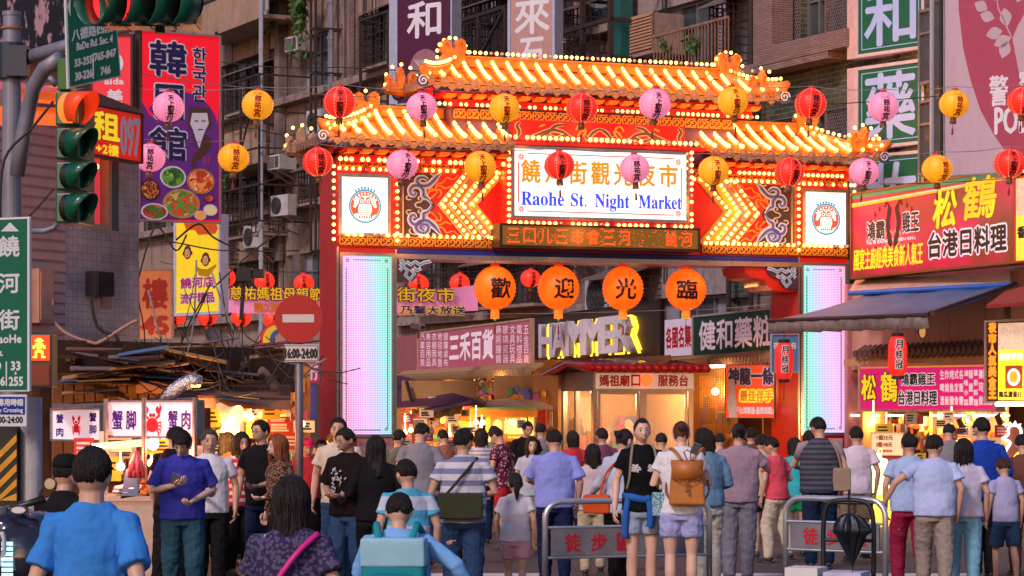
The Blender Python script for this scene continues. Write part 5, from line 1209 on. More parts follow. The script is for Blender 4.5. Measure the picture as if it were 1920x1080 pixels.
# TRAFFIC LIGHT, POLE, STREET SIGNS (left foreground)
tl_green=M('signal_green_case', (.004,.10,.055), .3, var=.12, coat=.3);tl_dark=M('signal_hood_inside', (.003,.006,.006), .6)
polem=M('grey_post_paint', (.27,.27,.33), .5, var=.2, scale=5, metal=.3, dirt=.45)
sgn=M('street_sign_green', (.004,.13,.065), .35, var=.06);sgw=M('sign_white', (.68,.70,.70), .4, var=.03)
dP=17.5
c0=P(22, 600, dP);c0.z=0
t=thing('signal_pole', 'thick grey steel pole at the left edge carrying arms for signals and signs', 'pole', W, c0)
r=21/S(dP)
c=MB();zt=P(26, 30, dP).z;c.tube([(c0.x, c0.y, 0), (c0.x, c0.y, zt)], [r*1.15, r*.78], 20);c.tube([(c0.x, c0.y, zt), (c0.x, c0.y, zt+.03)], r*.85, 20);part('post', c, polem, t, smooth=False)
c=MB();z_=P(20, 115, dP).z;c.tube([(c0.x, c0.y, z_-.13), (c0.x, c0.y, z_+.13)], r*1.25, 12);c.box(c0.x-.02, c0.x+.13, c0.y-.12, c0.y+.02, z_-.12, z_+.10);part('clamp', c, M('clamp_dark', (.05,.06,.08), .5, metal=.5), t)
a1, a2=P(40, 112, dP), P(330, 20, dP-.6);a0=P(120, 88, dP-.2)
c=MB();c.tube([a1, a0, a2, P(520, -60, dP-1.2)], [.055,.05,.045,.04], 12);part('arm', c, polem, t, smooth=True)
c=MB();c.tube([P(32,330,dP-.2), P(44,250,dP-.2), P(62,165,dP-.3), P(84,128,dP-.4), P(112,110,dP-.5)], .055, 12);part('brace_arm', c, polem, t, smooth=True)
c=MB();c.tube([P(52,433,dP), P(84,433,dP-.1), P(100,428,dP-.1), P(108,418,dP-.1)], .022, 8);part('signal_bracket', c, polem, t, smooth=True)
c=MB();c.tube([P(60,148,dP), P(96,148,dP-.1), P(106,160,dP-.1)], .025, 8);part('signal_bracket', c, polem, t, smooth=True)
for py in (55, 98): c=MB();z_=P(20, py, dP).z;c.tube([(c0.x, c0.y, z_), (c0.x, c0.y, z_+.015)], r*.98, 16);part('cable_tie', c, M('rust_tie', (.4,.14,.08), .6) if py == 55 else cable, t)
# vertical signal: head facing right, hoods to the right
dS=16.9;k=S(dS);r=31/k
bx, bz=101, 120
t=thing('traffic_light', 'green vertical traffic light with its top lamp lit red, beside the pole', 'traffic light', W, P(140, 425, dS));t['label']='green vertical traffic light with its top lamp glowing, beside the pole at left'
segs=[(170, 237), (238, 300), (302, 358), (360, 420)]
hx_, hy_=math.cos(R(-38)), math.sin(R(-38))
for i, (y0, y1) in enumerate(segs):
 za, zb=P(0, y1, dS).z+.006, P(0, y0, dS).z-.006
 c=MB();x0=P(103, 0, dS).x;x1=P(150, 0, dS).x
 c.hexa([(x0,dS,za),(x1,dS-.03,za),(x1+.06,dS+.28,za),(x0+.05,dS+.3,za),(x0,dS,zb),(x1,dS-.03,zb),(x1+.06,dS+.28,zb),(x0+.05,dS+.3,zb)]);h_=part('lamp_housing', c, tl_green, t, bevel=.015)
 zc=(za+zb)/2;cx_=P(146, 0, dS).x;cy_=dS-.02;dirv=Vector((.90,-.42,-.05)).normalized()
 rr=(zb-za)*.46
 hood=MB();e1=dirv.cross(Vector((0,0,1))).normalized();e2=e1.cross(dirv)
 n=24;vs=[];L0=.02;
 for j, L_ in enumerate((0, .13)):
  for q in range(n+1):
   a=R(-60)+R(300)*q/n;L2=L_*(1.0 if j == 0 else (.55+.45*math.sin(a))+.35)
   p=Vector((cx_-.03, cy_, zc))+dirv*L2*1.0+e1*math.cos(a)*rr*1.02+e2*math.sin(a)*rr*1.02;vs.append(p)
 hood.add(vs, [(q, q+1, n+1+q+1, n+1+q) for q in range(n)])
 ho=part('hood', hood, [tl_green if i else M('hood_lit_red', (.5,.06,.01), .4, emit=.22, ecol=(1,.06,.01))], h_, smooth=True)  # top hood is no lamp: the lens's red light is put into its colour and emission
 sd=ho.modifiers.new('s', 'SOLIDIFY');sd.thickness=.006
 c=MB();p0=Vector((cx_-.035, cy_+.01, zc));c.tube([p0-dirv*.05, p0+dirv*.01], [rr*.98, rr*.96], 24);part('lens', c, EM('lens_red_lit', (1,.10,.01), 1.5) if i == 0 else tl_dark, h_)
 if i == 0:
  c=MB();qd=random.Random(1)
  for u_ in range(-5, 6):
   for v_ in range(-5, 6):
    if u_*u_+v_*v_ < 28: c.ball(p0+dirv*.013+e1*u_*rr*.16+e2*v_*rr*.16, .006, nu=5, nv=4)
  part('diode', c, EM('diode_amber', (1,.35,.02), 3.5, sample=False), h_)
c=MB();x0, x1=P(106,0,dS).x, P(130,0,dS).x;c.box(x0, x1, dS+.02, dS+.25, P(0,168,dS).z, P(0,108,dS).z);part('top_box', c, M('top_green', (.02,.16,.02), .4), t, bevel=.01)
lamp('signal_glow', P(172, 205, 16.6), 1.6, (1,.12,.02), .08)
# overhead horizontal signal, cut by the top edge
dT=14.2;k=S(dT)
t=thing('traffic_light', 'overhead horizontal traffic light cut by the top edge, its left lamp lit red', 'traffic light', W, P(290, 40, dT))
for i in range(4):
 cx_=P(205+46*i, 0, dT).x;zc=P(0, -2, dT).z;rr=48/k
 c=MB();c.box(cx_-.07, cx_+.075, dT+.05, dT+.3, zc-.14, zc+.14);h_=part('lamp_housing', c, tl_green, t, bevel=.01)
 n=26;vs=[]
 dv=Vector((-.62,-.78,-.10)).normalized();e1=dv.cross(Vector((0,0,1))).normalized();e2=e1.cross(dv);p0=Vector((cx_, dT+.05, zc))
 for j, L_ in enumerate((0, .2)):
  for q in range(n+1):
   a=R(-70)+R(320)*q/n;vs.append(p0+dv*L_*(1 if j == 0 else .8)+e1*math.cos(a)*rr*.9+e2*math.sin(a)*rr)
 hd=MB();hd.add(vs, [(q, q+1, n+1+q+1, n+1+q) for q in range(n)]);ho=part('hood', hd, tl_green, h_, smooth=True);sd=ho.modifiers.new('s', 'SOLIDIFY');sd.thickness=.008
 c=MB();c.tube([p0-dv*.03, p0+dv*.02], [rr*.9, rr*.88], 24);part('lens', c, EM('lens_overhead_red', (1,.015,.02), 1.3) if i == 0 else tl_dark, h_)
c=MB();c.tube([P(300,62,dT+.2), P(300,46,dT+.2)], .03, 8);part('clamp', c, black, t)
lamp('signal_glow', P(200, 30, 13.7), .8, (1,.02,.03), .06)
# green guide sign on the arm (tilted in perspective)
fr=Fr(122, 15.6, 226, 15.9)
t=thing('street_sign', 'green guide sign with BaDe Rd. Sec. 4 and house numbers hanging from the arm', 'street sign', fr, fr.p(176, 160));t['w']=0
pts=[fr.p(*q) for q in ((122,-30),(212,-44),(227,144),(128,166))]
c=MB();c.prism([(p.x, p.z) for p in pts], 0, .02);part('panel', c, sgw, t)
pts=[fr.p(*q) for q in ((125,-30),(210,-42),(224,141),(131,162))];c=MB();c.prism([(p.x, p.z) for p in pts], -.004, -.0005);part('green_field', c, sgn, t)
def slt(st, x0, x1, y0, y1, bold=.003, nm='lettering'):   # row of writing that rises to the right with the sign's own tilt
 a=fr.p(x0, y0);b_=fr.p(x1, y0-(x1-x0)*.24);h_=fr.p(x0, y0).z-fr.p(x0, y1).z;c=MB();sl_=(b_.z-a.z)/(b_.x-a.x)
 c.text(st, a.x, b_.x, a.z-h_, a.z, -.007, bold=bold, fn=lambda x_, y_, z_: (x_, y_, z_+(x_-a.x)*sl_));part(nm, c, sgw, t)
slt('八德路四段', 134, 210, 56, 78, .003);slt('BaDe Rd. Sec. 4', 143, 210, 81, 95, .003);slt('33-255', 139, 172, 112, 126, .004);slt('765-847', 176, 216, 101, 115, .004);slt('30-226', 140, 172, 137, 152, .004);slt('746', 188, 206, 127, 142, .004);slt('饒河街', 137, 190, -8, 12, .003);slt('RaoHe St.', 150, 206, 16, 28, .003)
c=MB();p1, p2=fr.p(174, 100), fr.p(175, 148);c.box(p1.x-.004, p1.x+.004, -.008, -.005, p2.z, p1.z);a=[fr.p(*q) for q in ((126,12),(131,-4),(131,30))];c.prism([(p.x, p.z) for p in a], -.008, -.005);part('print_mark', c, sgw, t)
# big green street-name sign at left edge
fr=Fr(-10, 16.4, 90, 16.2)
t=thing('street_sign', 'tall green street-name sign with 饒河街 and numbers 33-255 at the left edge', 'street sign', fr, fr.p(20, 735));t['w']=0
q=fr.rect(-40, 55, 408, 735);c=MB();c.box(q[0], q[1], 0, .03, q[2], q[3]);part('panel', c, sgw, t, bevel=.008)
q=fr.rect(-38, 51, 412, 731);c=MB();c.box(q[0], q[1], -.004, -.0005, q[2], q[3]);part('green_field', c, sgn, t)
for ch, y0, y1 in (('饒', 443, 481), ('河', 513, 549), ('街', 581, 618)): lett(t, fr, ch, -1, 37, y0, y1, sgw, bold=.004, lift=.007)
lett(t, fr, 'RaoHe', -12, 41, 628, 643, sgw, bold=.003, lift=.007);lett(t, fr, 'St.', -4, 6, 656, 667, sgw, bold=.003, lift=.007);lett(t, fr, '33', 22, 39, 678, 694, sgw, bold=.004, lift=.007);lett(t, fr, '255', 18, 44, 707, 723, sgw, bold=.004, lift=.007);lett(t, fr, '0', -8, 3, 679, 693, sgw, bold=.004, lift=.007);lett(t, fr, '6', 2, 10, 707, 723, sgw, bold=.004, lift=.007)
c=MB();a=[fr.p(*q_) for q_ in ((20,417),(37,434),(3,434))];c.prism([(p.x, p.z) for p in a], -.008, -.005);q=fr.rect(12, 14.5, 678, 724);c.box(q[0], q[1], -.008, -.005, q[2], q[3]);q=fr.rect(29, 32, 697, 703);c.box(q[0], q[1], -.008, -.005, q[2], q[3]);part('print_mark', c, sgw, t)
# blue pedestrian hours sign
fr=Fr(-10, 16.2, 60, 16.0)
t=thing('crossing_sign', 'small blue and white pedestrian crossing hours sign on the wrapped pole', 'sign', fr, fr.p(20, 802));t['w']=0
q=fr.rect(-30, 49, 740, 800);c=MB();c.box(q[0], q[1], 0, .02, q[2], q[3]);part('panel', c, sgw, t, bevel=.005)
q=fr.rect(-28, 47, 744, 777);c=MB();c.box(q[0], q[1], -.004, -.0005, q[2], q[3]);part('blue_field', c, M('sign_blue', (.01,.03,.30), .4), t)
lett(t, fr, '行人專用時相', -26, 44, 748, 761, sgw, bold=.003, lift=.007);lett(t, fr, '4-way Crossing', -20, 44, 765, 775, sgw, bold=.002, lift=.007);lett(t, fr, '10:00-24:00', -16, 43, 781, 793, ink_k, bold=.002, lift=.004)
# pedestrian signal
dW=19.5
t=thing('pedestrian_signal', 'pedestrian signal with a glowing amber standing figure above a dark red lens', 'traffic light', W, P(75, 727, dW));fr=Fr(50, dW, 100, dW)
q=fr.rect(52, 95, 628, 725);c=MB();c.box(q[0], q[1], 0, .25, q[2], q[3]);part('casing', c, tl_green, t, bevel=.01) if 0 else None
cc=MB();off=fr.o
def wbox(x0, x1, y0, y1, d1, d2): a=P(x0, y1, dW);b_=P(x1, y0, dW);m_=MB();m_.box(a.x, b_.x, dW+d1, dW+d2, a.z, b_.z);return m_
part('casing', wbox(51, 97, 626, 727, 0, .25), M('ped_case', (.02,.05,.035), .4), t, bevel=.008)
part('lens', wbox(54, 93, 629, 676, -.012, -.001), EM('ped_red_glow', (.8,.03,.008), 1.0), t);part('lens', wbox(54, 93, 684, 722, -.012, -.001), M('ped_dark_red', (.14,.01,.012), .3), t)
c=MB()
fig=["..XX..",".XXXX.","..XX..",".XXXX.","XXXXXX","X.XX.X","..XX..",".XXXX.",".X..X.",".X..X.","XX..XX"]
for j, row in enumerate(fig):
 for i, ch in enumerate(row):
  if ch == 'X': p=P(62+i*3.9, 634+j*3.4, dW-.02);c.box(p.x, p.x+.015, p.y-.01, p.y, p.z-.0135, p.z)
part('standing_figure', c, EM('ped_amber', (1,.55,.03), 2.2), t);lamp('signal_glow', P(74, 652, dW-.25), .7, (1,.06,.02), .05)
# wrapped concrete pole with black and yellow band
dC=16.8;p0=P(50, 800, dC)
t=thing('utility_pole', 'grey wrapped utility pole with black and yellow warning band at the left edge', 'pole', W, (P(40,0,dC).x, dC, 0))
c=MB();c.tube([(P(52,0,dC).x, dC+.1, 0), (P(52,0,dC).x, dC+.1, P(0,745,dC).z)], 22/S(dC), 16);part('post', c, M('wrap_grey', (.40,.38,.38), .6, var=.2, scale=9, bump=.5), t, smooth=True)
x0, x1, za, zb=P(2,0,dC).x, P(34,0,dC).x, P(0,938,dC).z, P(0,800,dC).z
c=MB();c.box(x0, x1, dC-.05, dC+.1, 0, zb);part('guard_plate', c, M('guard_black', (.02,.018,.015), .6, dirt=.3), t)
c=MB();n=5;hgt=(zb-za)/n;sk=.12
for i in range(n+1):
 z=za+i*hgt;a=[(x0, z-sk), (x1, z), (x1, z+hgt*.5), (x0, z+hgt*.5-sk)]
 a=[(x, max(za, min(zb, zz))) for x, zz in a]
 if a[2][1]-a[1][1] > .005: c.prism(a, dC-.054, dC-.051)
part('warning_stripe', c, M('guard_yellow', (.80,.36,.01), .5, var=.2, scale=15, dirt=.5), t)
c=MB();c.box(P(-40,0,dC).x, P(38,0,dC).x, dC-.0, dC+.3, 0, P(0,940,dC).z);solo('utility_box', 'pale grey utility box at the foot of the pole, left edge', 'utility box', c, M('box_grey', (.45,.43,.42), .6, dirt=.3))
# SHOPS AND STALLS
warmwall=M('shop_cream', (.42,.22,.07), .7, var=.12, dirt=.3);wood=M('old_wood', (.22,.10,.05), .75, var=.4, scale=9, bump=.4, stretch=(1,1,8), dirt=.4);eavet=M('small_eave_clay', (.36,.20,.09), .55, var=.4, scale=30)
maroon=M('awning_maroon', (.10,.02,.05), .7, var=.2, scale=3, bump=.3);rust=M('rusted_sheet', (.22,.10,.07), .8, var=.4, scale=4, bump=.5, dirt=.7, stretch=(6,1,1))
neon_warm=EM('tube_lamp', (1,.60,.25), 5);neon_white=EM('tube_lamp_white', (1,.92,.78), 5)
GOODS=[M('goods_%d' % i, c_, .5, var=.3, scale=20) for i, c_ in enumerate(((.75,.10,.05),(.80,.50,.05),(.12,.35,.10),(.70,.65,.50),(.15,.15,.45),(.60,.12,.30),(.35,.14,.05),(.80,.30,.05)))]
def goods(parent, fr, x0, x1, z0, z1, y, n, seed, sz=(.06,.16), name='goods'):
 rr=random.Random(seed);c=MB()
 for i in range(n):
  c.mi=rr.randrange(8);w_=rr.uniform(*sz);h_=rr.uniform(*sz)*1.2;x=rr.uniform(x0, x1-w_);z=rr.uniform(z0, z1-h_);d_=rr.uniform(.02, .12)
  if rr.random() < .5: c.box(x, x+w_, y-d_, y, z, z+h_)
  else: c.ball((x+w_/2, y-d_/2, z+h_/2), w_/2, d_/2+.02, h_/2, 8, 5)
 return part(name, c, GOODS, parent, kind='stuff')
def eave_tiles(parent, fr, px0, px1, pyl, pyr, w, step=.17, r=.07, mat=None, slope=.22):
 a=fr.p(px0, pyl, w);b_=fr.p(px1, pyr, w);n=int((b_.x-a.x)/step);mat=mat or eavet
 c=MB();c.hexa([(a.x,a.y+.02,a.z-.02),(b_.x,b_.y+.02,b_.z-.02),(b_.x,b_.y+slope,b_.z+slope*.6-.04),(a.x,a.y+slope,a.z+slope*.6-.04),(a.x,a.y+.02,a.z+.02),(b_.x,b_.y+.02,b_.z+.02),(b_.x,b_.y+slope,b_.z+slope*.6),(a.x,a.y+slope,a.z+slope*.6)]);part('tiled_eave', c, mat, parent)
 c=MB();c.tube([(0,-.03,0), (0,.03,0)], r, 8);c.tube([(0,0,.0), (0,slope,slope*.6)], r*.75, 6);me=mesh('eave_tile', c, mat)
 c=MB();c.prism([(-r*.9,-.02),(r*.9,-.02),(r*.7,-.08),(0,-.12),(-r*.7,-.08)], -.02, .01);md=mesh('drip_tile', c, mat)
 for i in range(n):
  t_=(i+.5)/n;q=a.lerp(b_, t_);inst('eave_tile', me, parent, q)
  if i < n-1: inst('drip_tile', md, parent, a.lerp(b_, (i+1)/n))
def sm3_(p): return [p[0].lerp(p[1], t/4).lerp(p[1].lerp(p[2], t/4), t/4) for t in range(5)]
# ---- 三禾百貨 shop
SH=[]
def shop(name, label, fr, px0, px1, ysign, signf, signw, inner_label, sig, ysill, tiles=True, wallc=None, frame=dsteel):
 pass
f1=Fr(783, 59, 997, 49.6)
t1, q1=sign('shop_sign', 'rose-pink signboard of the household goods shop 三禾百貨', f1, 784, 996, 613, 691, 0, M('sign_rose', (.42,.10,.15), .5, var=.12, scale=2, emit=.12, ecol=(.6,.1,.15), dirt=.2), M('rim_rose', (.5,.35,.25), .6), th=.05)
ipk=M('ink_pinkwhite', (.85,.66,.72), .5, emit=.2)
f1b=f1
def slopel(t, fr, st, x0, x1, y0l, y1l, mat, bold=0):   # horizontal rows on receding boards follow z
 lett(t, fr, st, x0, x1, y0l, y1l, mat, bold=bold)
lett(t1, f1, '三禾百貨', 843, 925, 622, 674, ipk, bold=.022)
for i, colm in enumerate(('汽車百貨', '美容用品', '衣櫥雨具', '地毯地墊', '窗簾桌布')): x=788+i*11;lett(t1, f1, colm, x, x+8.5, 623, 688, ipk, vert=True)
for i, colm in enumerate(('麻將鐘鏡', '玻璃瓷器', '文具玩具', '電料禮品', '五金百貨')): x=930+i*13;lett(t1, f1, colm, x, x+10, 609, 682, ipk, vert=True)
c=MB();qq=f1.rect(742, 782, 630, 697, 0);c.box(qq[0], qq[1]-.045, .0, .05, qq[2], qq[3]);part('side_panel', c, M('side_rose', (.45,.12,.14), .5, dirt=.3), t1)
# ---- HAMMER shop: dark fascia, white letter boxes with yellow neon behind
f2=Fr(1000, 54, 1240, 45.9)
t2, q2=sign('shop_sign', 'dark fascia with weathered white letters HAMMER and yellow light behind them', f2, 1001, 1240, 580, 680, 0, M('fascia_dark', (.035,.015,.015), .4, var=.2), black, th=.05, border=.02)
c=MB();w=0
q=f2.rect(1026, 1199, 602, 662, 0);vs, fs, bb=glyphs('HAMMER', .0)
cN=MB();cN.text('HAMMER', q[0]+.06, q[1]+.12, q[2]+.0, q[3]-.02, -.01, bold=.065);part('neon_outline', cN, EM('neon_yellow', (1,.62,.03), 1.5), t2)
yellow_red=M('letter_side', (.4,.25,.1), .6)
lwt=M('letter_paint_white', (.72,.66,.68), .6, var=.1, scale=5);n_=lwt.node_tree;b=n_.nodes['Principled BSDF']
nz=n_.nodes.new('ShaderNodeTexNoise');nz.inputs['Scale'].default_value=5;nz.inputs['Detail'].default_value=8;nz.inputs['Roughness'].default_value=.7;tcc=n_.nodes.new('ShaderNodeTexCoord');n_.links.new(tcc.outputs['Object'], nz.inputs[0]);crr=n_.nodes.new('ShaderNodeValToRGB');crr.color_ramp.elements[0].position=.36;crr.color_ramp.elements[0].color=(.28,.06,.03,1);crr.color_ramp.elements[1].position=.42;crr.color_ramp.elements[1].color=(.85,.80,.86,1);n_.links.new(nz.outputs[0], crr.inputs[0]);n_.links.new(crr.outputs[0], b.inputs['Base Color'])
n=6;L6='HAMMER';wid=[1, 1.02, 1.25, 1.25, .85, 1];tot=sum(wid);x=q[0];LW=q[1]-q[0]
for i, ch in enumerate(L6):
 a=x;b_=x+LW*wid[i]/tot;x=b_
 c=MB();
 for y_ in (-.20, -.17, -.14, -.11, -.08): c.text(ch, a+.03, b_-.0, q[2], q[3], y_, bold=.045, nb=6)
 part('letter', c, lwt, t2)
# ---- pharmacy
f3=Fr(1243, 51, 1445, 45.3)
t3, q3=sign('shop_sign', 'pharmacy signboard with red lettering on white beside 健和藥粧 on dark green', f3, 1300, 1446, 588, 664, 0, M('pharm_green', (.015,.045,.025), .5, var=.15, emit=.05), M('rim_tan', (.5,.36,.30), .6), th=.05)
lett(t3, f3, '健和藥粧', 1311, 1447, 597, 652, M('ink_pharm', (.85,.62,.68), .5, emit=.1), bold=.016)
c=MB();qq=f3.rect(1244, 1300, 598, 667, 0);c.box(qq[0], qq[1]-.045, -.004, .05, qq[2], qq[3]);part('white_panel', c, M('pharm_white', (.75,.58,.68), .5, emit=.15), t3)
lett(t3, f3, '各國名藥', 1249, 1296, 612, 652, M('ink_pharm_red', (.70,.01,.02), .5), bold=.014, lift=.008)
# eave tiles under these signs;dark void and lit shop bays
ev=thing('shop_canopy', 'long row of small clay tiled eaves under the shop signs seen through the gate', 'canopy', f1, f1.p(784, 705));eave_tiles(ev, f1, 742, 1000, 708, 695, .6)
ev2=thing('shop_canopy', 'clay tiled eave under the dark HAMMER fascia', 'canopy', f2, f2.p(1000, 700));eave_tiles(ev2, f2, 1001, 1240, 694, 682, .5)
ev3=thing('shop_canopy', 'clay tiled eave under the pharmacy signboard', 'canopy', f3, f3.p(1243, 680));eave_tiles(ev3, f3, 1243, 1450, 685, 671, .5)
for nm, fr, a, b_, lab, sd in (('shop_interior', f1, 742, 998, 'warm lit interior of the household shop full of hanging coloured goods', 1), ('shop_interior', f2, 1001, 1240, 'lit interior behind the kiosk under the dark fascia', 2), ('shop_interior', f3, 1243, 1450, 'golden lit pharmacy interior behind the wire mesh', 3)):
 q=fr.rect(a, b_, 715, 960, -.3);t=thing(nm, lab, 'shop', fr, ((q[0]+q[1])/2, 1, 0));x0, x1=q[0], q[1];zt=q[3]
 c=MB();c.box(x0, x1, 1.8, 1.9, 0, zt+.4);c.box(x0, x0+.08, .1, 1.8, 0, zt+.4);c.box(x1-.08, x1, .1, 1.8, 0, zt+.4);c.box(x0+.08, x1-.08, .1, 1.8, zt+.3, zt+.4);part('wall', c, warmwall, t)
 c=MB()
 for k in range(4): c.box(x0+.1, x1-.1, 1.45, 1.79, .5+k*.45, .53+k*.45)
 part('shelf', c, wood, t);goods(t, fr, x0+.15, x1-.15, .53, zt+.2, 1.5, 420, sd, (.07,.22))
 for k in range(3):
  xx=x0+(x1-x0)*(k+.5)/3;c=MB();c.tube([(xx-.5,.9,zt+.2),(xx+.5,.9,zt+.2)], .025, 6);part('tube_lamp', c, neon_warm, t);lamp('shop_lamp', (xx,.9,zt+.1), 46, (1,0.42,0.11), .2, t)
# hanging coloured toys under the eave
t=thing('hanging_toys', 'cluster of bright coloured plastic toys hanging under the clay eave', 'toys', f1, f1.p(925, 748, .3));a, b_=f1.p(850, 745, .3), f1.p(1004, 713, .3);goods(t, f1, a.x, b_.x, a.z, b_.z+.05, -.25, 150, 9, (.08,.2));lamp('stall_lamp', f1.p(925, 725, .8), 23, (1,0.51,0.17), .15, t)
# wire mesh with goods right of the kiosk, orange banner
fm=Fr(1300, 46.5, 1365, 46.2)
t=thing('mesh_display', 'square wire mesh display lit gold between kiosk and orange dragon banner', 'display rack', fm, fm.p(1330, 900));q=fm.rect(1303, 1362, 685, 830);c=MB()
for i in range(15): x=q[0]+(q[1]-q[0])*i/14;c.box(x-.006, x+.006, -.006, .006, q[2], q[3])
for j in range(30): z=q[2]+(q[3]-q[2])*j/29;c.box(q[0], q[1], -.012, -.0065, z-.006, z+.006)
part('wire_mesh', c, M('mesh_brass', (.5,.3,.1), .4, metal=.6), t);c=MB();c.box(q[0], q[1], .3, .35, q[2]-1, q[3]);part('back_board', c, warmwall, t);goods(t, fm, q[0], q[1], q[2], q[3]-.1, .28, 40, 4, (.1,.3))
c=MB();p=fm.p(1341, 734, .15);c.ball(p, .07, nu=10, nv=8);part('bulb', c, EM('globe_bulb', (1,.70,.30), 6), t);lamp('stall_lamp', p+Vector((0,-.15,0)), 18, (1,0.47,0.14), .08, t)
c=MB();p1, p2=fm.p(1310, 688, .4), fm.p(1365, 686, .4);c.tube([p1, p2], .03, 6);part('tube_lamp', c, neon_white, t)
fr=Fr(1360, 44.6, 1452, 44.2)
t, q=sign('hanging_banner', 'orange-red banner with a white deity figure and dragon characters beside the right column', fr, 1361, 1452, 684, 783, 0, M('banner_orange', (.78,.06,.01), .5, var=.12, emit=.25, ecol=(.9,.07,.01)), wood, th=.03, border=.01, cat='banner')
lett(t, fr, '神龍一條', 1366, 1450, 689, 721, M('ink_navy2', (.05,.02,.07), .5), bold=.012, out=(ink_w, .028));lett(t, fr, '最佳伴手', 1388, 1448, 732, 752, M('ink_orange', (.9,.35,.02), .5), bold=.006, out=(ink_y, .04));lett(t, fr, '「台灣製造·品質保證」', 1383, 1450, 763, 776, ink_w, bold=.006)
c=MB();p=fr.p(1373, 742);c.prism([(p.x-.05,p.z-.42),(p.x+.10,p.z-.42),(p.x+.08,p.z-.05),(p.x+.05,p.z+.1),(p.x+.06,p.z+.22),(p.x+.02,p.z+.32),(p.x-.06,p.z+.30),(p.x-.08,p.z+.18),(p.x-.06,p.z+.05),(p.x-.1,p.z-.1)], -.012, -.005);part('deity_print', c, M('print_ivory', (.6,.5,.4), .5), t)
# ---- maroon tent and small cream stall with 胡椒餅
dT=47.0
ft=Fr(742, dT, 905, dT-1.5)
t=thing('market_tent', 'dark maroon tent roof rising left of the pepper bun stall', 'tent', ft, ft.p(820, 775))
a, b_, c_, d_=ft.p(738, 704, .5), ft.p(905, 752, .5), ft.p(905, 757, 1.3), ft.p(738, 764, 1.3)
c=MB();c.slab([ft.p(738,704,-1), ft.p(752,704,-1), ft.p(912,750,-.5), ft.p(906,756,1.2), ft.p(860,760,1.2), ft.p(738,765,1.2)], (0,.02,-.03));part('canopy', c, maroon, t)
c=MB();c.bar(ft.p(762,715,.9), ft.p(776,768,.9), .05);c.bar(ft.p(776,768,.9), (ft.p(776,768,.9).x, -.9, 0), .05);part('pole', c, iron, t)
fs=Fr(880, 46.2, 1006, 45.2)
t=thing('food_stall', 'small cream-roofed stall with orange valance and a 胡椒餅 pepper bun sign', 'stall', fs, fs.p(945, 960))
c=MB();pts=[]
for i in range(9): s_=i/8;pts.append((884+s_*122, 766-14*math.sin(math.pi*s_)**.8-4))
c.slab([fs.p(x, y, .6) for x, y in pts]+[fs.p(1006,768,.9), fs.p(884,768,.9)], (0,.5,0));part('awning_top', c, M('awning_cream', (.62,.45,.22), .6, var=.1), t)
c=MB();q=fs.rect(884, 1007, 768, 782, .92);c.box(q[0], q[1], -.95, -.9, q[2], q[3]);part('valance', c, M('valance_orange', (.80,.25,.03), .6), t)
c=MB();q=fs.rect(884, 1007, 764, 768.5, .94);c.box(q[0], q[1], -.98, -.9, q[2], q[3]);part('valance_edge', c, M('edge_green', (.15,.4,.05), .6), t)
c=MB();q=fs.rect(922, 990, 778, 828, .3);c.box(q[0], q[1], -.35, -.25, q[2], q[3]);part('sign_panel', c, M('wood_sign', (.12,.04,.012), .5), t)
q=fs.rect(946, 988, 784, 814, .36);c=MB();c.text('胡椒餅', q[0], q[1], q[2], q[3], -.36, bold=.012);q=fs.rect(948, 982, 778.5, 782, .36);c.text('饒河街夜市', q[0], q[1], q[2], q[3], -.36);q=fs.rect(952, 980, 818, 822, .36);c.text('現烤好吃', q[0], q[1], q[2], q[3], -.36)
p=fs.p(933, 797, .36);c.ring((p.x, p.z), .07, .1, -.36, -.352, 20)
for k in range(10): c.ribbon([(p.x, p.z), (p.x+math.cos(k*.628)*.07, p.z+math.sin(k*.628)*.07)], .008, -.36, -.352)
part('lettering', c, M('ink_gold', (.85,.65,.25), .4, emit=.2), t)
for px in (911, 991):
 q=fs.rect(px, px+9, 776, 826, .34);c=MB();c.box(q[0], q[1], -.34, -.28, q[2], q[3]);o=part('couplet', c, M('couplet_yellow', (.85,.50,.03), .5, emit=.3), t);c=MB()
 for i, ch in enumerate('民俗傳統'): hh=(q[3]-q[2])/4;c.text(ch, q[0]+.015, q[1]-.015, q[3]-hh*(i+.9), q[3]-hh*(i+.15), -.345)
 part('lettering', c, ink_r, o)
c=MB();q=fs.rect(884, 1004, 868, 1000, .3);c.box(q[0], q[1], -.9, -.3, 0, .9);part('counter', c, wood, t);c=MB();c.box(q[0], q[1], .4, .5, 0, 2.4);part('back_wall', c, warmwall, t);goods(t, fs, q[0]+.1, q[1]-.1, .95, 2.2, .38, 60, 12, (.08,.25))
for px in (905, 960): lamp('stall_lamp', fs.p(px, 800, .6), 16, (1,0.44,0.10), .1, t);p=fs.p(px, 792, .7);c=MB();c.ball(p, .05, nu=8, nv=6);part('bulb', c, MT['globe_bulb'], t)
for px in (884, 1003): c=MB();x=fs.p(px, 800, .9).x;c.tube([(x,-.9,0),(x,-.9,fs.p(px,768,.9).z)], .025, 6);part('pole', c, steel, t)
fr=Fr(742, 45.5, 880, 45.0)
t=thing('food_stall', 'orange and brown awninged stall with brightly lit goods inside the left gate column', 'stall', fr, fr.p(800, 960));
c=MB();c.slab([fr.p(790,768,.2), fr.p(880,748,.2), fr.p(885,752,.9), fr.p(800,774,.9)], (0,0,-.03));part('awning_top', c, M('awning_grey', (.2,.13,.13), .7), t)
c=MB();g_=[fr.p(790+i*11, 772-i*2+ (3 if i % 2 else 0)+ (16*j), .8+.05*(i % 2)) for i in range(8) for j in range(2)];c.add(g_, [(2*i, 2*i+1, 2*i+3, 2*i+2) for i in range(7)]);part('cloth_valance', c, M('valance_olive', (.26,.15,.04), .8), t)
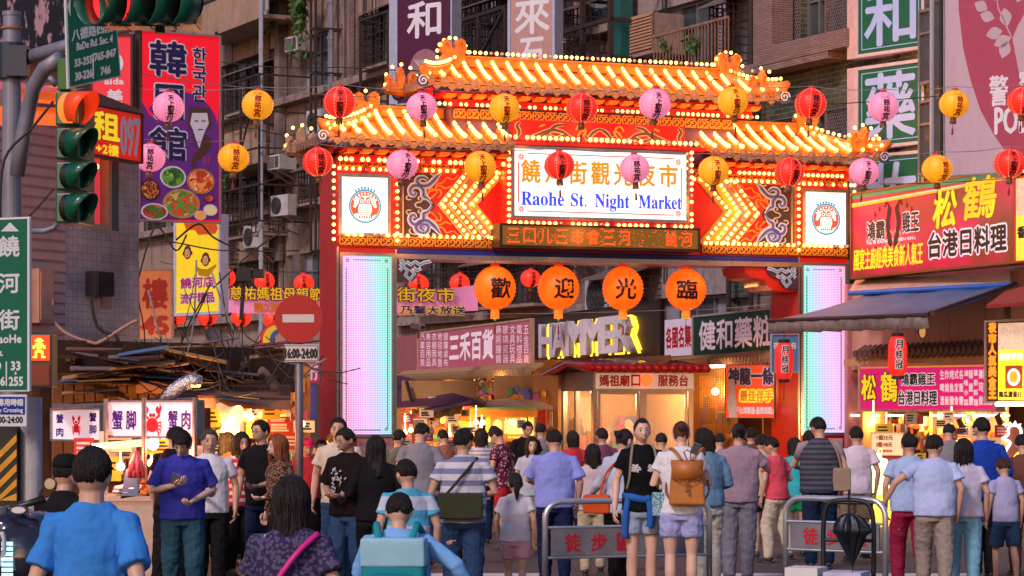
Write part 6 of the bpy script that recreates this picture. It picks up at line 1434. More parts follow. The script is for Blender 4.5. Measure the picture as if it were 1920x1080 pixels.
c=MB();q=fr.rect(742, 880, 800, 960, 0);c.box(q[0], q[1], .3, .4, 0, 2.3);part('back_wall', c, warmwall, t);goods(t, fr, q[0]+.05, q[1]-.05, .9, 2.0, .28, 110, 21, (.06,.16));lamp('stall_lamp', fr.p(760, 790, .3), 16, (1,0.42,0.08), .1, t);lamp('stall_lamp', fr.p(850, 800, .3), 23, (1,0.47,0.10), .1, t);c=MB();c.box(q[0], q[1], -.5, 0, 0, .85);part('counter', c, wood, t)
# ---- KIOSK
kf=Fr(1112, 44.2, 1302, 44.9)
kg=kf
t=thing('service_kiosk', 'glass-fronted service kiosk with red tiled roof and 媽祖廟口服務台 sign', 'kiosk', kf, kf.p(1205, 955));KI=t
q=kf.rect(1112, 1302, 697, 955);x0, x1, zt=q[0], q[1], q[3];D_=2.2
kal=M('kiosk_steel', (.50,.42,.36), .35, metal=.75, var=.15, scale=9);kgl=bpy.data.materials.new('kiosk_glass');kgl.use_nodes=True;b=kgl.node_tree.nodes['Principled BSDF'];b.inputs['Base Color'].default_value=(.9,.85,.75,1);b.inputs['Roughness'].default_value=.05;b.inputs['Alpha'].default_value=.25;b.inputs['Metallic'].default_value=0
zs0, zs1=kf.p(1112, 733).z, kf.p(1112, 697).z
c=MB();c.box(x0, x1, 0, .1, zs0, zs1+.05);part('header', c, kal, t)
q=kf.rect(1117, 1300, 700, 729, .01);c=MB();c.box(q[0], q[1], -.02, -.001, q[2], q[3]);sp_=part('sign_panel', c, M('kiosk_sign', (.72,.58,.45), .5, var=.06, emit=.18, ecol=(.9,.65,.45)), t)
KR=M('kiosk_ink_red', (.60,.02,.01), .5)
for st, a, b_ in (('媽祖廟', 1124, 1180), ('服務台', 1234, 1290), ('口', 1184, 1200)): qq=kf.rect(a, b_, 703, 724, .02);c=MB();c.text(st, qq[0], qq[1], qq[2], qq[3], -.023, bold=.008);part('lettering', c, KR, sp_)
c=MB();p=kf.p(1212, 713, .08);c.ball(p, .12, .08, .12, 14, 10);part('warning_lamp', c, EM('lamp_red', (1,.10,.02), 1.2), t)
for px in (1112, 1200, 1292): xx=kf.p(px, 800).x;c=MB();c.box(xx, xx+.09, -.0, .1, 0, zs0);part('post', c, kal, t)
zb=kf.p(1200, 905).z;c=MB();c.box(x0+.09, x1, .02, .08, 0, zb);part('base_panel', c, kal, t)
for a, b_ in ((1122, 1199), (1208, 1290)): qq=kf.rect(a, b_, 735, 905);c=MB();c.box(qq[0], qq[1], .04, .05, zb, zs0);part('glass_door', c, kgl, t);c=MB();tt=.05;c.box(qq[0], qq[0]+tt, .02, .07, zb, zs0);c.box(qq[1]-tt, qq[1], .02, .07, zb, zs0);c.box(qq[0]+tt, qq[1]-tt, .02, .07, zs0-.06, zs0);part('door_frame', c, kal, t)
# left side of the kiosk
c=MB();c.box(x0, x0+.06, .1, D_, 0, zb);c.box(x0, x0+.06, .1, D_, zs0, zs1);part('base_panel', c, kal, t)
for y in (.85, 1.5, D_-.08): c=MB();c.box(x0-.005, x0+.08, y, y+.09, 0, zs0);part('post', c, kal, t)
c=MB();c.box(x0+.02, x0+.03, .1, D_, zb, zs0);part('side_glass', c, kgl, t)
c=MB();c.box(x0+.06, x1, D_-.05, D_, 0, zs1);c.box(x1-.05, x1, .1, D_-.05, 0, zs1);part('back_wall', c, M('kiosk_back', (.55,.33,.14), .7, var=.2), t);c=MB();c.box(x0+.06, x1-.05, .1, D_-.05, zs1-.05, zs1);part('ceiling', c, white, t)
c=MB();c.box(x0+.2, x1-.1, .5, .9, 0, .95);part('desk', c, wood, t);c=MB();c.box(x0+.5, x0+.95, D_-.12, D_-.06, 1.3, 2.0);part('notice', c, M('cloth_white', (.7,.6,.45), .8), t);c=MB();c.box(x0+1.15, x0+1.2, .6, .62, 1.5, 1.7);part('notice', c, M('note_pink', (.7,.2,.2), .8), t)
for a in (.25, .68): c=MB();xx=x0+(x1-x0)*a;c.box(xx-.38, xx+.38, .35, .45, zs0-.04, zs0+.03);part('tube_lamp', c, neon_white, t);lamp('kiosk_lamp', (xx, .6, zs0-.15), 28, (1,0.56,0.21), .15, t)
goods(t, kf, x0+.2, x1-.2, .95, 1.7, D_-.2, 22, 31, (.12,.3));
c=MB();xx=x0+.045
for i, ch in enumerate('小心扒手請靠右'): c.text(ch, x0+.015, x0+.075, 1.75-i*.12, 1.84-i*.12, -.004)
part('lettering', c, KR, t)
# red tiled roof: eave along the front rising over a gable end on the left
rm=M('red_glaze_tile', (.62,.02,.025), .3, var=.2, scale=10, coat=.5)
zE=kf.p(1112, 697).z;pk_=kf.p(1108, 680, .3)
c=MB();c.slab([Vector(v) for v in ((x0-.25,-.35,zE+.04),(x1+.15,-.35,zE+.04),(x1+.15,1.1,zE+.20),(x0-.25,1.1,zE+.20))], (0,0,-.05));c.slab([Vector(v) for v in ((x0-.25,1.1,zE+.20),(x1+.15,1.1,zE+.20),(x1+.15,2.7,zE-.2),(x0-.25,2.7,zE-.2))], (0,0,-.05));part('roof', c, rm, t)
nT=15
c=MB();c.tube([(0,-.02,0),(0,.04,.01)], .082, 10);c.tube([(0,0,.0),(0,1.42,.14)], .056, 8);me=mesh('roof_tile', c, rm, True)
for i in range(nT): inst('roof_tile', me, t, (x0-.18+(x1-x0+.26)*i/(nT-1), -.36, zE+.06))
c=MB();c.tube([(x0-.27,-.42,zE+.12),(x0-.27,.6,zE+.16),(x0-.27,2.7,zE-.2)], .06, 8);part('gable_trim', c, rm, t)
c=MB();c.slab([Vector((x0+.03,.1,zs1)), Vector((x0+.03,D_,zs1)), Vector((x0+.03,D_,zE-.1)), Vector((x0+.03,1.1,zE+.14)), Vector((x0+.03,.1,zE+.06))], (.03,0,0));part('gable_wall', c, kal, t)
# ---- big restaurant sign at right and its shop
fb=Fr(1597, 42.2, 1905, 37.6)
rsm=bpy.data.materials.new('restaurant_sign');rsm.use_nodes=True;nt=rsm.node_tree;b=nt.nodes['Principled BSDF'];tc=nt.nodes.new('ShaderNodeTexCoord');gr=nt.nodes.new('ShaderNodeTexNoise');gr.inputs['Scale'].default_value=.55;nt.links.new(tc.outputs['Object'], gr.inputs[0]);cr=nt.nodes.new('ShaderNodeValToRGB');e=cr.color_ramp.elements;e[0].position=.38;e[0].color=(.50,.003,.06,1);e[1].position=.58;e[1].color=(.13,.025,.006,1);nt.links.new(gr.outputs[0], cr.inputs[0]);nt.links.new(cr.outputs[0], b.inputs['Base Color']);nt.links.new(cr.outputs[0], b.inputs['Emission Color']);b.inputs['Emission Strength'].default_value=.5;b.inputs['Roughness'].default_value=.3
t, q=sign('restaurant_sign', 'large red restaurant signboard with yellow 松鶴 and black-on-white 台港日料理', fb, 1598, 1903, 342, 504, 0, rsm, M('rim_bronze', (.25,.12,.05), .4, metal=.5), th=.35, border=.04)
RS=t
def fz(a, b_): return q[0]+(q[1]-q[0])*a, q[2]+(q[3]-q[2])*b_
def ql(st, a0, a1, b0, b1, mat, bold=0, out=None, shear=0, nm='lettering', lift=.006):
 x0, z0_=fz(a0, b0);x1, z1_=fz(a1, b1)
 if out: c=MB();c.text(st, x0, x1, z0_, z1_, -lift, bold=out[1], nb=8, shear=shear);part('letter_outline', c, out[0], RS)
 c=MB();c.text(st, x0, x1, z0_, z1_, -lift*2, bold=bold, shear=shear);part(nm, c, mat, RS)
c=MB()
for k, (m0, h0, h1) in enumerate(((0,.95,1.0),(1,.935,.95),(2,.92,.935),(3,.905,.92))):
 x0, z0_=fz(0, h0-.06*(k > 0));x1, z1_=fz(.98, h1);xm, zm=fz(0, h1-.04*(k>0));c.mi=k;c.prism([(x0, z0_), (x1, fz(0,h0)[1]+.0), (x1, z1_), (x0, zm)], -.005-.0006*k, -.001)
part('stripe_print', c, [M('stripe_green', (.03,.30,.14), .4, emit=.2), M('stripe_red', (.7,.05,.02), .4, emit=.2), M('stripe_white', (.8,.75,.6), .4, emit=.2), M('stripe_yellow', (.9,.55,.03), .4, emit=.2)], RS)
kst=ink_k;ksw=M('ink_lit_white', (.8,.74,.78), .5, emit=.25, ecol=(.9,.8,.9))
ql('松', .53, .67, .47, .88, ink_y, .022, None, .12);ql('鶴', .71, .90, .52, .98, ink_y, .016, None, .12)
ql('台港日料理', .50, .955, .13, .42, kst, .014, (ksw, .045), 0);ql('國宴主廚經典美食新人氣王', .015, .465, .07, .33, ink_y, .007, None, .1)
ql('鴻霸', .10, .22, .42, .64, kst, .008, (ksw, .025));ql('雞王', .335, .44, .46, .70, kst, .008, (ksw, .025));ql('TAIPEI RAOHE CHICKEN KING', .10, .42, .37, .405, ksw, .004)
c=MB()
for s_ in (-1, 1):
 cx_, cz_=fz(.275, .56);
 c.ribbon(sm([(cx_+s_*.22, cz_+.42), (cx_+s_*.12, cz_+.30), (cx_+s_*.17, cz_+.05), (cx_+s_*.1, cz_-.25), (cx_+s_*.02, cz_-.3)], 4), [.03]*4+[.10]*8+[.14]*4+[.05], -.014, -.010)
 for k in range(9): a=R(-60+s_*0+k*16) if s_ > 0 else R(240-k*16);cc=(cx_+math.cos(a)*.72, cz_-.05+math.sin(a)*.42);c.ribbon([cc, (cc[0]+math.cos(a+.8*s_)*.09, cc[1]+math.sin(a+.8*s_)*.09)], [.035,.01], -.012, -.008)
part('rooster_print', c, kst, RS)
c=MB();e_=fz(.275, .5)
for s_ in (-1,1): c.ring((e_[0]+s_*.12, e_[1]-.12), .1, .15, -.010, -.007, 16)
part('tail_print', c, M('print_coral', (.8,.25,.2), .5, emit=.2), RS)
# lit sign at far right edge
fr=Fr(1903, 37.4, 1980, 36.6)
t, q=sign('menu_sign', 'backlit food picture sign cut by the right edge above the red canopy', fr, 1905, 1990, 330, 486, .2, M('menu_yellow', (.85,.60,.05), .4, emit=.5), M('rim_red', (.6,.05,.04), .5), border=.03)
lett(t, fr, '香', 1908, 1922, 425, 446, ink_k, bold=.01);c=MB();qq=fr.rect(1906, 1990, 332, 400, .2);c.box(qq[0], qq[1], -.206, -.201, qq[2], qq[3]);part('photo_print', c, M('photo_food', (.75,.5,.35), .4, var=.5, scale=14, emit=.3), t)
c=MB();p1, p2=fr.p(1905, 322, .3), fr.p(1990, 314, .3)
for i in range(12): p=p1.lerp(p2, i/11);c.ball((p.x,-.3,p.z), .025, nu=6, nv=4)
part('bulb', c, bulb_on, t, kind='stuff')
# awnings
ab=M('awning_bluegrey', (.09,.16,.34), .6, var=.25, scale=2.5, bump=.4, dirt=.4)
aw=thing('awning', 'worn blue-grey awning reaching in front of the right gate column', 'awning', W, P(1600, 600, 39))
f0, f1_=P(1440, 601, 39.0), P(1737, 590, 36.2);k0, k1=P(1640, 546, 42.0), P(1905, 531, 38.3)
N_=12;g_=[]
for i in range(N_+1):
 for j in range(7): s_, u_=i/N_, j/6;p=f0.lerp(f1_, s_).lerp(k0.lerp(k1, s_), u_);p.z -= .06*math.sin(math.pi*u_)+.015*math.sin(s_*18);g_.append(p)
c=MB();c.add(g_, [(i*7+j, (i+1)*7+j, (i+1)*7+j+1, i*7+j+1) for i in range(N_) for j in range(6)]);o=part('cloth', c, ab, aw, smooth=True);sd=o.modifiers.new('s', 'SOLIDIFY');sd.thickness=.02
c=MB();g_=[]
for i in range(25):
 p=f0.lerp(f1_, i/24);n_=.025*math.sin(i*1.9);g_ += [p, p+Vector((n_, -.01+n_, -.10)), p+Vector((n_*1.4, -.02-n_, -.2-.01*(i % 3)))]
c.add(g_, [(3*i+j, 3*i+j+1, 3*i+j+4, 3*i+j+3) for i in range(24) for j in range(2)]);o=part('valance', c, M('valance_dirty', (.20,.17,.17), .8, var=.5, scale=7, dirt=.6), aw, smooth=True);sd=o.modifiers.new('s', 'SOLIDIFY');sd.thickness=.015
c=MB();c.tube([f0, f1_], .03, 8);c.tube([f1_+Vector((.05,0,0)), f1_+Vector((.12,0,0))], .06, 10);c.bar(f1_, k1, .05);part('roller', c, iron, aw)
c=MB();c.slab([k0+Vector((-.45,.0,.0)), k1+Vector((-.1,-.1,.02)), k1+Vector((0,.6,.30)), k0+Vector((-.25,.6,.22))], (0,0,-.06));part('upper_sheet', c, M('sheet_pinkgrey', (.52,.36,.32), .6, dirt=.4), aw)
c=MB();c.tube([k0+Vector((-.45,-.03,-.04)), k1+Vector((-.1,-.12,-.03))], .045, 8);part('blue_edge', c, M('edge_blue', (.01,.14,.62), .5), aw)
aw2=thing('awning', 'folded dark red awning at the right picture edge', 'awning', W, P(1900, 560, 36));c=MB();c.slab([P(1850,572,35.5), P(1990,560,34), P(1990,520,36), P(1885,545,37)], (0,.02,-.05));part('cloth', c, M('awning_red', (.30,.03,.03), .7, dirt=.3), aw2);c=MB();c.bar(P(1888,574,35.5), P(1888,598,35.5), .09);part('bracket', c, iron, aw2)
# fascia wall between sign and lower shop, mirror, eave
fw=Fr(1590, 43.3, 1925, 38.6)
t=thing('shop_facade', 'cream and pink shopfront wall under the blue-grey awning', 'shop', fw, fw.p(1750, 980));SF=t
x0, x1=fw.p(1592, 700).x, fw.p(1990, 700).x;zc0, zc1=fw.p(1750, 668).z, fw.p(1750, 520).z
for i in range(6): a=x0+.1+(x1-x0-.1)*i/6;b_=x0+.1+(x1-x0-.1)*(i+1)/6;c=MB();c.box(a, b_-.012, 0, .1, zc0-.2, zc1);part('wall_panel', c, M('panel_mauve', (.48,.27,.25), .6, var=.1, dirt=.35) if i == 0 else MT['panel_mauve'], t)
c=MB();c.box(x0, x0+.1, -.1, .3, 0, zc1);part('corner_post', c, M('post_pink', (.5,.2,.25), .5, dirt=.3), t)
eave_tiles(t, fw, 1600, 1860, 664, 654, .35, .16, .065, M('eave_dark', (.10,.05,.045), .6, var=.4))
c=MB();q=fw.rect(1600, 1990, 668, 679, .1);c.box(q[0], q[1], -.3, 0, q[2]-.02, q[3]);part('beam', c, M('beam_tan', (.5,.28,.14), .6), t)
for px, py, rx, ry in ((1729, 622, 8, 14),): p=P(px, py, 36.8);k=S(36.8);cm=MB();cm.disc((p.x, p.z), rx/k, p.y-.02, p.y, 24, ry/k);cm2=MB();cm2.disc((p.x, p.z), rx*.75/k, p.y-.025, p.y-.021, 24, ry*.82/k);mt_=thing('round_mirror', 'small oval mirror hanging from the end of the awning', 'mirror', W, p);part('rim', cm, iron, mt_);part('glass', cm2, M('mirror_glass', (.8,.8,.8), .05, metal=1, var=0), mt_);cm3=MB();cm3.tube([p+Vector((0,0,ry/k)), p+Vector((0,0,ry/k+.12))], .008, 4);part('cord', cm3, black, mt_)
# lower magenta signboard
fl=Fr(1612, 41.8, 1866, 39.4)
pm=M('sign_magenta', (.42,.004,.10), .4, var=.1, scale=1.5, emit=.4, ecol=(.75,.006,.18))
RS, q=sign('restaurant_sign', 'lower magenta signboard of the same restaurant with a long menu of dishes', fl, 1614, 1865, 685, 767, 0, pm, M('rim_pinkwhite', (.6,.4,.3), .5), th=.2, border=.045)
ql('松', .01, .12, .22, .80, ink_y, .013, (kst, .03));ql('鶴', .16, .285, .18, .86, ink_y, .010, (kst, .025));ql('台港日料理', .295, .585, .10, .42, kst, .006, (ksw, .024));ql('鴻霸雞王', .315, .57, .55, .82, kst, .005, (ksw, .02))
for i, colm in enumerate(('生啤酒', '炸燒飯', '烤魚麵', '式定食', '各飯糖', '滷味小菜', '精緻膳', '慕斯料理', '壽司煮', '關東煮', '滷大腸')): a=.61+i*.035;n=len(colm);[ql(ch, a, a+.029, .93-(j+.85)*.88/n, .93-j*.88/n-.05, ksw, .004) for j, ch in enumerate(colm)]
c=MB();x0_, z0_=fz(0,.955);x1_, z1_=fz(1, .985);c.box(x0_, x1_, -.006, -.001, z0_, z1_);part('stripe_print', c, MT['stripe_yellow'], RS)
# tall menu sign at right
fr=Fr(1850, 36.4, 1940, 35.6)
t, q=sign('menu_sign', 'slanted upright sign with orange characters 夜市人氣美食王 beside glowing food photos', fr, 1850, 1990, 602, 752, .2, M('menu_dark', (.05,.015,.01), .4), M('rim_steel2', (.5,.4,.35), .4, metal=.6), border=.03)
lett(t, fr, '夜市人氣美食王', 1854, 1868, 604, 748, M('ink_neon_orange', (.95,.20,.02), .5, emit=.6, ecol=(1,.25,.01)), bold=.014, vert=True)
c=MB();qq=fr.rect(1872, 1990, 604, 655, .2);c.box(qq[0], qq[1], -.206, -.201, qq[2], qq[3]);part('photo_print', c, M('photo_taro', (.60,.42,.30), .4, var=.6, scale=16, emit=.45), t);c=MB();qq=fr.rect(1872, 1990, 655, 750, .2);c.box(qq[0], qq[1], -.206, -.201, qq[2], qq[3]);part('yellow_panel', c, M('photo_yellow', (.85,.58,.02), .4, emit=.6), t)
p=fr.p(1901, 707, .21);c=MB();c.mi=0;c.box(p.x-.17, p.x+.17, -.212, -.208, p.z-.17, p.z+.17);c.mi=1;c.ring((p.x-.0, p.z), .085, .13, -.216, -.2125, 24);c.mi=2;c.disc((p.x, p.z), .085, -.215, -.2122, 20);part('soup_print', c, [M('print_redbrown', (.3,.05,.02), .5, emit=.2), ksw, M('print_soup', (.85,.35,.03), .5, emit=.3)], t)
lett(t, fr, '南瓜濃湯35', 1874, 1916, 734, 745, ink_k, bold=.006, lift=.010);lett(t, fr, '香酥芋泥', 1874, 1918, 662, 675, ksw, bold=.008, lift=.010)
c=MB();p1, p2=fr.p(1868, 758, .25), fr.p(1990, 756, .25);c.tube([p1, p2], .03, 8);part('tube_lamp', c, neon_white, t);lamp('stall_lamp', fr.p(1900, 768, .5), 13, (1,0.61,0.28), .1, t)
# shop interior at right
fi=Fr(1600, 42.6, 1925, 39.0)
t=thing('shop_interior', 'bright right-hand shop interior with hanging mesh goods and cream boarded wall', 'shop', fi, fi.p(1750, 960));q=fi.rect(1604, 1990, 775, 960);x0, x1, zt=q[0], q[1], fi.p(1750, 766).z+.3
c=MB();c.box(x0, x1, 2.2, 2.3, 0, zt);c.box(x0, x0+.08, .1, 2.2, 0, zt);c.box(x0, x1, .3, 2.2, zt, zt+.06);part('wall', c, warmwall, t)
xa, xb=fi.p(1757, 800, -.6).x, fi.p(1890, 800, -.6).x
for k in range(9): c=MB();z=.2+k*.22;c.box(xa, xb, .58, .62, z, z+.205);part('wall_board', c, M('board_cream', (.75,.55,.32), .5, var=.06) if k == 0 else MT['board_cream'], t)
c=MB();c.box(xa-.08, xa-.01, .5, .7, 0, zt);part('board_post', c, M('post_gold', (.6,.35,.08), .5), t)
fm2=fi.rect(1628, 1748, 772, 900, -.7);c=MB()
for i in range(22): x=fm2[0]+(fm2[1]-fm2[0])*i/21;c.box(x-.005, x+.005, .70, .71, fm2[2], fm2[3])
for j in range(16): z=fm2[2]+(fm2[3]-fm2[2])*j/15;c.box(fm2[0], fm2[1], .688, .699, z-.005, z+.005)
part('wire_mesh', c, iron, t);goods(t, fi, fm2[0], fm2[1], fm2[2]+.3, fm2[3], .68, 60, 41, (.06,.22));goods(t, fi, x0+.2, x1-.2, .9, zt-.1, 2.15, 330, 42, (.08,.22));goods(t, fi, xa+.1, xb-.1, .9, 1.9, .57, 60, 43, (.06,.16))
c=MB();rr=random.Random(8)
for i in range(16): x=rr.uniform(fm2[0], fm2[1]);z=rr.uniform(fm2[2]+.4, fm2[3]);c.box(x, x+rr.uniform(.05,.12), .5, .6, z-rr.uniform(.1,.3), z)
part('hanging_bags', c, M('bag_dark', (.08,.04,.02), .6, var=.5), t, kind='stuff')
for px in (1640, 1720, 1810, 1880): lamp('shop_lamp', fi.p(px, 790, -.3), 25, (1,0.49,0.17), .15, t)
c=MB()
for px in (1620, 1690, 1780, 1860): p=fi.p(px, 779, -.35);c.tube([(p.x-.4,p.y,p.z),(p.x+.4,p.y,p.z)], .02, 6)
part('tube_lamp', c, neon_warm, t, kind='stuff')
for px, py in ((1803, 795), (1874, 788)):
 p=fi.world(fi.p(px, py, -.2));s_=thing('spotlight', 'black clamp spotlight on the cream boarded wall, %s' % ('left one' if px < 1850 else 'right one near the menu sign'), 'spotlight', W, p, group='clamp spotlights');c=MB();c.tube([p+Vector((0,0,.12)), p+Vector((0,0,.02))], .02, 6);part('stem', c, black, s_);c=MB();c.tube([p+Vector((-.05,.0,.08)), p+Vector((.0,-.04,-.03)), p+Vector((.04,-.07,-.09))], [.05,.06,.085], 12);part('shade', c, black, s_);c=MB();c.ball(p+Vector((.045,-.08,-.095)), .05, nu=10, nv=6);part('bulb', c, EM('spot_bulb', (1,.75,.35), 5), s_)
q=fi.rect(1826, 1868, 775, 800, -.5);c=MB();c.box(q[0], q[1], .5, .52, q[2], q[3]);solo('notice_sheet', 'pink menu sheet pinned on the cream boards', 'notice', c, M('sheet_pink', (.8,.25,.2), .6), fi)
# price card
fp=Fr(1632, 37.2, 1694, 37.0)
t, q=sign('price_sign', 'cream price card reading 1個35元 3個100元 above the glowing ice cream cone', fp, 1634, 1693, 812, 853, 0, M('card_cream', (.80,.55,.35), .6, emit=.2, ecol=(1,.6,.35)), M('rim_card', (.6,.35,.2), .5), th=.05, border=.012)
cr_=M('ink_card', (.22,.05,.02), .5);lett(t, fp, '1個35元', 1644, 1674, 816, 825, cr_, bold=.004);lett(t, fp, '3個100元', 1643, 1673, 829, 838, cr_, bold=.004);lett(t, fp, '外帶請稍候', 1643, 1673, 843, 848, KR, bold=.002)
c=MB();q=fp.rect(1634, 1693, 853, 960);c.box(q[0], q[1], .02, .4, 0, q[3]);part('cabinet', c, M('cabinet_red', (.35,.05,.03), .5), t)
# ice cream cone lamp
dI=36.0;p=P(1650, 960, dI);p.z=0;k=S(dI)
t=thing('ice_cream_lamp', 'glowing giant soft ice cream cone standing by the right shop', 'lamp', W, p)
zc0, zc1=0.0, P(0, 925, dI).z;im=EM('ice_cream_glow', (1,.78,.34), 1.15);ic=EM('cone_glow', (1,.50,.05), 1.0)
c=MB();c.lathe((p.x,p.y,0), [(.13,0.0),(.16,.1),(.24,P(0,925,dI).z)], 18);part('cone', c, ic, t, smooth=True)
c=MB();zz=P(0,930,dI).z;r_=.30
for i, (rr_, hh_) in enumerate(((.30,.16),(.26,.15),(.21,.14),(.155,.12),(.10,.10),(.05,.09))):
 c.lathe((p.x+.02*(-1)**i, p.y, zz), [(rr_*.55,0),(rr_*.97,hh_*.25),(rr_,hh_*.5),(rr_*.9,hh_*.8),(rr_*.5,hh_)], 18);zz += hh_*.82
part('cream_swirl', c, im, t, smooth=True);c=MB();c.ring((p.x, zz+.05), .02, .04, p.y-.01, p.y+.01, 12);part('top_ring', c, steel, t)
lamp('cone_glow', (p.x, p.y-.5, 1.0), 14, (1,.6,.2), .3)
# duck neon sign
fd=Fr(1876, 35.3, 1960, 34.8)
t=thing('duck_sign', 'white neon outlined duck-shaped light with crown and yellow belly, right edge', 'sign', fd, fd.p(1905, 900));
body=sm([(1881,822),(1892,815),(1893,803),(1900,798),(1912,800),(1917,812),(1911,826),(1911,840),(1925,846),(1945,852),(1960,870),(1952,888),(1925,893),(1896,890),(1884,870),(1888,845),(1896,830),(1881,822)], 4)
pb=[(fd.p(x, y).x, fd.p(x, y).z) for x, y in body]
c=MB();c.prism(pb[:-1], 0, .06);part('body', c, M('duck_brown', (.22,.06,.03), .5), t)
c=MB();c.tube([(x, -.03, z) for x, z in pb], .02, 6);part('neon_outline', c, EM('neon_pinkwhite', (1,.75,.8), 1.1), t)
c=MB();c.tube([(p_.x,-.03,p_.z) for p_ in [fd.p(*q_) for q_ in ((1888,800),(1884,794),(1892,797),(1896,792),(1900,798),(1906,790),(1908,797),(1916,795),(1912,802))]], .012, 5);part('crown', c, MT['neon_pinkwhite'], t)
c=MB();e_=fd.p(1922, 868);c.disc((e_.x, e_.z), .17, -.04, -.001, 24, .13);part('belly', c, EM('neon_white_panel', (1,.95,.85), 1.0), t);c=MB();c.ring((e_.x, e_.z), .12, .18, -.055, -.041, 24);part('belly_ring', c, EM('neon_yellow_ring', (1,.75,.05), 1.2), t)
c=MB();e2=fd.p(1905, 840);c.box(e2.x+.1, e2.x+.3, .07, .2, 0, e2.z);part('stand', c, iron, t)
# right counter under duck
c=MB();q=fd.rect(1880, 1990, 895, 960);fx=q;c.box(q[0]+.1, q[1], .2, .8, 0, .95);ct=solo('shop_counter', 'lit shop counter behind the duck light at the right edge', 'counter', c, M('counter_gold', (.30,.14,.05), .5, dirt=.3), fd)
fr=Fr(1908, 35, 1960, 34.9);t, q=sign('menu_card', 'small yellow lit menu card at the right edge below the duck light', fr, 1909, 1960, 918, 948, 0, M('card_yellow', (.9,.6,.03), .5, emit=.5), iron, th=.04, border=.015);lett(t, fr, '湯包', 1911, 1922, 924, 932, ink_r, bold=.004)
# tall red cylinder lanterns
def tall_lantern(px, py, hw, hh, d, lab, text='月桂冠'):
 p=P(px, py, d);k=S(d);r=hw/k;h=hh/k
 t=thing('cylinder_lantern', lab, 'lantern', W, p, 'tall red paper lanterns with black caps');INFO[t.name]=p
 prof=[];n=30
 for i in range(n+1): s_=-1+2*i/n;prof.append((r*(1-abs(s_)**4*.42)*(1 if i % 2 else .97), s_*h))
 c=MB();c.lathe(p, prof, 20);m=bpy.data.materials.get('paper_deep_red') or M('paper_deep_red', (.68,.012,.012), .5, var=.08, emit=.30, ecol=(1,.03,.02));part('globe', c, m, t, smooth=True)
 c=MB();c.lathe(p, [(r*.6, h), (r*.62, h+.05), (r*.5, h+.06)], 16);part('cap', c, black, t);c=MB();c.lathe(p, [(r*.5, -h-.05), (r*.6, -h-.04), (r*.6, -h)], 16);part('collar', c, black, t)
 c=MB();c2=MB()
 for i, ch in enumerate(text):
  z=h*.62-i*h*.52
  for cc, bo, rad in ((c2, .014, 1.01), (c, .003, 1.03)):
   cc.text(ch, -r*.36, r*.36, z-h*.20, z+h*.20, 0, bold=bo, fn=lambda x_, y_, z_, rad=rad: (p.x+math.sin(x_/r)*r*rad, p.y-math.cos(x_/r)*r*rad, p.z+z_), nb=8)
 part('letter_outline', c2, ink_w, t);part('lettering', c, ink_k, t)
 c=MB();c.tube([p+Vector((0,0,-h-.05)), p+Vector((0,0,-h-.35))], .006, 4);part('tassel', c, M('tassel_black', (.02,.01,.01), .7), t)
 c=MB();c.tube([p+Vector((0,0,h+.05)), p+Vector((0,0,h+.18))], .006, 4);part('hanger', c, black, t)
tall_lantern(1470, 677, 17.5, 34, 38.5, 'tall red lantern hanging before the right gate column, over the blue notice');tall_lantern(1683, 668, 18.5, 37, 36.5, 'tall red lantern hanging before the magenta restaurant sign')
# blue notice on the right gate pillar side
fr=Fr(1446, 41.2, 1498, 41.3)
t, q=sign('notice_board', 'light blue notice board on the left face of the right gate column', fr, 1447, 1496, 628, 697, 0, M('notice_blue', (.12,.22,.42), .5, var=.1), M('rim_blue', (.3,.4,.6), .5), th=.04, border=.015);lett(t, fr, '夜市公告', 1450, 1493, 642, 654, ink_w, bold=.004)
# LEFT STALLS AND TANGLE
# long rusty shed roofs
fs1=Vp(100, 27.5, 5200)
t=thing('market_shed', 'low wooden shed with rusty sheet roofs behind the crab stall', 'shed', fs1, fs1.p(300, 960));SHD=t
def shq(x0, x1, y0, y1, w, m, nm, th=.05): q=fs1.rect(x0, x1, y0, y1, w);c=MB();c.box(q[0], q[1], -w, -w+th, q[2], q[3]);return part(nm, c, m, t)
shq(60, 395, 640, 960, .7, M('shed_dark', (.10,.045,.025), .85, var=.5, scale=3, dirt=.7), 'back_wall');shq(395.5, 556, 652, 735, .7, MT['shed_dark'], 'back_wall')
for i in range(13): x=100+i*20;shq(x, x+17, 700, 900, .8, wood, 'board', .03)
for y in (668, 700, 716): shq(95, 300, y, y+5, .95+.01*(y % 7), wood, 'batten', .1)
for i, (x0, y0, x1, y1, dy, w0, w1, m) in enumerate(((300,640,455,700,14,0.2,1.2,rust),(220,672,440,692,16,.4,1.0,rust),(330,716,545,722,24,.8,1.6,rust),(255,700,520,704,14,.2,1.0,M('sheet_tan', (.55,.28,.14), .7, var=.3, dirt=.5)),(100,757,372,742,8,1.4,2.2,M('sheet_grey', (.25,.18,.19), .7, dirt=.5)),(440,640,560,700,8,-.6,.3,rust))):
 c=MB();a, b_=fs1.p(x0, y0, w0), fs1.p(x1, y1, w0);e1, e2=fs1.p(x0, y0+dy, w1), fs1.p(x1, y1+dy, w1);c.slab([a, b_, e2, e1], (0,0,-.03));
 part('roof_sheet', c, m, t)
 if i in (2, 3): c=MB();c.add([e1, e2, e2-Vector((0,0,.14)), e1-Vector((0,0,.14))], [(0,3,2,1)]);part('fascia', c, M('fascia_%d' % i, (.45,.22,.14), .7, dirt=.5), t)
rr=random.Random(14);SM=[rust, MT['sheet_tan'], MT['sheet_grey'], M('sheet_blue', (.10,.20,.42), .6, dirt=.5), M('sheet_maroon', (.20,.05,.05), .7, var=.3, dirt=.6), M('sheet_yellow', (.55,.30,.08), .6, var=.3, dirt=.6)]
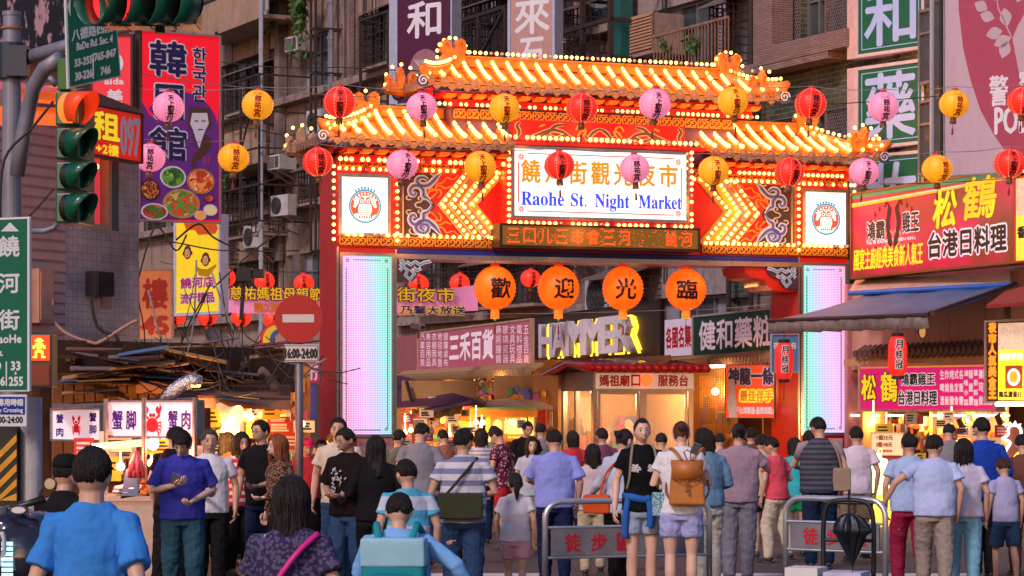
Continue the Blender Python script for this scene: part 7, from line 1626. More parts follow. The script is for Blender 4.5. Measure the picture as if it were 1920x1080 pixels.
for i in range(32):
 x=rr.uniform(105, 480);y=rr.uniform(640, 742);L_=rr.uniform(40, 130);w0=rr.uniform(.8, 1.5);dy=rr.uniform(-16, 26);hh=rr.uniform(1.5, 7);c=MB()
 c.slab([fs1.p(x, y, w0), fs1.p(x+L_, y+dy, w0), fs1.p(x+L_, y+dy+hh, w0+.3), fs1.p(x, y+hh, w0+.35)], (0,.01,-.012));part('scrap_sheet', c, SM[rr.randrange(6)], t)
c=MB();rr=random.Random(4)
for i in range(18): x=rr.uniform(110, 520);y=rr.uniform(660, 740);a=fs1.p(x, y, rr.uniform(.2,1));c.bar(a, fs1.p(x+rr.uniform(-60,80), y+rr.uniform(-25,25), rr.uniform(.2,1)), .05)
part('loose_timber', c, wood, t, kind='stuff')
# fat grey pipe and silver duct
c=MB();c.tube([P(398,628,30), P(440,655,29.5), P(482,690,29), P(520,730,28.5)], [.09,.09,.08,.07], 10);solo('drain_duct', 'fat brown-grey pipe slanting down behind the no entry sign', 'pipe', c, M('pipe_brown', (.30,.19,.16), .7, var=.2), smooth=True)
c=MB();pts=[P(305,752,26.2), P(322,735,26.2), P(340,722,26.2), P(360,713,26.2), P(378,716,26.2)];
c.tube(pts, [.07,.085,.08,.085,.06], 12);solo('foil_duct', 'crinkled silver foil duct above the crab stall roof', 'duct', c, M('foil', (.65,.62,.62), .25, metal=1, var=.3, scale=30, bump=1.0), smooth=True)
# cable tangle
rr=random.Random(21);
for i in range(30):
 x0=rr.uniform(230, 520);y0=rr.uniform(600, 660) if i % 3 else rr.uniform(420, 600);x1=x0+rr.uniform(-160, 200);y1=rr.uniform(630, 720)
 d=rr.uniform(27.5, 31);a, b_=P(x0, y0, d), P(x1, y1, d+rr.uniform(-.5,.5));pts=[];sg_=rr.uniform(.1,.7)
 for k in range(11): t_=k/10;q=a.lerp(b_, t_);q.z -= sg_*4*t_*(1-t_);q.x += .05*math.sin(t_*7+i);pts.append(q)
 c=MB();c.tube(pts, rr.choice((.005,.008,.011)), 5);solo('loose_cable', 'one of many drooping cables in the tangle above the sheds', 'cable', c, cable if i % 4 else cableg, group='tangle of cables over the sheds', smooth=True)
for pts, r_, lab, m in (([(80,576),(120,622),(170,642),(190,640),(235,612),(258,600)], .022, 'thick pinkish hose looping below the vent box', M('hose_pink', (.42,.24,.20), .6)), ([(170,560),(178,600),(190,620),(215,628),(222,640)], .018, 'black cable bundle hanging from the vent box', cable), ([(100,640),(120,655),(135,690),(133,740)], .018, 'pinkish hose curving down beside the pedestrian signal', MT['hose_pink']),
([(0,452),(60,400),(100,355)], .012, 'black cable crossing the pink siding', cable), ([(260,520),(283,440),(300,428),(330,470),(350,440)], .012, 'looping black cable over the orange upright sign', cable), ([(330,450),(372,420),(400,445),(450,470)], .014, 'black cable arching across the monkey sign', cable), ([(262,447),(330,455),(420,470),(560,470)], .010, 'straight cable passing behind the monkey sign to the gate column', cable),
([(100,190),(60,240),(8,300),(0,420)], .010, 'black cable running down the signal pole', cable), ([(560,440),(530,435),(470,475),(400,540)], .012, 'cable drooping from the gate column toward the tangle', cable)):
 dd=28 if pts[0][0] < 250 else 31;dd=16.9 if 'signal pole' in lab else dd;dd=25.9 if 'pink siding' in lab else dd;c=MB();c.tube([P(*q, dd-(0 if 'siding' not in lab else .2)) if 0 else P(q[0], q[1], dd-.4*(dd == 28)*2.5) for q in sm(pts, 5)], r_, 6);solo('loose_cable', lab, 'cable', c, m, smooth=True)
# street camera / floodlight on a post
c=MB();q=P(458, 515, 36);c.tube([q, P(452, 600, 36)], .03, 6);c.box(q.x-.1, q.x+.12, q.y-.15, q.y+.1, q.z-.1, q.z+.1);c.box(q.x+.14, q.x+.3, q.y-.1, q.y+.1, q.z-.05, q.z+.08);solo('floodlight', 'black floodlight on a thin bracket in front of the pink festival banner', 'floodlight', c, black)
q=P(784, 612, 42);t=thing('security_camera', 'small pale security camera beside the rose shop sign', 'camera', W, q);c=MB();c.bar(q+Vector((-.1,.1,.02)), q+Vector((.08,-.15,-.02)), .1, .09);part('body', c, M('cam_pale', (.55,.62,.75), .4), t);c=MB();c.tube([q+Vector((.08,-.15,-.02)), q+Vector((.09,-.17,-.025))], .035, 10);part('lens', c, blackp, t);c=MB();c.bar(q+Vector((0,.05,-.05)), q+Vector((0,.1,-.2)), .04);part('bracket', c, dsteel, t)
# round colourful sign behind the no-entry disc
p=P(521, 637, 33);t=thing('round_sign', 'round yellow and blue cartoon sign peeking out behind the no entry disc', 'sign', W, p);k=S(33);c=MB()
c.mi=0;c.disc((p.x, p.z), 34/k, p.y, p.y+.08, 28);c.mi=1;c.disc((p.x, p.z), 28/k, p.y-.006, p.y-.001, 28);c.mi=2;c.disc((p.x+6/k, p.z), 21/k, p.y-.012, p.y-.007, 24);c.mi=3;c.disc((p.x+8/k, p.z-2/k), 15/k, p.y-.018, p.y-.013, 24);part('panel', c, [M('rs_red', (.7,.04,.04), .5, emit=.15), M('rs_yellow', (.85,.55,.03), .5, emit=.15), M('rs_blue', (.06,.15,.5), .5), M('rs_skin', (.75,.40,.28), .5)], t)
fr=Fr(505, 34, 600, 34.5);t, q=sign('shop_sign', 'pink-red shop sign with pale characters behind the no entry post', fr, 505, 600, 676, 718, 0, M('sign_pinkred', (.62,.05,.10), .5, emit=.2), dsteel, border=.02);lett(t, fr, '格林通訊行', 512, 596, 684, 712, ipk, bold=.01)
# blue tent behind
c=MB();c.slab([P(498,745,36), P(510,708,37), P(592,725,37), P(592,790,36), P(560,770,36)], (0,.05,0));solo('market_tent', 'blue-purple tent cloth behind the no entry post', 'tent', c, M('tent_blue', (.06,.05,.28), .7, var=.2))
# crab stall
fc=Vp(97, 25.8, 6000)
t, q=sign('stall_sign', 'wide white lightbox of the crab stall with a red crab between purple characters', Fr(197, 25.0, 367, 24.3), 199, 365, 754, 818, 0, M('crab_white', (.78,.70,.76), .5, var=.05, emit=.26, ecol=(1,.75,.85)), dsteel, th=.12, border=.02)
fcr=Fr(197, 25.0, 367, 24.3);pur=M('ink_purple', (.07,.01,.25), .5);crabm=M('crab_red', (.75,.015,.02), .5, emit=.15)
lett(t, fcr, '蟹', 211, 230, 770, 805, pur, bold=.005);lett(t, fcr, '脚', 237, 255, 770, 805, pur, bold=.005);lett(t, fcr, '蟹', 316, 333, 770, 805, pur, bold=.005);lett(t, fcr, '肉', 341, 357, 770, 805, pur, bold=.005)
def crab(t, fr, cx_, cy_, s_, w=0):
 p=fr.p(cx_, cy_, w);k=1/S(25.)*s_;c=MB()
 c.disc((p.x, p.z-5*k), 15*k, -w-.009, -w-.004, 20, 14*k)
 for sg in (-1, 1):
  for j in range(4): a=R(20-28*j);c.ribbon([(p.x+sg*12*k, p.z-(2+4*j)*k), (p.x+sg*(12+11*math.cos(a))*k, p.z-(2+4*j)*k+math.sin(a)*8*k), (p.x+sg*(13+10*math.cos(a))*k, p.z-(2+4*j)*k+math.sin(a)*8*k-6*k)], [3*k,3.4*k,1.2*k], -w-.0085, -w-.004)
  c.ribbon([(p.x+sg*9*k, p.z+7*k), (p.x+sg*18*k, p.z+13*k), (p.x+sg*16*k, p.z+22*k)], [4*k,6*k,4*k], -w-.0085, -w-.004);c.prism([(p.x+sg*a*k, p.z+b_*k) for a, b_ in ((12,18),(20,17),(25,28),(20,36),(19,26),(14,32),(9,26))], -w-.0095, -w-.004)
  c.disc((p.x+sg*4*k, p.z+14*k), 4*k, -w-.0085, -w-.004, 12)
 part('crab_print', c, crabm, t)
crab(t, fcr, 286, 792, .95)
t, q=sign('stall_sign', 'smaller white lightbox on the left side of the crab stall with a red crab', Fr(97, 25.9, 192, 25.1), 99, 190, 768, 824, 0, MT['crab_white'], dsteel, th=.12, border=.02);f_=Fr(97, 25.9, 192, 25.1)
for ch, x, y in (('蟹',106,777),('肉',106,802),('蟹',168,774),('脚',168,797)): lett(t, f_, ch, x, x+13, y, y+16, pur, bold=.004)
crab(t, f_, 144, 800, .62)
t=thing('food_stall', 'crab food stall cart with steel counter, red tube lights and piles of fried crab', 'stall', W, P(290, 960, 25));INFO[t.name]=P(290, 960, 25)
c=MB();
for px, d in ((199,24.9),(270,24.2),(365,24.2)): a=P(px, 820, d);c.tube([(a.x, d, 0), (a.x, d, a.z+.4)], .025, 8)
part('post', c, steel, t)
a, b_=P(172, 838, 24.3), P(297, 828, 24.3);c=MB();c.tube([a, b_], .035, 8);part('tube_lamp', c, EM('tube_red', (1,.20,.08), 4), t);c=MB();c.ball(P(181,843,24.2), .06, nu=8, nv=6);c.ball(P(287,833,24.2), .06, nu=8, nv=6);part('lamp_end', c, EM('tube_white_end', (1,.8,.65), 6), t)
lamp('stall_lamp', P(240, 855, 23.9), 26, (1,0.21,0.08), .15, t);lamp('stall_lamp', P(330, 850, 24.6), 16, (1,0.42,0.14), .1, t)
x0, x1=P(140,0,24.3).x, P(360,0,24.3).x;c=MB();c.box(x0, x1, 24.0, 24.9, .85, .9);c.box(x0+.03, x1-.03, 24.05, 24.85, .05, .85);part('counter', c, M('counter_steel', (.45,.42,.45), .35, metal=.8, var=.2), t)
c=MB();rr=random.Random(6)
for i in range(90): c.ball((rr.uniform(P(265,0,24).x, P(312,0,24).x), rr.uniform(24.0,24.5), .92+abs(rr.gauss(0,.05))), rr.uniform(.02,.045), rr.uniform(.02,.04), rr.uniform(.015,.03), 6, 4)
part('fried_crab', c, M('fried_orange', (.65,.22,.04), .6, var=.5, scale=40), t, kind='stuff')
c=MB();rr=random.Random(7)
for i in range(30): c.ball((rr.uniform(P(215,0,24).x, P(262,0,24).x), rr.uniform(24.0,24.6), .93+rr.random()*.06), .05, .05, .03, 6, 4)
part('plastic_bags', c, M('bag_white', (.7,.66,.72), .4), t, kind='stuff')
c=MB();p0=P(256, 845, 23.9)
for i in range(12): a_=rr.uniform(-.09,.09);c.tube([p0, p0+Vector((a_*.6,rr.uniform(-.04,.04),-.12)), p0+Vector((a_*1.1,rr.uniform(-.05,.05),-.27))], [.012,.03,.018], 6)
solo('hanging_bags', 'bunch of pink and white striped plastic bags hanging under the red tube lamp', 'plastic bags', c, M('bag_pink', (.85,.12,.16), .4, var=.5, scale=30), smooth=True)
fr=Fr(228, 24.0, 268, 24.0);c=MB();c.prism([(fr.p(*q_).x, fr.p(*q_).z) for q_ in ((236,880),(268,868),(258,930),(226,935))], 0, .03);o=solo('menu_board', 'tilted blue and yellow board standing behind the stall counter', 'board', c, M('board_blue', (.08,.18,.35), .5, var=.1), fr)
# big clip lamp at 425,780 and its glow, orange banner, warm stalls behind
p=P(425, 780, 27);t=thing('clip_lamp', 'bright conical white lamp hanging over the market queue at left', 'lamp', W, p);c=MB();c.tube([p+Vector((-.10,.1,.12)), p+Vector((0,0,.02)), p+Vector((.10,-.06,-.02))], [.04,.09,.15], 16, cap=False);part('shade', c, M('lamp_shade_white', (.75,.5,.3), .5, emit=.3, ecol=(1,.4,.1)), t, smooth=True);c=MB();c.ball(p+Vector((.03,-.06,-.06)), .085, .07, .07, 12, 8);part('bulb', c, EM('bulb_hot', (1,.75,.40), 8), t);lamp('stall_lamp', p+Vector((0,-.3,-.2)), 34, (1,0.42,0.11), .12, t);c=MB();c.tube([p+Vector((-.08,.1,.14)), p+Vector((-.1,.1,.5))], .012, 5);part('cord', c, cable, t)
p=P(434, 812, 29);c=MB();c.box(p.x-.05, p.x+.06, p.y-.04, p.y, p.z-.08, p.z+.08);solo('lamp_box', 'small square yellow-white lamp under the conical lamp', 'lamp', c, EM('lamp_box_glow', (1,.62,.15), 5));lamp('stall_lamp', P(436, 815, 28.7), 18, (1,0.42,0.08), .1)
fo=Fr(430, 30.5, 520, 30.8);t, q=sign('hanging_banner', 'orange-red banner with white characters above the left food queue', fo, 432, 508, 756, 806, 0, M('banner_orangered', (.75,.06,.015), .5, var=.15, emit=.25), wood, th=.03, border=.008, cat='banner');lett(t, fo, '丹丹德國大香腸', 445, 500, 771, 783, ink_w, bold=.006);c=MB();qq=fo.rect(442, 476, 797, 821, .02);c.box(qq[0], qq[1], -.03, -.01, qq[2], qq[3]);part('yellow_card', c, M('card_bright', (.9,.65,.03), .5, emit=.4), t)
t=thing('food_stall', 'golden lit food stalls behind the queue left of the gate', 'stall', fo, fo.p(480, 950));x0, x1=fo.p(380, 800, -1.2).x, fo.p(598, 800, -1.2).x;c=MB();c.box(x0, x1, 1.5, 1.6, 0, 2.6);part('back_wall', c, warmwall, t);goods(t, fo, x0+.05, x1-.05, .9, 2.3, 1.48, 130, 51, (.06,.22));c=MB();c.box(x0, x1, .2, .7, 0, .88);part('counter', c, wood, t)
for px in (400, 470, 520, 575): lamp('stall_lamp', fo.p(px, 790, .1), 20, (1,0.44,0.08), .12, t)
c=MB();p=fo.p(531, 800, .3);c.lathe((p.x, p.y, p.z-.18), [(.16,0),(.10,.1),(.06,.25),(.03,.34)], 14);part('lamp_shade', c, M('shade_yellow', (.9,.55,.08), .5, emit=.8, ecol=(1,.5,.05)), t)
c=MB();q=fo.rect(508, 600, 838, 848, 0);c.box(q[0], q[1], -.3, 0, q[2], q[3]);part('blue_white_edge', c, M('edge_strip', (.55,.55,.65), .5), t)
# lamps, price cards and cloth scraps crowding the stalls
rr=random.Random(99);CB=MT['globe_bulb'];crd=[M('card_plain_yellow', (.75,.45,.03), .6), MT['card_cream'], M('card_red', (.60,.04,.03), .6), M('card_white', (.62,.55,.46), .6)]
for nm, x0, x1, y0, y1, d, n in (('left golden stalls', 385, 595, 765, 850, 29.6, 26), ('stalls inside the left gate column', 745, 905, 772, 850, 44.3, 26), ('pepper bun stall', 890, 1005, 790, 860, 44.2, 10), ('right shop counter', 1612, 1900, 780, 880, 39.2, 22), ('crab stall', 150, 370, 828, 880, 25.2, 12)):
 for i in range(n):
  p=P(rr.uniform(x0, x1), rr.uniform(y0, y1), d+rr.uniform(-.4,.4));w_, h_=rr.uniform(.07,.17), rr.uniform(.05,.13);c=MB();k_=i % 4
  if i % 5 == 0: c.ball(p, .045, nu=8, nv=6);c.tube([p+Vector((0,0,.04)), p+Vector((0,0,.35))], .008, 4);solo('hanging_bulb', 'one of the bare glowing bulbs hanging in the '+nm, 'bulb', c, CB, group='bare bulbs of the '+nm)
  else: c.box(p.x-w_, p.x+w_, p.y, p.y+.01, p.z-h_, p.z+h_);c.mi=1;[c.box(p.x-w_*.7, p.x+w_*rr.uniform(.2,.7), p.y-.004, p.y, p.z+h_*(.5-.45*j)-.012, p.z+h_*(.5-.45*j)+.012) for j in range(3)];solo('price_card', 'one of the small price cards hanging in the '+nm, 'price card', c, [crd[k_], ink_k if k_ != 2 else ink_w], group='price cards of the '+nm)
for i in range(30):
 x=rr.uniform(150, 570);a, b_=P(x, rr.uniform(600, 690), 27), P(x+rr.uniform(-140,160), rr.uniform(690, 760), 26.6);m_=a.lerp(b_, .5)-Vector((0,0,rr.uniform(.1,.5)));c=MB();c.tube(sm3_([a, m_, b_]), .006, 4);solo('loose_cable', 'one of many drooping cables in the tangle above the sheds', 'cable', c, cable, group='tangle of cables over the sheds')
# PEOPLE
def remesh(mb, vox, smooth=4, disp=0.0, tex=None, keepraw=None, name='body'):
 me=bpy.data.meshes.new('tmp');me.from_pydata([tuple(v) for v in mb.v], [], mb.f);me.update()
 o=ON('tmp', me);TS.collection.objects.link(o);r=o.modifiers.new('r', 'REMESH');r.mode='VOXEL';r.voxel_size=vox
 s_=o.modifiers.new('s', 'SMOOTH');s_.factor=.5;s_.iterations=smooth
 if disp: d_=o.modifiers.new('d', 'DISPLACE');d_.texture=tex;d_.strength=disp;d_.mid_level=.33
 m=baked(o);bpy.data.objects.remove(o);bpy.data.meshes.remove(me)
 m.name=name
 if keepraw and keepraw.v:      # merge finely modelled hands into the same mesh
  import bmesh
  b=bmesh.new();b.from_mesh(m);vs=[b.verts.new(v) for v in keepraw.v]
  for f in keepraw.f:
   try: b.faces.new([vs[i] for i in f])
   except ValueError: pass
  b.to_mesh(m);b.free()
 m.polygons.foreach_set('use_smooth', [True]*len(m.polygons));return m
TX=bpy.data.textures.new('cloth_folds', 'CLOUDS');TX.noise_scale=.12;TX.noise_depth=2
TX2=bpy.data.textures.new('trouser_folds', 'CLOUDS');TX2.noise_scale=.06;TX2.noise_depth=1
def loft(mb, rings, n=18):
 vs=[(cx_+math.cos(2*math.pi*k/n)*rx, cy_+math.sin(2*math.pi*k/n)*ry, z) for cx_, cy_, z, rx, ry in rings for k in range(n)]
 m=len(rings);fs=[(i*n+k, i*n+(k+1)%n, (i+1)*n+(k+1)%n, (i+1)*n+k) for i in range(m-1) for k in range(n)]
 fs += [tuple(range(n-1,-1,-1)), tuple(range((m-1)*n, m*n))];mb.add(vs, fs)
def nospec(m, v=.12): m.node_tree.nodes['Principled BSDF'].inputs['Specular IOR Level'].default_value=v;return m
def cloth(name, col, kind=None, col2=None, sc2=40, rough=.85):
 if name in bpy.data.materials: return MT[name]
 m=M(name, col, rough, var=.14, scale=4, bump=.45);nospec(m)
 if kind:
  nt=m.node_tree;L=nt.links.new;b=nt.nodes['Principled BSDF'];tc=nt.nodes.new('ShaderNodeTexCoord')
  if kind == 'stripe':
   sp=nt.nodes.new('ShaderNodeSeparateXYZ');L(tc.outputs['Object'], sp.inputs[0]);a=nt.nodes.new('ShaderNodeMath');a.operation='MULTIPLY';a.inputs[1].default_value=sc2;L(sp.outputs[2], a.inputs[0]);s_=nt.nodes.new('ShaderNodeMath');s_.operation='SINE';L(a.outputs[0], s_.inputs[0]);g_=nt.nodes.new('ShaderNodeMath');g_.operation='GREATER_THAN';g_.inputs[1].default_value=.1;L(s_.outputs[0], g_.inputs[0]);fac_=g_.outputs[0]
  else:
   v=nt.nodes.new('ShaderNodeTexVoronoi');v.inputs['Scale'].default_value=sc2;L(tc.outputs['Object'], v.inputs[0]);g_=nt.nodes.new('ShaderNodeMath');g_.operation='LESS_THAN';g_.inputs[1].default_value=.36 if kind == 'dots' else .5;L(v.outputs['Distance'], g_.inputs[0]);fac_=g_.outputs[0]
  mx=nt.nodes.new('ShaderNodeMix');mx.data_type='RGBA';mx.inputs[6].default_value=(*col, 1);mx.inputs[7].default_value=(*col2, 1);L(fac_, mx.inputs[0]);L(mx.outputs[2], b.inputs['Base Color'])
 return m
def skinm(i):
 nm='skin_%d' % i
 if nm in bpy.data.materials: return MT[nm]
 m=M(nm, [(.80,.50,.37), (.66,.38,.26), (.50,.28,.19)][i], .5, var=.06, scale=12);b=m.node_tree.nodes['Principled BSDF'];b.inputs['Subsurface Weight'].default_value=.12;b.inputs['Subsurface Radius'].default_value=(.02,.008,.004);return m
def hairm(c_, nm): return bpy.data.materials.get(nm) or nospec(M(nm, tuple(q*1.5+.004 for q in c_), .5, var=.6, scale=9, bump=.9, stretch=(7,7,1.2)), .3)
def hand(mb, w_, d_, palm, side, curl=.5, k=1.0):
 d_=d_.normalized();palm=(palm - d_*palm.dot(d_)).normalized();s_=d_.cross(palm).normalized()*side
 c0=w_ + d_*.045*k;vs0=len(mb.v)
 pts=[w_-d_*.03*k, w_+d_*.01*k, w_+d_*.05*k, w_+d_*.088*k]
 n=10
 for i, (p, a, b_) in enumerate(zip(pts, (.026,.030,.041,.038), (.020,.019,.016,.013))): mb.v.extend([tuple(p+s_*math.cos(6.2832*q/n)*a*k+palm*math.sin(6.2832*q/n)*b_*k) for q in range(n)])
 mb.f.extend([tuple(vs0+i*n+x for x in (0,))*0 or (vs0+i*n+q, vs0+i*n+(q+1)%n, vs0+(i+1)*n+(q+1)%n, vs0+(i+1)*n+q) for i in range(3) for q in range(n)]);mb.f.append(tuple(vs0+3*n+q for q in range(n)));mb.m.extend([0]*(len(mb.f)-len(mb.m)))
 for f_, (off, L_) in enumerate(((-.030,.062),(-.010,.074),(.011,.070),(.031,.055))):
  p=w_+d_*.080*k+s_*off*k;dd=d_.copy();pp=[p]
  for j in range(3): dd=(dd*math.cos(curl*.9)+palm*math.sin(curl*.9)).normalized();p=p+dd*L_*k/3*1.15;pp.append(p)
  mb.tube(pp, [.0098*k,.0092*k,.0085*k,.007*k], 6)
 p=w_+d_*.025*k-s_*.03*k;mb.tube([p, p-s_*.022*k+d_*.022*k+palm*.008*k, p-s_*.026*k+d_*.05*k+palm*.018*k, p-s_*.014*k+d_*.068*k+palm*.026*k], [.013*k,.012*k,.010*k,.008*k], 6)
ARM={'down': ((.245,.03,1.13),(.255,-.06,.88)), 'down2': ((.25,.06,1.13),(.27,.05,.88)), 'phone': ((.25,-.02,1.13),(.09,-.27,1.22)), 'belly': ((.26,.03,1.13),(.07,-.22,1.06)), 'fwd': ((.25,-.10,1.16),(.20,-.34,1.12)),
 'swing': ((.25,-.10,1.14),(.24,-.26,.95)), 'back': ((.26,.12,1.14),(.27,.16,.90)), 'cam': ((.27,-.10,1.20),(.07,-.26,1.45)), 'out': ((.36,.05,1.20),(.50,-.05,1.02)), 'rail': ((.30,-.02,1.14),(.45,-.12,1.02)), 'face': ((.26,-.12,1.22),(.10,-.16,1.46))}
NP=[0]
def person(label, px, H, yaw=180, d=None, hy=None, top=None, pants=None, sleeve=.55, sex='m', arms=('down','down'), hair='short', hairc=(.012,.008,.007), skin=1, stride=.0, shorts=None, lean=0, headyaw=0, headpitch=0, face=None, wide=1.0, hem=.86, skirt=None, smile=False, glasses=False, shoe=(.05,.05,.06), hat=None, hs=1.0, extra=None, group='people in the night market crowd', loose=.018, twist=0):
 if d is None: d=25
 rp=random.Random(NP[0]*7+3)
 if not face and headyaw == 0 and px not in (172, 1277): headyaw=rp.uniform(-38, 38);headpitch=headpitch or rp.uniform(-4, 16)
 if lean == 0 and px not in (172, 1203): lean=rp.uniform(0, 7)
 if stride == 0 and px not in (1203, 1277): stride=rp.uniform(-.16, .2)
 k=H/1.7;v=max(.0062, min(.014, .95/(.533*S(d))));gx_=(px-CX)/F*d
 root=thing('person', label, 'person', W, (gx_, d, 0), group);root.rotation_euler=(0,0,R(yaw));INFO[root.name]=Vector((0,0,0))
 fem=sex == 'f';child=H < 1.35;sw=(.165 if fem else .19)*wide;hk=(1.0 if not child else 1.10)*hs/k if True else 1
 hkk=(H/1.7)**-.45 if H < 1.6 else 1.0
 hk=hkk*hs
 Mx=Matrix.Diagonal((k,k,k,1));ls=R(lean)
 def tr(p):   # lean forward about the hips
  p=Vector(p)
  if p.z > .9 and lean: z=p.z-.9;y=p.y;p=Vector((p.x, y*math.cos(ls)-z*math.sin(ls), .9+y*math.sin(ls)+z*math.cos(ls)))
  return p*k
 def place(mb): mb.v=[tuple(tr(q)) for q in mb.v]
 # --- skin body
 b=MB();wst=.105 if fem else .135
 loft(b, [(0,.0,.80,.13*wide,.095),(0,.01,.90,.155*wide,.11),(0,.0,1.0,.138*wide*(.94 if fem else 1),.098),(0,0,1.10,wst*wide+.01,.088),(0,0,1.22,.14*wide,.10),(0,.0,1.33,.158*wide,.10),(0,.005,1.40,.12*wide,.075),(0,.01,1.44,.06,.055)])
 b.tube([(0,.012,1.40),(0,.005,1.47),(0,-.005,1.53)], [.058,.047,.047] if fem else [.066,.056,.054], 12)
 hips=[]
 for s_ in (-1, 1):
  fy=-stride*s_*.5;kn=(s_*.088*wide, fy*.5-.015-(.04 if abs(stride) > .05 and s_*stride > 0 else 0), .49);an=(s_*.085*wide, fy+.01, .085+(.05 if stride*s_ < -.1 else 0));hp=(s_*.083*wide, .005, .86)
  b.tube([hp, (s_*.09*wide, fy*.25, .68), kn, (s_*.088*wide, (kn[1]+an[1])/2+.015, .34), an], [.086*wide**.5,.070*wide**.5,.049,.052,.034], 12)
  b.tube([(an[0], an[1]+.035, an[2]-.03), (an[0]+s_*.006, an[1]-.05, an[2]-.045), (an[0]+s_*.01, an[1]-.15, an[2]-.06)], [.034,.036,.026], 10, flat=.9);hips.append((hp, kn, an))
 ar=[]
 hb=MB()
 for s_, nm in ((1, arms[0]), (-1, arms[1])):
  e_, w_=ARM[nm] if isinstance(nm, str) else nm
  sh=Vector((s_*sw*.92, .005, 1.362));el=Vector((s_*e_[0]*(.92 if fem else 1)*min(wide,1.15), e_[1], e_[2]));wr=Vector((s_*w_[0], w_[1], w_[2]))
  b.tube([Vector((s_*sw*.45,.005,1.39)), sh, sh.lerp(el,.5), el, el.lerp(wr,.4), wr], [.045,.052,.044 if not fem else .038,.036,.035,.024], 10);ar.append((sh, el, wr))
  dr=(wr-el).normalized();pm=Vector((-s_,0,0)) if nm in ('down','down2','swing','back') else (Vector((0,0,-1)) if nm in ('rail','fwd') else Vector((-s_*.3,0,1)) if nm != 'cam' else Vector((-s_,-.2,0)))
  hand(hb, wr, dr, pm, s_, .45 if nm in ('down','down2','swing','back') else .75, .97)
 # head
 hc=Vector((0,-.012,1.585));Rm=Matrix.Rotation(R(headyaw),4,'Z') @ Matrix.Rotation(R(headpitch),4,'X');nk=Vector((0,.0,1.49))
 def ht(p): return nk + Rm.to_3x3() @ ((Vector(p)*hk) + (hc-nk)*((1+hk)/2))
 h=MB();h.ball((0,0,0), .079, .096, .111, 24, 18);hv=[]
 for x, y, z in h.v:
  if z < 0: t_=min(1, -z/.115);x *= 1-.34*t_**1.3;y=y*(1-.16*t_)-(.014*t_ if y < .03 else -.0)
  if y > 0: x *= 1.02
  if y < -.05 and abs(z-.012) < .02 and .015 < abs(x) < .055: y += .007
  hv.append(ht((x, y, z)))
 b.add(hv, h.f)
 def hadd(mb, fn):
  t=MB();fn(t);mb.add([ht(q) for q in t.v], t.f)
 hadd(b, lambda t: (t.tube([(0,-.088,.012),(0,-.101,-.012),(0,-.112,-.030),(0,-.092,-.040)], [.007,.009,.015,.008], 8), t.ball((-.077,.012,-.012), .012,.020,.030,8,6), t.ball((.077,.012,-.012), .012,.020,.030,8,6), t.ball((0,-.088,-.062), .022,.014,.014,8,6)))
 place(b);place(hb)
 bm_=remesh(b, v, 2, keepraw=hb);bm_.materials.append(skinm(skin));o=link(ON('body', bm_));o.parent=root;INFO[o.name]=Vector((0,0,0))
 def child_(nm, mb, mat, smooth=True, par=root):
  me=mesh(nm, mb, mat, smooth);q=link(ON(nm, me));q.parent=par;INFO[q.name]=Vector((0,0,0));return q
 # --- top
 if top:
  t=MB();e_=loose
  hemz=hem
  loft(t, [(0,.0,hemz,.168*wide+e_*.7,.118+e_*.8),(0,.0,hemz+.08,.158*wide+e_*.9,.112+e_),(0,0,1.08,(wst*wide+.030+e_),.100+e_),(0,0,1.2,.152*wide+e_,.112+e_*.6 if not fem else .118+e_*.5),(0,-.006 if fem else 0,1.28,.162*wide+e_,.112+e_*.5),(0,.0,1.36,.160*wide+e_*.5,.102+e_*.4),(0,.004,1.42,.12*wide,.086),(0,.008,1.455,.076,.074)])
  for sh, el, wr in ar:
   s_=1 if sh.x > 0 else -1;inn=Vector((s_*sw*.35,.005,1.375))
   if sleeve <= 1 and sleeve > 0: en=sh.lerp(el, sleeve);t.tube([inn, sh, sh.lerp(en,.55), en], [.055,.062,.058,.056+e_*.5], 12)
   elif sleeve > 1: t.tube([inn, sh, sh.lerp(el,.5), el, el.lerp(wr,.5), el.lerp(wr,.93)], [.055,.066,.058,.051,.044,.036], 12)
  place(t);tm=remesh(t, v*.95, 3, (.034 if d < 16 else .030)*k, TX, name='shirt')
  tm.materials.append(top);q=link(ON('shirt' if sleeve < 1 else 'jacket' if sleeve > 1 and loose > .02 else 'shirt', tm));q.parent=root;INFO[q.name]=Vector((0,0,0));root['shirt']=q.name
 # --- trousers, shorts or skirt
 if pants or shorts:
  t=MB();loft(t, [(0,.0,.80,.165*wide,.115),(0,.005,.88,.168*wide,.118),(0,0,.96,.152*wide,.108),(0,0,1.0,.145*wide,.102)])
  for hp, kn, an in hips:
   hp, kn, an=Vector(hp), Vector(kn), Vector(an);mid=Vector((hp.x*1.06, kn.y*.5, .68))
   if pants: t.tube([hp, mid, kn, kn.lerp(an,.5)+Vector((0,.012,0)), an+Vector((0,.01,-.02))], [.100*wide**.5,.092*wide**.5,.090,.076,.062], 12)
   else: t.tube([hp, mid, mid.lerp(kn, .15 if shorts_len(H, fem) else .75)], [.102*wide**.5,.096*wide**.5,.092], 12)
  place(t);tm=remesh(t, v*.95, 3, .022*k, TX2, name='trousers');tm.materials.append(pants or shorts);q=link(ON('trousers' if pants else 'shorts', tm));q.parent=root
 if skirt:
  t=MB();loft(t, [(0,.0,skirt[1],.24*wide,.20),(0,0,.75,.20*wide,.15),(0,0,.92,.165*wide,.12),(0,0,1.0,.15*wide,.105)]);place(t);tm=remesh(t, v, 3, .02, TX2, name='skirt');tm.materials.append(skirt[0]);q=link(ON('skirt', tm));q.parent=root
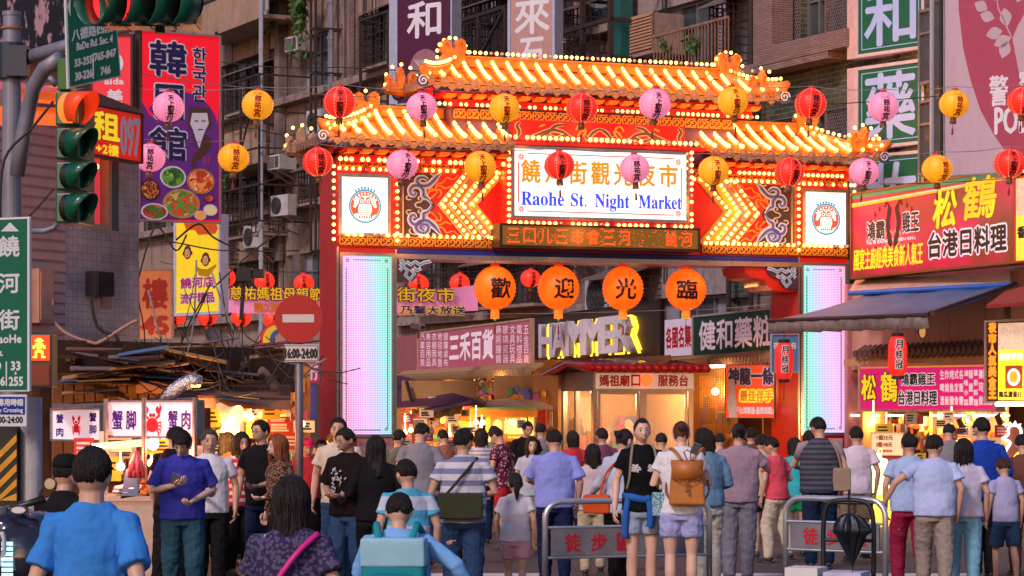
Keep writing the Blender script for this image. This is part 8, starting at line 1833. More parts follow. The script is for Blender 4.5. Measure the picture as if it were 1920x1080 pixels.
 # shoes
 if d > 16:
  for hp, kn, an in hips:
   t=MB();t.tube([(an[0], an[1]+.06, an[2]-.045), (an[0], an[1]+.02, an[2]-.025), (an[0], an[1]-.06, an[2]-.035), (an[0], an[1]-.13, an[2]-.05), (an[0], an[1]-.18, an[2]-.058)], [.030,.044,.044,.040,.024], 10);t.box(an[0]-.045, an[0]+.045, an[1]-.175, an[1]+.075, an[2]-.085, an[2]-.065)
   t.v=[tuple(Vector(q)*k) for q in t.v];child_('shoe', t, M('shoe_%d' % NP[0], shoe, .5, var=.1) if 'shoe_%d' % NP[0] not in bpy.data.materials else MT['shoe_%d' % NP[0]])
 # --- hair
 hm=hairm(hairc, 'hair_%02d%02d' % (int(hairc[0]*100), int(hairc[1]*100)))
 if hair:
  t=MB();NA, NR=44, 12;long_={'long': .26, 'bob': .11, 'mid': .16}.get(hair, 0);vs=[];rr=random.Random(NP[0])
  th={'short': 1.075, 'crop': 1.04, 'bowl': 1.15, 'bun': 1.05, 'pony': 1.06, 'bob': 1.12, 'long': 1.12, 'mid': 1.13}[hair]
  rows=NR + (5 if long_ else 0) + 1
  for i in range(NA):
   az=2*math.pi*i/NA;f_=abs((math.degrees(az)+180) % 360-180)       # 0=face
   mx=52 if f_ < 42 else 52+(f_-42)/18*34 if f_ < 60 else 86 if f_ < 95 else 86+(f_-95)/25*22 if f_ < 120 else 108
   if hair == 'bowl': mx=70 if f_ < 45 else 98 if f_ < 95 else 122
   if hair in ('bun','pony'): mx=50 if f_ < 40 else 50+(f_-40)/30*42 if f_ < 70 else 96 if f_ < 110 else 122
   if long_: mx=55 if f_ < 30 else 55+(f_-30)/18*45 if f_ < 48 else 105
   jit=1+.03*noise.noise(Vector((i*.9, NP[0], 0)))
   for j in range(NR):
    a=R(mx+rr.uniform(-2.5,2.5)*(j == NR-1))*j/(NR-1);r_=th*jit*(1-(.085*(j/(NR-1))**2.5 if not long_ and f_ > 60 else 0))*(1+.025*noise.noise(Vector((i*.5, j*.7, NP[0]))))
    tap=1.0 if math.cos(a) > 0 else 1+.15*math.cos(a)
    vs.append(Vector((math.sin(az)*math.sin(a)*.082*r_*tap, -math.cos(az)*math.sin(a)*.098*r_*tap, math.cos(a)*.113*r_+.002)))
   last=vs[-1]
   if long_ :
    ll=long_ if f_ > 48 else .0
    for j in range(5): q=last+Vector((0,0,-ll*(j+1)/5));m_=1+.06*math.sin(j*1.3+i)*(.5 if hair != 'long' else 1)-(.03*j if hair == 'bob' else .0);vs.append(Vector((q.x*m_, q.y*m_+(.012*j if q.y > 0 else .006*j)*(hair == 'long'), q.z)))
    last=vs[-1]
   vs.append(Vector((last.x*.90, last.y*.90, last.z+.004)))
  for q_ in range(0 if hair in ('bun', 'pony') else 170 if d < 16 else 80 if d < 27 else 36):
   az=rr.uniform(0,6.283);f2=abs((math.degrees(az)+180) % 360-180);mxs=R(50 if f2 < 48 else 82 if f2 < 95 else 118 if long_ else 105);a0=rr.uniform(.05,.6)*mxs;pp=[]
   for j in range(5): a=a0+(mxs-a0)*j/4*rr.uniform(.82,1.04);r_=th*(1.0+.02*rr.random())*(1 if long_ or f2 < 60 else 1-.09*(a/mxs)**2.5);pp.append(ht(Vector((math.sin(az+.05*j)*math.sin(a)*.083*r_, -math.cos(az+.05*j)*math.sin(a)*.099*r_, math.cos(a)*.114*r_))))
   if long_ and f2 > 52: e_=pp[-1];pp += [e_+Vector((rr.uniform(-.012,.012), rr.uniform(-.004,.012), -long_*.5)), e_+Vector((rr.uniform(-.02,.02), rr.uniform(0,.02), -long_*rr.uniform(.85,1.12)))]
   t.tube(pp, [.003]+[.0055 if d > 16 else .0035]*(len(pp)-2)+[.001], 4, cap=False)
  t.add([ht(q) for q in vs], [(i*rows+j, i*rows+j+1, ((i+1)%NA)*rows+j+1, ((i+1)%NA)*rows+j) for i in range(NA) for j in range(rows-1)])
  if hair in ('short', 'crop', 'bowl'):
   for q_ in range(46): az=rr.uniform(0,6.28);a=rr.uniform(.0,1.5);f2=abs((math.degrees(az)+180) % 360-180);a=min(a, .75 if f2 < 50 else 1.6);p=Vector((math.sin(az)*math.sin(a)*.079, -math.cos(az)*math.sin(a)*.098, math.cos(a)*.119))*th;tg=Vector((rr.uniform(-.3,.3), rr.uniform(-.3,.3), -.4))+p*2;p2=p+tg.normalized()*.022;t.tube([ht(p*.98), ht(p2)], [.006,.001], 4, cap=False)
  if hair == 'bun': hadd(t, lambda u: (u.ball((0,.105,.055), .040,.036,.038,12,9), u.ball((0.01,.118,.06), .028,.026,.030,10,7), u.tube([(0,.09,.05),(.03,.12,.08),(-.01,.14,.05),(-.03,.11,.03)], .012, 6)))
  if hair == 'topbun': pass
  if hair == 'pony': hadd(t, lambda u: u.tube([(0,.09,.045),(0,.135,.03),(0,.15,-.03),(0,.13,-.12),(0,.12,-.2)], [.022,.032,.034,.028,.008], 10))
  place(t);child_('hair', t, hm)
 # --- face
 if face is None: face=abs(((yaw+headyaw+180) % 360)-180) < 100
 if face:
  ew=bpy.data.materials.get('eye_white') or M('eye_white', (.7,.68,.66), .3, var=0);ek=bpy.data.materials.get('eye_dark') or M('eye_dark', (.01,.006,.005), .15, var=0)
  for s_ in (-1, 1):
   t=MB();
   def fe(u, s_=s_): u.mi=0;u.ball((s_*.031,-.0835,.004), .0135,.008,.0065,10,6);u.mi=1;u.ball((s_*.031,-.0885,.004), .0062,.005,.0060,8,6);u.tube([(s_*.017,-.090,.004),(s_*.031,-.0935,.0115),(s_*.046,-.086,.006)], .0016, 5)
   u=MB();fe(u);t.add([ht(q) for q in u.v], u.f);t.m=u.m;place(t);child_('eye', t, [ew, ek])
   t=MB();hadd(t, lambda u, s_=s_: u.tube([(s_*.015,-.0925,.024),(s_*.032,-.0945,.031),(s_*.050,-.083,.026)], [.0022,.0030,.0012], 5));place(t);child_('eyebrow', t, hm)
  lipm=bpy.data.materials.get('lip') or M('lip', (.50,.12,.11), .4, var=0)
  t=MB()
  if smile: hadd(t, lambda u: (u.tube([(-.028,-.0875,-.051),(-.014,-.1045,-.058),(0,-.1085,-.059),(.014,-.1045,-.058),(.028,-.0825,-.053)], [.002,.0035,.0035,.0035,.002], 6), u.tube([(-.027,-.087,-.052),(-.014,-.1035,-.070),(0,-.107,-.0745),(.014,-.1035,-.070),(.027,-.087,-.052)], [.002,.004,.005,.004,.002], 6)))
  else: hadd(t, lambda u: (u.tube([(-.022,-.092,-.062),(0,-.1075,-.060),(.022,-.092,-.062)], [.002,.0038,.002], 6), u.tube([(-.019,-.093,-.066),(0,-.1065,-.068),(.019,-.093,-.066)], [.002,.0048,.002], 6)))
  place(t);mo_=child_('mouth', t, lipm)
  if smile: t=MB();hadd(t, lambda u: u.ball((0,-.098,-.0645), .022,.009,.0075,12,6));place(t);child_('teeth', t, M('teeth', (.8,.76,.72), .3, var=0), par=mo_)
 if glasses:
  t=MB()
  def gl(u):
   for s_ in (-1,1):
    pts=[(s_*.033+math.cos(a_)*.021, -.099, .004+math.sin(a_)*.016) for a_ in [i*.628 for i in range(11)]];u.tube(pts, .0018, 4);u.tube([(s_*.054,-.097,.008),(s_*.078,-.05,.006),(s_*.081,.01,.0)], .0018, 4)
   u.tube([(-.012,-.1,.006),(.012,-.1,.006)], .0018, 4)
  hadd(t, gl);place(t);child_('glasses', t, blackp)
 if hat: t=MB();hadd(t, lambda u: (u.lathe((0,0,.035), [(.088,0),(.092,.02),(.086,.06),(.06,.09),(.0,.1)], 20, 1, 1.18), u.slab([(-.06,-.09,.04),(.06,-.09,.04),(.045,-.165,.02),(-.045,-.165,.02)], (0,0,.008))));place(t);child_('cap', t, hat)
 NP[0] += 1
 bpy.context.view_layer.update() if 0 else None
 mw=Matrix.Translation((gx_, d, 0)) @ Matrix.Rotation(R(yaw),4,'Z');root['k']=k
 INFO[root.name+'_m']=(mw, k, tr, child_, ht)
 return root
def shorts_len(H, fem): return fem
def on(root): return INFO[root.name+'_m']
def strap(root, pts, r, mat, nm='strap', w=3.0):
 mw, k, tr, ch, ht=on(root);t=MB();t.tube([tr(p) for p in sm3(pts)], r, 6);return ch(nm, t, mat)
def sm3(path, n=5):
 pts=[Vector(p) for p in path];out=[]
 for i in range(len(pts)-1):
  p0, p1, p2, p3=pts[max(i-1,0)], pts[i], pts[i+1], pts[min(i+2,len(pts)-1)]
  for j in range(n): t=j/n;out.append(.5*((2*p1)+(p2-p0)*t+(2*p0-5*p1+4*p2-p3)*t*t+(3*p1-p0-3*p2+p3)*t**3))
 out.append(pts[-1]);return out
def bag(root, label, mat, c_, size, cat='bag', flap=None, straps=(), name='shoulder_bag', group=None):
 """a bag held or worn by the person: a thing of its own, placed in the wearer's own frame"""
 mw, k, tr, ch, ht=on(root);p=mw @ tr(c_)
 t=thing(name, label, cat, W, p, group);t.rotation_euler=(0,0,root.rotation_euler.z);INFO[t.name]=Vector((0,0,0))
 sx, sy, sz=size;b=MB();b.box(-sx,sx,-sy,sy,-sz,sz);m=remesh_soft(b, min(size)*.35);m.materials.append(mat);o=link(ON('pouch', m));o.parent=t
 if flap: f_=MB();f_.box(-sx*1.02,sx*1.02,-sy*1.08,sy*1.08,sz*.25,sz*1.03);m=remesh_soft(f_, .018);m.materials.append(flap);o=link(ON('flap', m));o.parent=t
 Q=mw.to_3x3().inverted()
 for i, st in enumerate(straps): s_=MB();s_.tube([Q @ ((mw @ tr(q))-p) for q in sm3(st)], .013*k, 6);o=link(ON('strap', mesh('strap', s_, flap or mat, True)));o.parent=t
 return t
def remesh_soft(mb, r):
 me=bpy.data.meshes.new('tmp');me.from_pydata([tuple(v) for v in mb.v], [], mb.f);o=ON('tmp', me);TS.collection.objects.link(o);b=o.modifiers.new('b', 'BEVEL');b.width=r;b.segments=4;s_=o.modifiers.new('s', 'SUBSURF');s_.levels=1;d_=o.modifiers.new('d', 'DISPLACE');d_.texture=TX;d_.strength=.015
 m=baked(o);bpy.data.objects.remove(o);m.polygons.foreach_set('use_smooth', [True]*len(m.polygons));return m
jean=cloth('denim_blue', (.03,.07,.16));jeand=cloth('denim_dark', (.012,.025,.06));jeanl=cloth('denim_light', (.22,.34,.55));khaki=cloth('khaki', (.30,.22,.14));blk=cloth('cloth_black', (.012,.011,.013));whi=cloth('cloth_white', (.72,.70,.72));gry=cloth('cloth_grey', (.25,.24,.27));cream=cloth('cloth_cream', (.62,.50,.32))
brown_h=(.035,.015,.010)
# foreground row
person('man in bright blue short-sleeved shirt walking away, large in the left foreground', 172, 1.615, 172, d=9.9, top=cloth('shirt_azure', (.05,.26,.72)), pants=jeand, arms=('down2','back'), hair='short', wide=.93, loose=.02, sleeve=.75)
p=person('woman in dark navy blouse with a magenta strap, seen from behind in the foreground', 543, 1.465, 176, d=10.6, top=cloth('blouse_navy', (.035,.03,.085), 'spots', (.11,.09,.17), 55), pants=jeand, arms=('swing','down2'), hair='mid', sex='f', wide=1.08, loose=.03, sleeve=.6, hs=1.0)
strap(p, [(-.15,.06,1.42),(-.06,.155,1.32),(.04,.165,1.18),(.15,.14,1.0),(.19,.08,.90)], .014, M('strap_magenta', (.72,.02,.28), .5))
p=person('child in light blue jacket wearing a teal backpack in the foreground', 745, 1.31, 176, d=13.0, top=cloth('jacket_sky', (.22,.48,.85)), pants=jean, arms=('fwd','out'), hair='short', wide=1.15, loose=.05, sleeve=1.4)
bag(p, 'teal and pale-blue school backpack on the child in the light blue jacket', cloth('teal', (.02,.30,.33)), (0,.20,1.12), (.17,.09,.20), 'backpack', cloth('pale_cyan', (.35,.62,.72)), (), 'backpack')
bk_=bpy.data.objects['backpack'];b=MB();b.box(-.12,.12,.07,.13,-.17,.02);m=remesh_soft(b, .03);m.materials.append(cloth('teal_dark', (.015,.20,.24)));o=link(ON('front_pocket', m));o.parent=bk_
for s_ in (-1,1): b=MB();b.tube([(s_*.09,-.02,.2),(s_*.11,-.12,.27),(s_*.13,-.2,.22)], .02, 8);o=link(ON('strap', mesh('strap', b, MT['teal'], True)));o.parent=bk_
person('child in cyan striped top behind the teal backpack child', 765, 1.40, 190, d=17.2, top=cloth('cyan_stripe', (.10,.45,.70), 'stripe', (.55,.62,.75), 30), pants=jean, arms=('down','down'), hair='short', wide=1.05)
p=person('man in white and grey striped shirt with an olive shoulder bag, seen from behind', 868, 1.60, 180, d=20.5, top=cloth('white_stripe', (.66,.66,.74), 'stripe', (.22,.24,.40), 62), pants=jean, arms=('belly','belly'), hair='short', wide=1.12, loose=.03)
bag(p, 'olive green shoulder bag slung on the back of the striped-shirt man', cloth('olive', (.05,.055,.03)), (.02,.19,1.0), (.19,.05,.11), 'bag', None, ([(-.13,.03,1.44),(-.02,.16,1.3),(.15,.2,1.1)],))
person('little girl in white T-shirt with pink hair ties walking in front of the barrier', 966, 1.19, 176, d=21.2, top=cloth('tee_pinkwhite', (.78,.70,.74)), shorts=cloth('shorts_pink', (.75,.38,.45)), arms=('swing','down'), hair='pony', sex='f', stride=.14, wide=1.05, loose=.03)
# the two women who stand still in the middle
sg=person('smiling young woman in black T-shirt with white flowers and light denim shorts, facing the camera', 1203, 1.69, 6, d=21.6, top=cloth('tee_black', (.008,.008,.010)), shorts=cloth('shorts_denim_pale', (.33,.42,.55)), sleeve=.52, sex='f', arms=('down','down'), hair='bun', hairc=(.015,.009,.008), skin=0, smile=True, face=True, hs=.97, shoe=(.6,.6,.6), headyaw=3)
mw, kk, tr, ch, ht=on(sg)
t=MB();rr=random.Random(2)
for cx_ in (-.072, .078):
 for q in range(15): a=q*2.4;r_=.038*math.sqrt(q/15);t.ball(tr((cx_+math.cos(a)*r_*1.15, -.134, 1.245+math.sin(a)*r_)), .012, .004, .010, 8, 5)
ch('flower_print', t, M('flower_white', (.72,.68,.64), .6, var=.15))
bs_=cloth('sweater_blue', (.03,.14,.50));t=MB()
t.tube([tr(q) for q in sm3([(-.155,0,1.0),(-.10,-.115,.985),(0,-.135,.965),(.10,-.118,.975),(.155,0,1.0),(.10,.11,1.0),(0,.12,.99),(-.10,.11,1.0),(-.155,0,1.0)])], [.030]*41, 8, flat=1.2)
t.tube([tr(q) for q in sm3([(.04,-.135,.98),(.05,-.155,.90),(.06,-.15,.80),(.05,-.145,.72)])], [.028]*8+[.035]*8, 8);t.tube([tr(q) for q in sm3([(-.13,-.06,.99),(-.155,-.10,.88),(-.165,-.09,.76),(-.16,-.08,.62)])], [.030]*8+[.034]*8, 8)
t.ball(tr((.035,-.145,.975)), .035, .03, .035, 10, 8);ch('waist_sweater', t, bs_)
strap(sg, [(-.085,.04,1.44),(-.09,-.05,1.45),(-.105,-.105,1.40),(-.118,-.12,1.30),(-.128,-.115,1.16),(-.14,-.05,1.06)], .013, M('strap_olive', (.28,.24,.15), .7));strap(sg, [(.085,.04,1.44),(.09,-.05,1.45),(.105,-.105,1.40),(.118,-.12,1.30),(.128,-.115,1.16),(.14,-.05,1.06)], .013, MT['strap_olive'])
bg_=person('young woman in white T-shirt and lilac shorts wearing a tan leather backpack, seen from behind', 1277, 1.67, 176, d=21.3, top=cloth('tee_white2', (.80,.78,.82)), shorts=cloth('shorts_lilac', (.42,.45,.78)), sleeve=.5, sex='f', arms=('phone','phone'), hair='bun', hairc=(.07,.022,.015), skin=0, hs=.97, wide=1.1, shoe=(.7,.7,.7))
lea=M('tan_leather', (.50,.17,.03), .45, var=.2, scale=5, bump=.25);lead=M('tan_leather_dark', (.30,.09,.02), .5)
mw, kk, tr, ch, ht=on(bg_);p=mw @ tr((-.055,.20,1.12));bp_=thing('backpack', 'tan leather backpack with drawstring flap worn by the woman in lilac shorts', 'backpack', W, p);bp_.rotation_euler=(0,0,bg_.rotation_euler.z);INFO[bp_.name]=Vector((0,0,0))
c=MB();c.add([(x*(1 if z > -.1 else 1.10), y, z) for x, y, z in [(-.15,-.06,-.20),(.15,-.06,-.20),(.15,.07,-.20),(-.15,.07,-.20),(-.135,-.06,.18),(.135,-.06,.18),(.135,.05,.18),(-.135,.05,.18)]], [(0,3,2,1),(4,5,6,7),(0,1,5,4),(1,2,6,5),(2,3,7,6),(3,0,4,7)]);m=remesh_soft(c, .03);m.materials.append(lea);o=link(ON('pouch', m));o.parent=bp_
c=MB();c.add([(-.14,-.05,.20),(.14,-.05,.20),(.145,.075,.19),(-.145,.075,.19),(.13,.085,.03),(-.13,.085,.03)], [(0,1,2,3),(3,2,4,5)]);o=part('flap', c, lea, bp_, smooth=True);sd=o.modifiers.new('s', 'SOLIDIFY');sd.thickness=.014
c=MB();c.tube([(0,.06,.20),(0.03,.06,.27),(.0,.06,.29),(-.03,.06,.27),(-.03,.06,.20)], .006, 6);part('handle', c, lead, bp_);c=MB();c.tube([(-.12,.09,.04),(0,.11,.0),(.12,.09,.04)], .005, 5);c.tube([(0,.11,.0),(0,.115,-.06)], .006, 5);c.ball((0,.115,-.065), .018, .012, .018, 8, 6);c.ball((0,.105,.01), .018, .014, .014, 8, 6);part('drawstring', c, lead, bp_)
for s_ in (-1,1):
 c=MB();c.tube(sm3([(s_*.05,.03,.20),(s_*.10,-.03,.27),(s_*.14,-.14,.30),(s_*.15,-.24,.24)]), .018, 8, flat=.6);part('strap', c, lea, bp_, smooth=True);c=MB();c.tube(sm3([(s_*.15,.0,-.15),(s_*.19,-.06,-.08),(s_*.18,-.14,.02)]), .010, 6);part('strap', c, lead, bp_)
bag(bg_, 'small patterned turquoise pouch hanging at the left hip of the backpack woman', cloth('turquoise_pattern', (.10,.32,.42), 'spots', (.5,.6,.6), 60), (.205,.03,.94), (.055,.03,.105), 'bag', None, (), 'pouch_bag')
# middle ground
person('young man in blue polo shirt looking down at his phone near the crab stall', 342, 1.60, 14, d=21.0, top=cloth('polo_blue', (.05,.055,.42)), pants=cloth('denim_teal', (.03,.09,.13)), arms=('belly','phone'), hair='bowl', skin=0, glasses=True, headpitch=22, wide=1.12, loose=.03, sleeve=.8)
mw, kk, tr, ch, ht=on(bpy.data.objects['person.007'] if 'person.007' in bpy.data.objects else sg)
person('older man in white short-sleeved shirt and black trousers behind the phone user', 393, 1.57, 12, d=22.6, top=cloth('shirt_white', (.75,.74,.80)), pants=blk, arms=('down','belly'), hair='short', hairc=(.05,.045,.045), skin=1, face=True, wide=1.1)
person('man with glasses in black T-shirt standing left of the curly-haired woman', 492, 1.66, -20, d=23.4, top=blk, pants=jeand, arms=('belly','down'), hair='short', glasses=True, skin=1, headyaw=-20)
person('woman with long curly auburn hair in leopard-print blouse looking left', 527, 1.52, -62, d=22.6, top=cloth('leopard', (.26,.14,.09), 'spots', (.03,.015,.012), 46), pants=blk, arms=('belly','down'), hair='long', hairc=(.20,.06,.02), sex='f', skin=0, wide=1.1, face=True, loose=.035, sleeve=1.3)
tb=person('man in black T-shirt with white graffiti print looking down to the left', 655, 1.60, -32, d=21.8, top=cloth('tee_blackbrown', (.016,.009,.008)), pants=jean, arms=('belly','belly'), hair='short', skin=2, headpitch=14, headyaw=-18, wide=1.14, loose=.035, sleeve=.85)
mw, kk, tr, ch, ht=on(tb);t=MB();rr=random.Random(12)
for i in range(24): x=rr.uniform(-.09,.07);z=rr.uniform(1.02,1.32);yy_=-.152+.25*x*x*10*.1;t.tube([tr((x,yy_,z)), tr((x+rr.uniform(-.03,.03),yy_-.003,z+rr.uniform(-.03,.03))), tr((x+rr.uniform(-.03,.03),yy_-.002,z+rr.uniform(-.03,.03)))], .007, 5)
ch('shirt_print', t, M('print_grey_white', (.60,.55,.60), .6))
person('man in white T-shirt just behind the man with the graffiti shirt', 636, 1.68, -8, d=23.6, top=whi, pants=jean, arms=('down','down'), hair='short', skin=1)
person('figure with long black hair in dark clothes right of the graffiti shirt man', 706, 1.52, 186, d=21.6, top=blk, pants=blk, arms=('belly','belly'), hair='long', sex='f', wide=1.15, loose=.03, sleeve=1.3)
person('man in grey T-shirt seen from behind beside the left gate column', 787, 1.62, 178, d=26.5, top=gry, pants=jean, arms=('down','belly'), hair='short', wide=1.08)
person('young man in patterned burgundy shirt looking down at the stall inside the gate', 945, 1.55, -118, d=30.0, top=cloth('burgundy_pattern', (.14,.02,.05), 'dots', (.55,.35,.35), 26), shorts=cloth('shorts_red', (.45,.02,.03)), arms=('phone','belly'), hair='short', face=True, headpitch=22, skin=1)
person('woman with dark hair facing the camera inside the gate in a pale grey top', 996, 1.42, 8, d=29.0, top=cloth('paleblue_top', (.50,.52,.62)), pants=khaki, arms=('belly','down'), hair='mid', sex='f', skin=0, face=True)
person('man in lavender-blue shirt and dark trousers walking past the barrier', 1040, 1.56, 182, d=24.0, top=cloth('lavender_shirt', (.30,.34,.80)), pants=cloth('navy_trousers', (.012,.02,.07)), arms=('fwd','down'), hair='short', wide=1.15, loose=.035, sleeve=.8, stride=.25)
person('woman in pale pink blouse behind the barrier, seen from behind', 1112, 1.38, 180, d=25.5, top=cloth('blouse_palepink', (.72,.52,.52)), pants=cream, arms=('down','down'), hair='mid', sex='f', wide=1.15, sleeve=1.3, loose=.03)
rw=person('woman with hair clip in white-blue sleeves leaning on the barrier behind the smiling woman', 1163, 1.58, 150, d=22.6, top=cloth('knit_bluewhite', (.52,.60,.75)), pants=cloth('trousers_blackslim', (.01,.01,.012)), arms=('rail','down'), hair='bun', sex='f', skin=0, sleeve=1.4, headyaw=-10)
bag(rw, 'orange shoulder bag hanging beside the woman who leans on the barrier', cloth('bag_orange', (.72,.10,.02)), (.20,.10,.93), (.14,.06,.09), 'bag', None, ([(-.05,.1,1.42),(.1,.14,1.25),(.18,.12,1.0)],))
person('woman with black bob in light denim jacket and cream trousers, seen from behind', 1326, 1.58, 196, d=23.2, top=cloth('denim_jacket', (.16,.28,.42)), pants=cloth('trousers_cream', (.66,.62,.50)), arms=('cam','belly'), hair='bob', sex='f', sleeve=1.4, loose=.03, hem=.90, shoe=(.7,.7,.7))
person('person raising a camera, in mauve shirt and grey trousers', 1385, 1.62, 168, d=24.6, top=cloth('mauve_shirt', (.38,.26,.32)), pants=cloth('grey_trousers', (.24,.23,.28)), arms=('cam','cam'), hair='bun', sex='m', wide=1.12, loose=.04)
person('woman in cream top with black shorts right of the person with the camera', 1430, 1.46, 186, d=28.5, top=cream, shorts=blk, arms=('down','fwd'), hair='short', sex='f')
person('person in coral pink polo and white trousers carrying a black strap', 1458, 1.44, -140, d=27.6, top=cloth('polo_coral', (.82,.09,.14)), pants=whi, arms=('down','belly'), hair='short', sex='f', face=False, stride=.2, wide=1.1)
person('woman in turquoise top and green skirt partly behind the coral polo', 1494, 1.42, 178, d=28.8, top=cloth('turquoise', (.05,.50,.55)), shorts=cloth('green_short', (.02,.30,.10)), arms=('down','down'), hair='mid', sex='f')
vm_=person('man in quilted dark grey vest, seen from behind right of the gate column', 1537, 1.68, 176, d=26.6, top=cloth('vest_quilt', (.10,.10,.13), 'stripe', (.045,.045,.06), 110), pants=jeand, arms=('fwd','down'), hair='short', wide=1.14, sleeve=.0, loose=.04)
mw, kk, tr, ch, ht=on(vm_);t=MB()
for s_ in (-1,1): t.tube([tr((s_*.12,.005,1.385)), tr((s_*.19,.0,1.37)), tr((s_*.245,.0,1.2) if s_ < 0 else (.235,-.05,1.24))], [.055,.064,.060], 12)
ch('sleeve', t, cloth('tee_mauvegrey', (.36,.28,.33)))
bag(vm_, 'beige shoulder bag hanging on the right hip of the man in the quilted vest', cloth('bag_beige', (.36,.26,.18)), (-.24,.08,1.0), (.10,.06,.13), 'bag', None, ([(-.11,.05,1.45),(-.19,.1,1.3),(-.24,.08,1.1)],))
person('man in white T-shirt and khaki shorts beside the glowing ice cream cone', 1607, 1.56, 186, d=27.8, top=cloth('tee_pinkwhite2', (.80,.66,.74)), shorts=khaki, arms=('fwd','down'), hair='short', wide=1.1)
person('person in pale blue shirt and crimson trousers, left of the group at right', 1706, 1.52, 186, d=23.6, top=cloth('shirt_paleblue', (.42,.56,.85)), pants=cloth('trousers_crimson', (.36,.02,.07)), arms=('down','fwd'), hair='short', wide=1.15, loose=.04, stride=.3)
person('person in blue-white shirt and khaki trousers in the middle of the right group', 1752, 1.52, 178, d=22.6, top=cloth('shirt_bluewhite', (.48,.58,.88)), pants=cloth('trousers_taupe', (.34,.28,.24)), arms=('out','down'), hair='short', wide=1.15, loose=.04, stride=.25)
person('woman in lilac-white top and pale blue jeans in the right group', 1806, 1.47, 174, d=23.0, top=cloth('top_lilacwhite', (.62,.58,.74)), pants=cloth('jeans_pale', (.20,.46,.62)), arms=('down','down'), hair='mid', sex='f', wide=1.15, loose=.04, stride=.2, shoe=(.5,.1,.4))
person('tall man in royal blue jacket, seen from behind near the duck light', 1843, 1.68, 184, d=25.0, top=cloth('jacket_royal', (.015,.06,.42)), pants=blk, arms=('belly','down'), hair='short', sleeve=1.4, loose=.04, wide=1.05)
person('boy in lavender T-shirt and denim shorts at the right edge', 1886, 1.27, 196, d=24.0, top=cloth('tee_lavender', (.46,.44,.68)), shorts=cloth('shorts_denim_dark', (.03,.06,.14)), arms=('down','down'), hair='short', hairc=(.05,.02,.015), stride=.25, shoe=(.1,.5,.2))
person('person in brown clothes cut by the right picture edge', 1922, 1.50, 190, d=25.5, top=cloth('brown_top', (.18,.07,.05)), pants=cloth('brown_trousers', (.15,.05,.04)), arms=('down','down'), hair='short', wide=1.1)
# behind, at the stalls
person('woman in red and white striped shirt behind the older man', 448, 1.52, 30, d=24.8, top=cloth('red_stripe', (.62,.03,.05), 'stripe', (.72,.68,.66), 85), pants=blk, arms=('belly','down'), hair='mid', sex='f', skin=1, face=True)
person('man with short hair in dark shirt looking right at the golden stall', 458, 1.42, 60, d=27.6, top=cloth('shirt_wine', (.16,.03,.04)), pants=blk, arms=('fwd','down'), hair='crop', skin=2, face=True)
person('dark-haired figure in black behind the blue polo shirt', 318, 1.60, 150, d=23.6, top=blk, pants=blk, arms=('down','down'), hair='short')
person('stall cook in magenta cap and red top behind the golden counter', 575, 1.40, 20, d=28.4, top=cloth('top_red', (.55,.04,.06)), pants=blk, arms=('fwd','fwd'), hair='crop', hat=M('cap_magenta', (.65,.01,.10), .6), skin=1, face=True)
person('seller in brown shirt behind the left stalls, arms forward', 602, 1.38, 10, d=28.8, top=cloth('shirt_brown', (.30,.12,.08)), pants=blk, arms=('fwd','belly'), hair='short', skin=2, face=True)
person('dark figure in black cap and jacket left of the big blue shirt, by the scooter', 112, 1.48, 150, d=14.6, top=blk, pants=blk, arms=('fwd','down'), hair='short', hat=blk, sleeve=1.3, loose=.03)
for px, H, d, lab, tp, hr, yw in ((903, 1.5, 31.5, 'woman in white striped blouse between the striped shirt and the burgundy shirt', cloth('blouse_thin', (.66,.62,.66), 'stripe', (.3,.3,.4), 120), 'mid', 185), (925, 1.52, 34, 'distant shopper in tan shirt left of the pepper bun sign', khaki, 'short', 170), (984, 1.60, 34, 'distant man with short hair under the pepper bun sign', blk, 'short', 20),
 (1015, 1.55, 35, 'distant shopper in dark clothes left of the kiosk', gry, 'short', 190), (1075, 1.45, 33, 'shopper in red top in front of the kiosk door', cloth('top_red', (.55,.04,.06)), 'bob', 180), (1130, 1.50, 32, 'shopper in plum top reflected in the kiosk doors', cloth('plum_top', (.2,.06,.12)), 'short', 190),
 (1408, 1.50, 33, 'distant shopper in brown jacket in front of the dragon banner', cloth('brown_top', (.18,.07,.05)), 'short', 178), (1520, 1.45, 34, 'distant shopper in rust jacket behind the quilted vest', cloth('rust_top', (.30,.08,.04)), 'mid', 200),
 (1780, 1.58, 31, 'shopper with dark hair at the cream boarded shop wall', gry, 'short', 182), (835, 1.48, 33, 'distant shopper in brown shirt inside the left gate column', cloth('shirt_brown', (.30,.12,.08)), 'short', 200), (745, 1.5, 30, 'shopper in grey-green shirt in front of the left gate column', cloth('shirt_greygreen', (.2,.24,.22)), 'short', 170),
 (620, 1.45, 31, 'distant shopper in black in front of the left gate column', blk, 'short', 160), (420, 1.5, 27, 'woman with brown hair in dark top behind the older man', cloth('top_darkbrown', (.12,.06,.05)), 'mid', 170), (1350, 1.45, 31, 'distant shopper in white in front of the wire mesh', whi, 'short', 185), (1240, 1.45, 31, 'shopper in beige hat behind the two women', cream, 'short', 180)):
 person(lab, px, H, yw, d=d, top=tp, pants=[jean, blk, khaki, jeand][int(px) % 4], arms=('down','belly') if px % 2 else ('down','down'), hair=hr, sex='f' if hr != 'short' else 'm', skin=1)
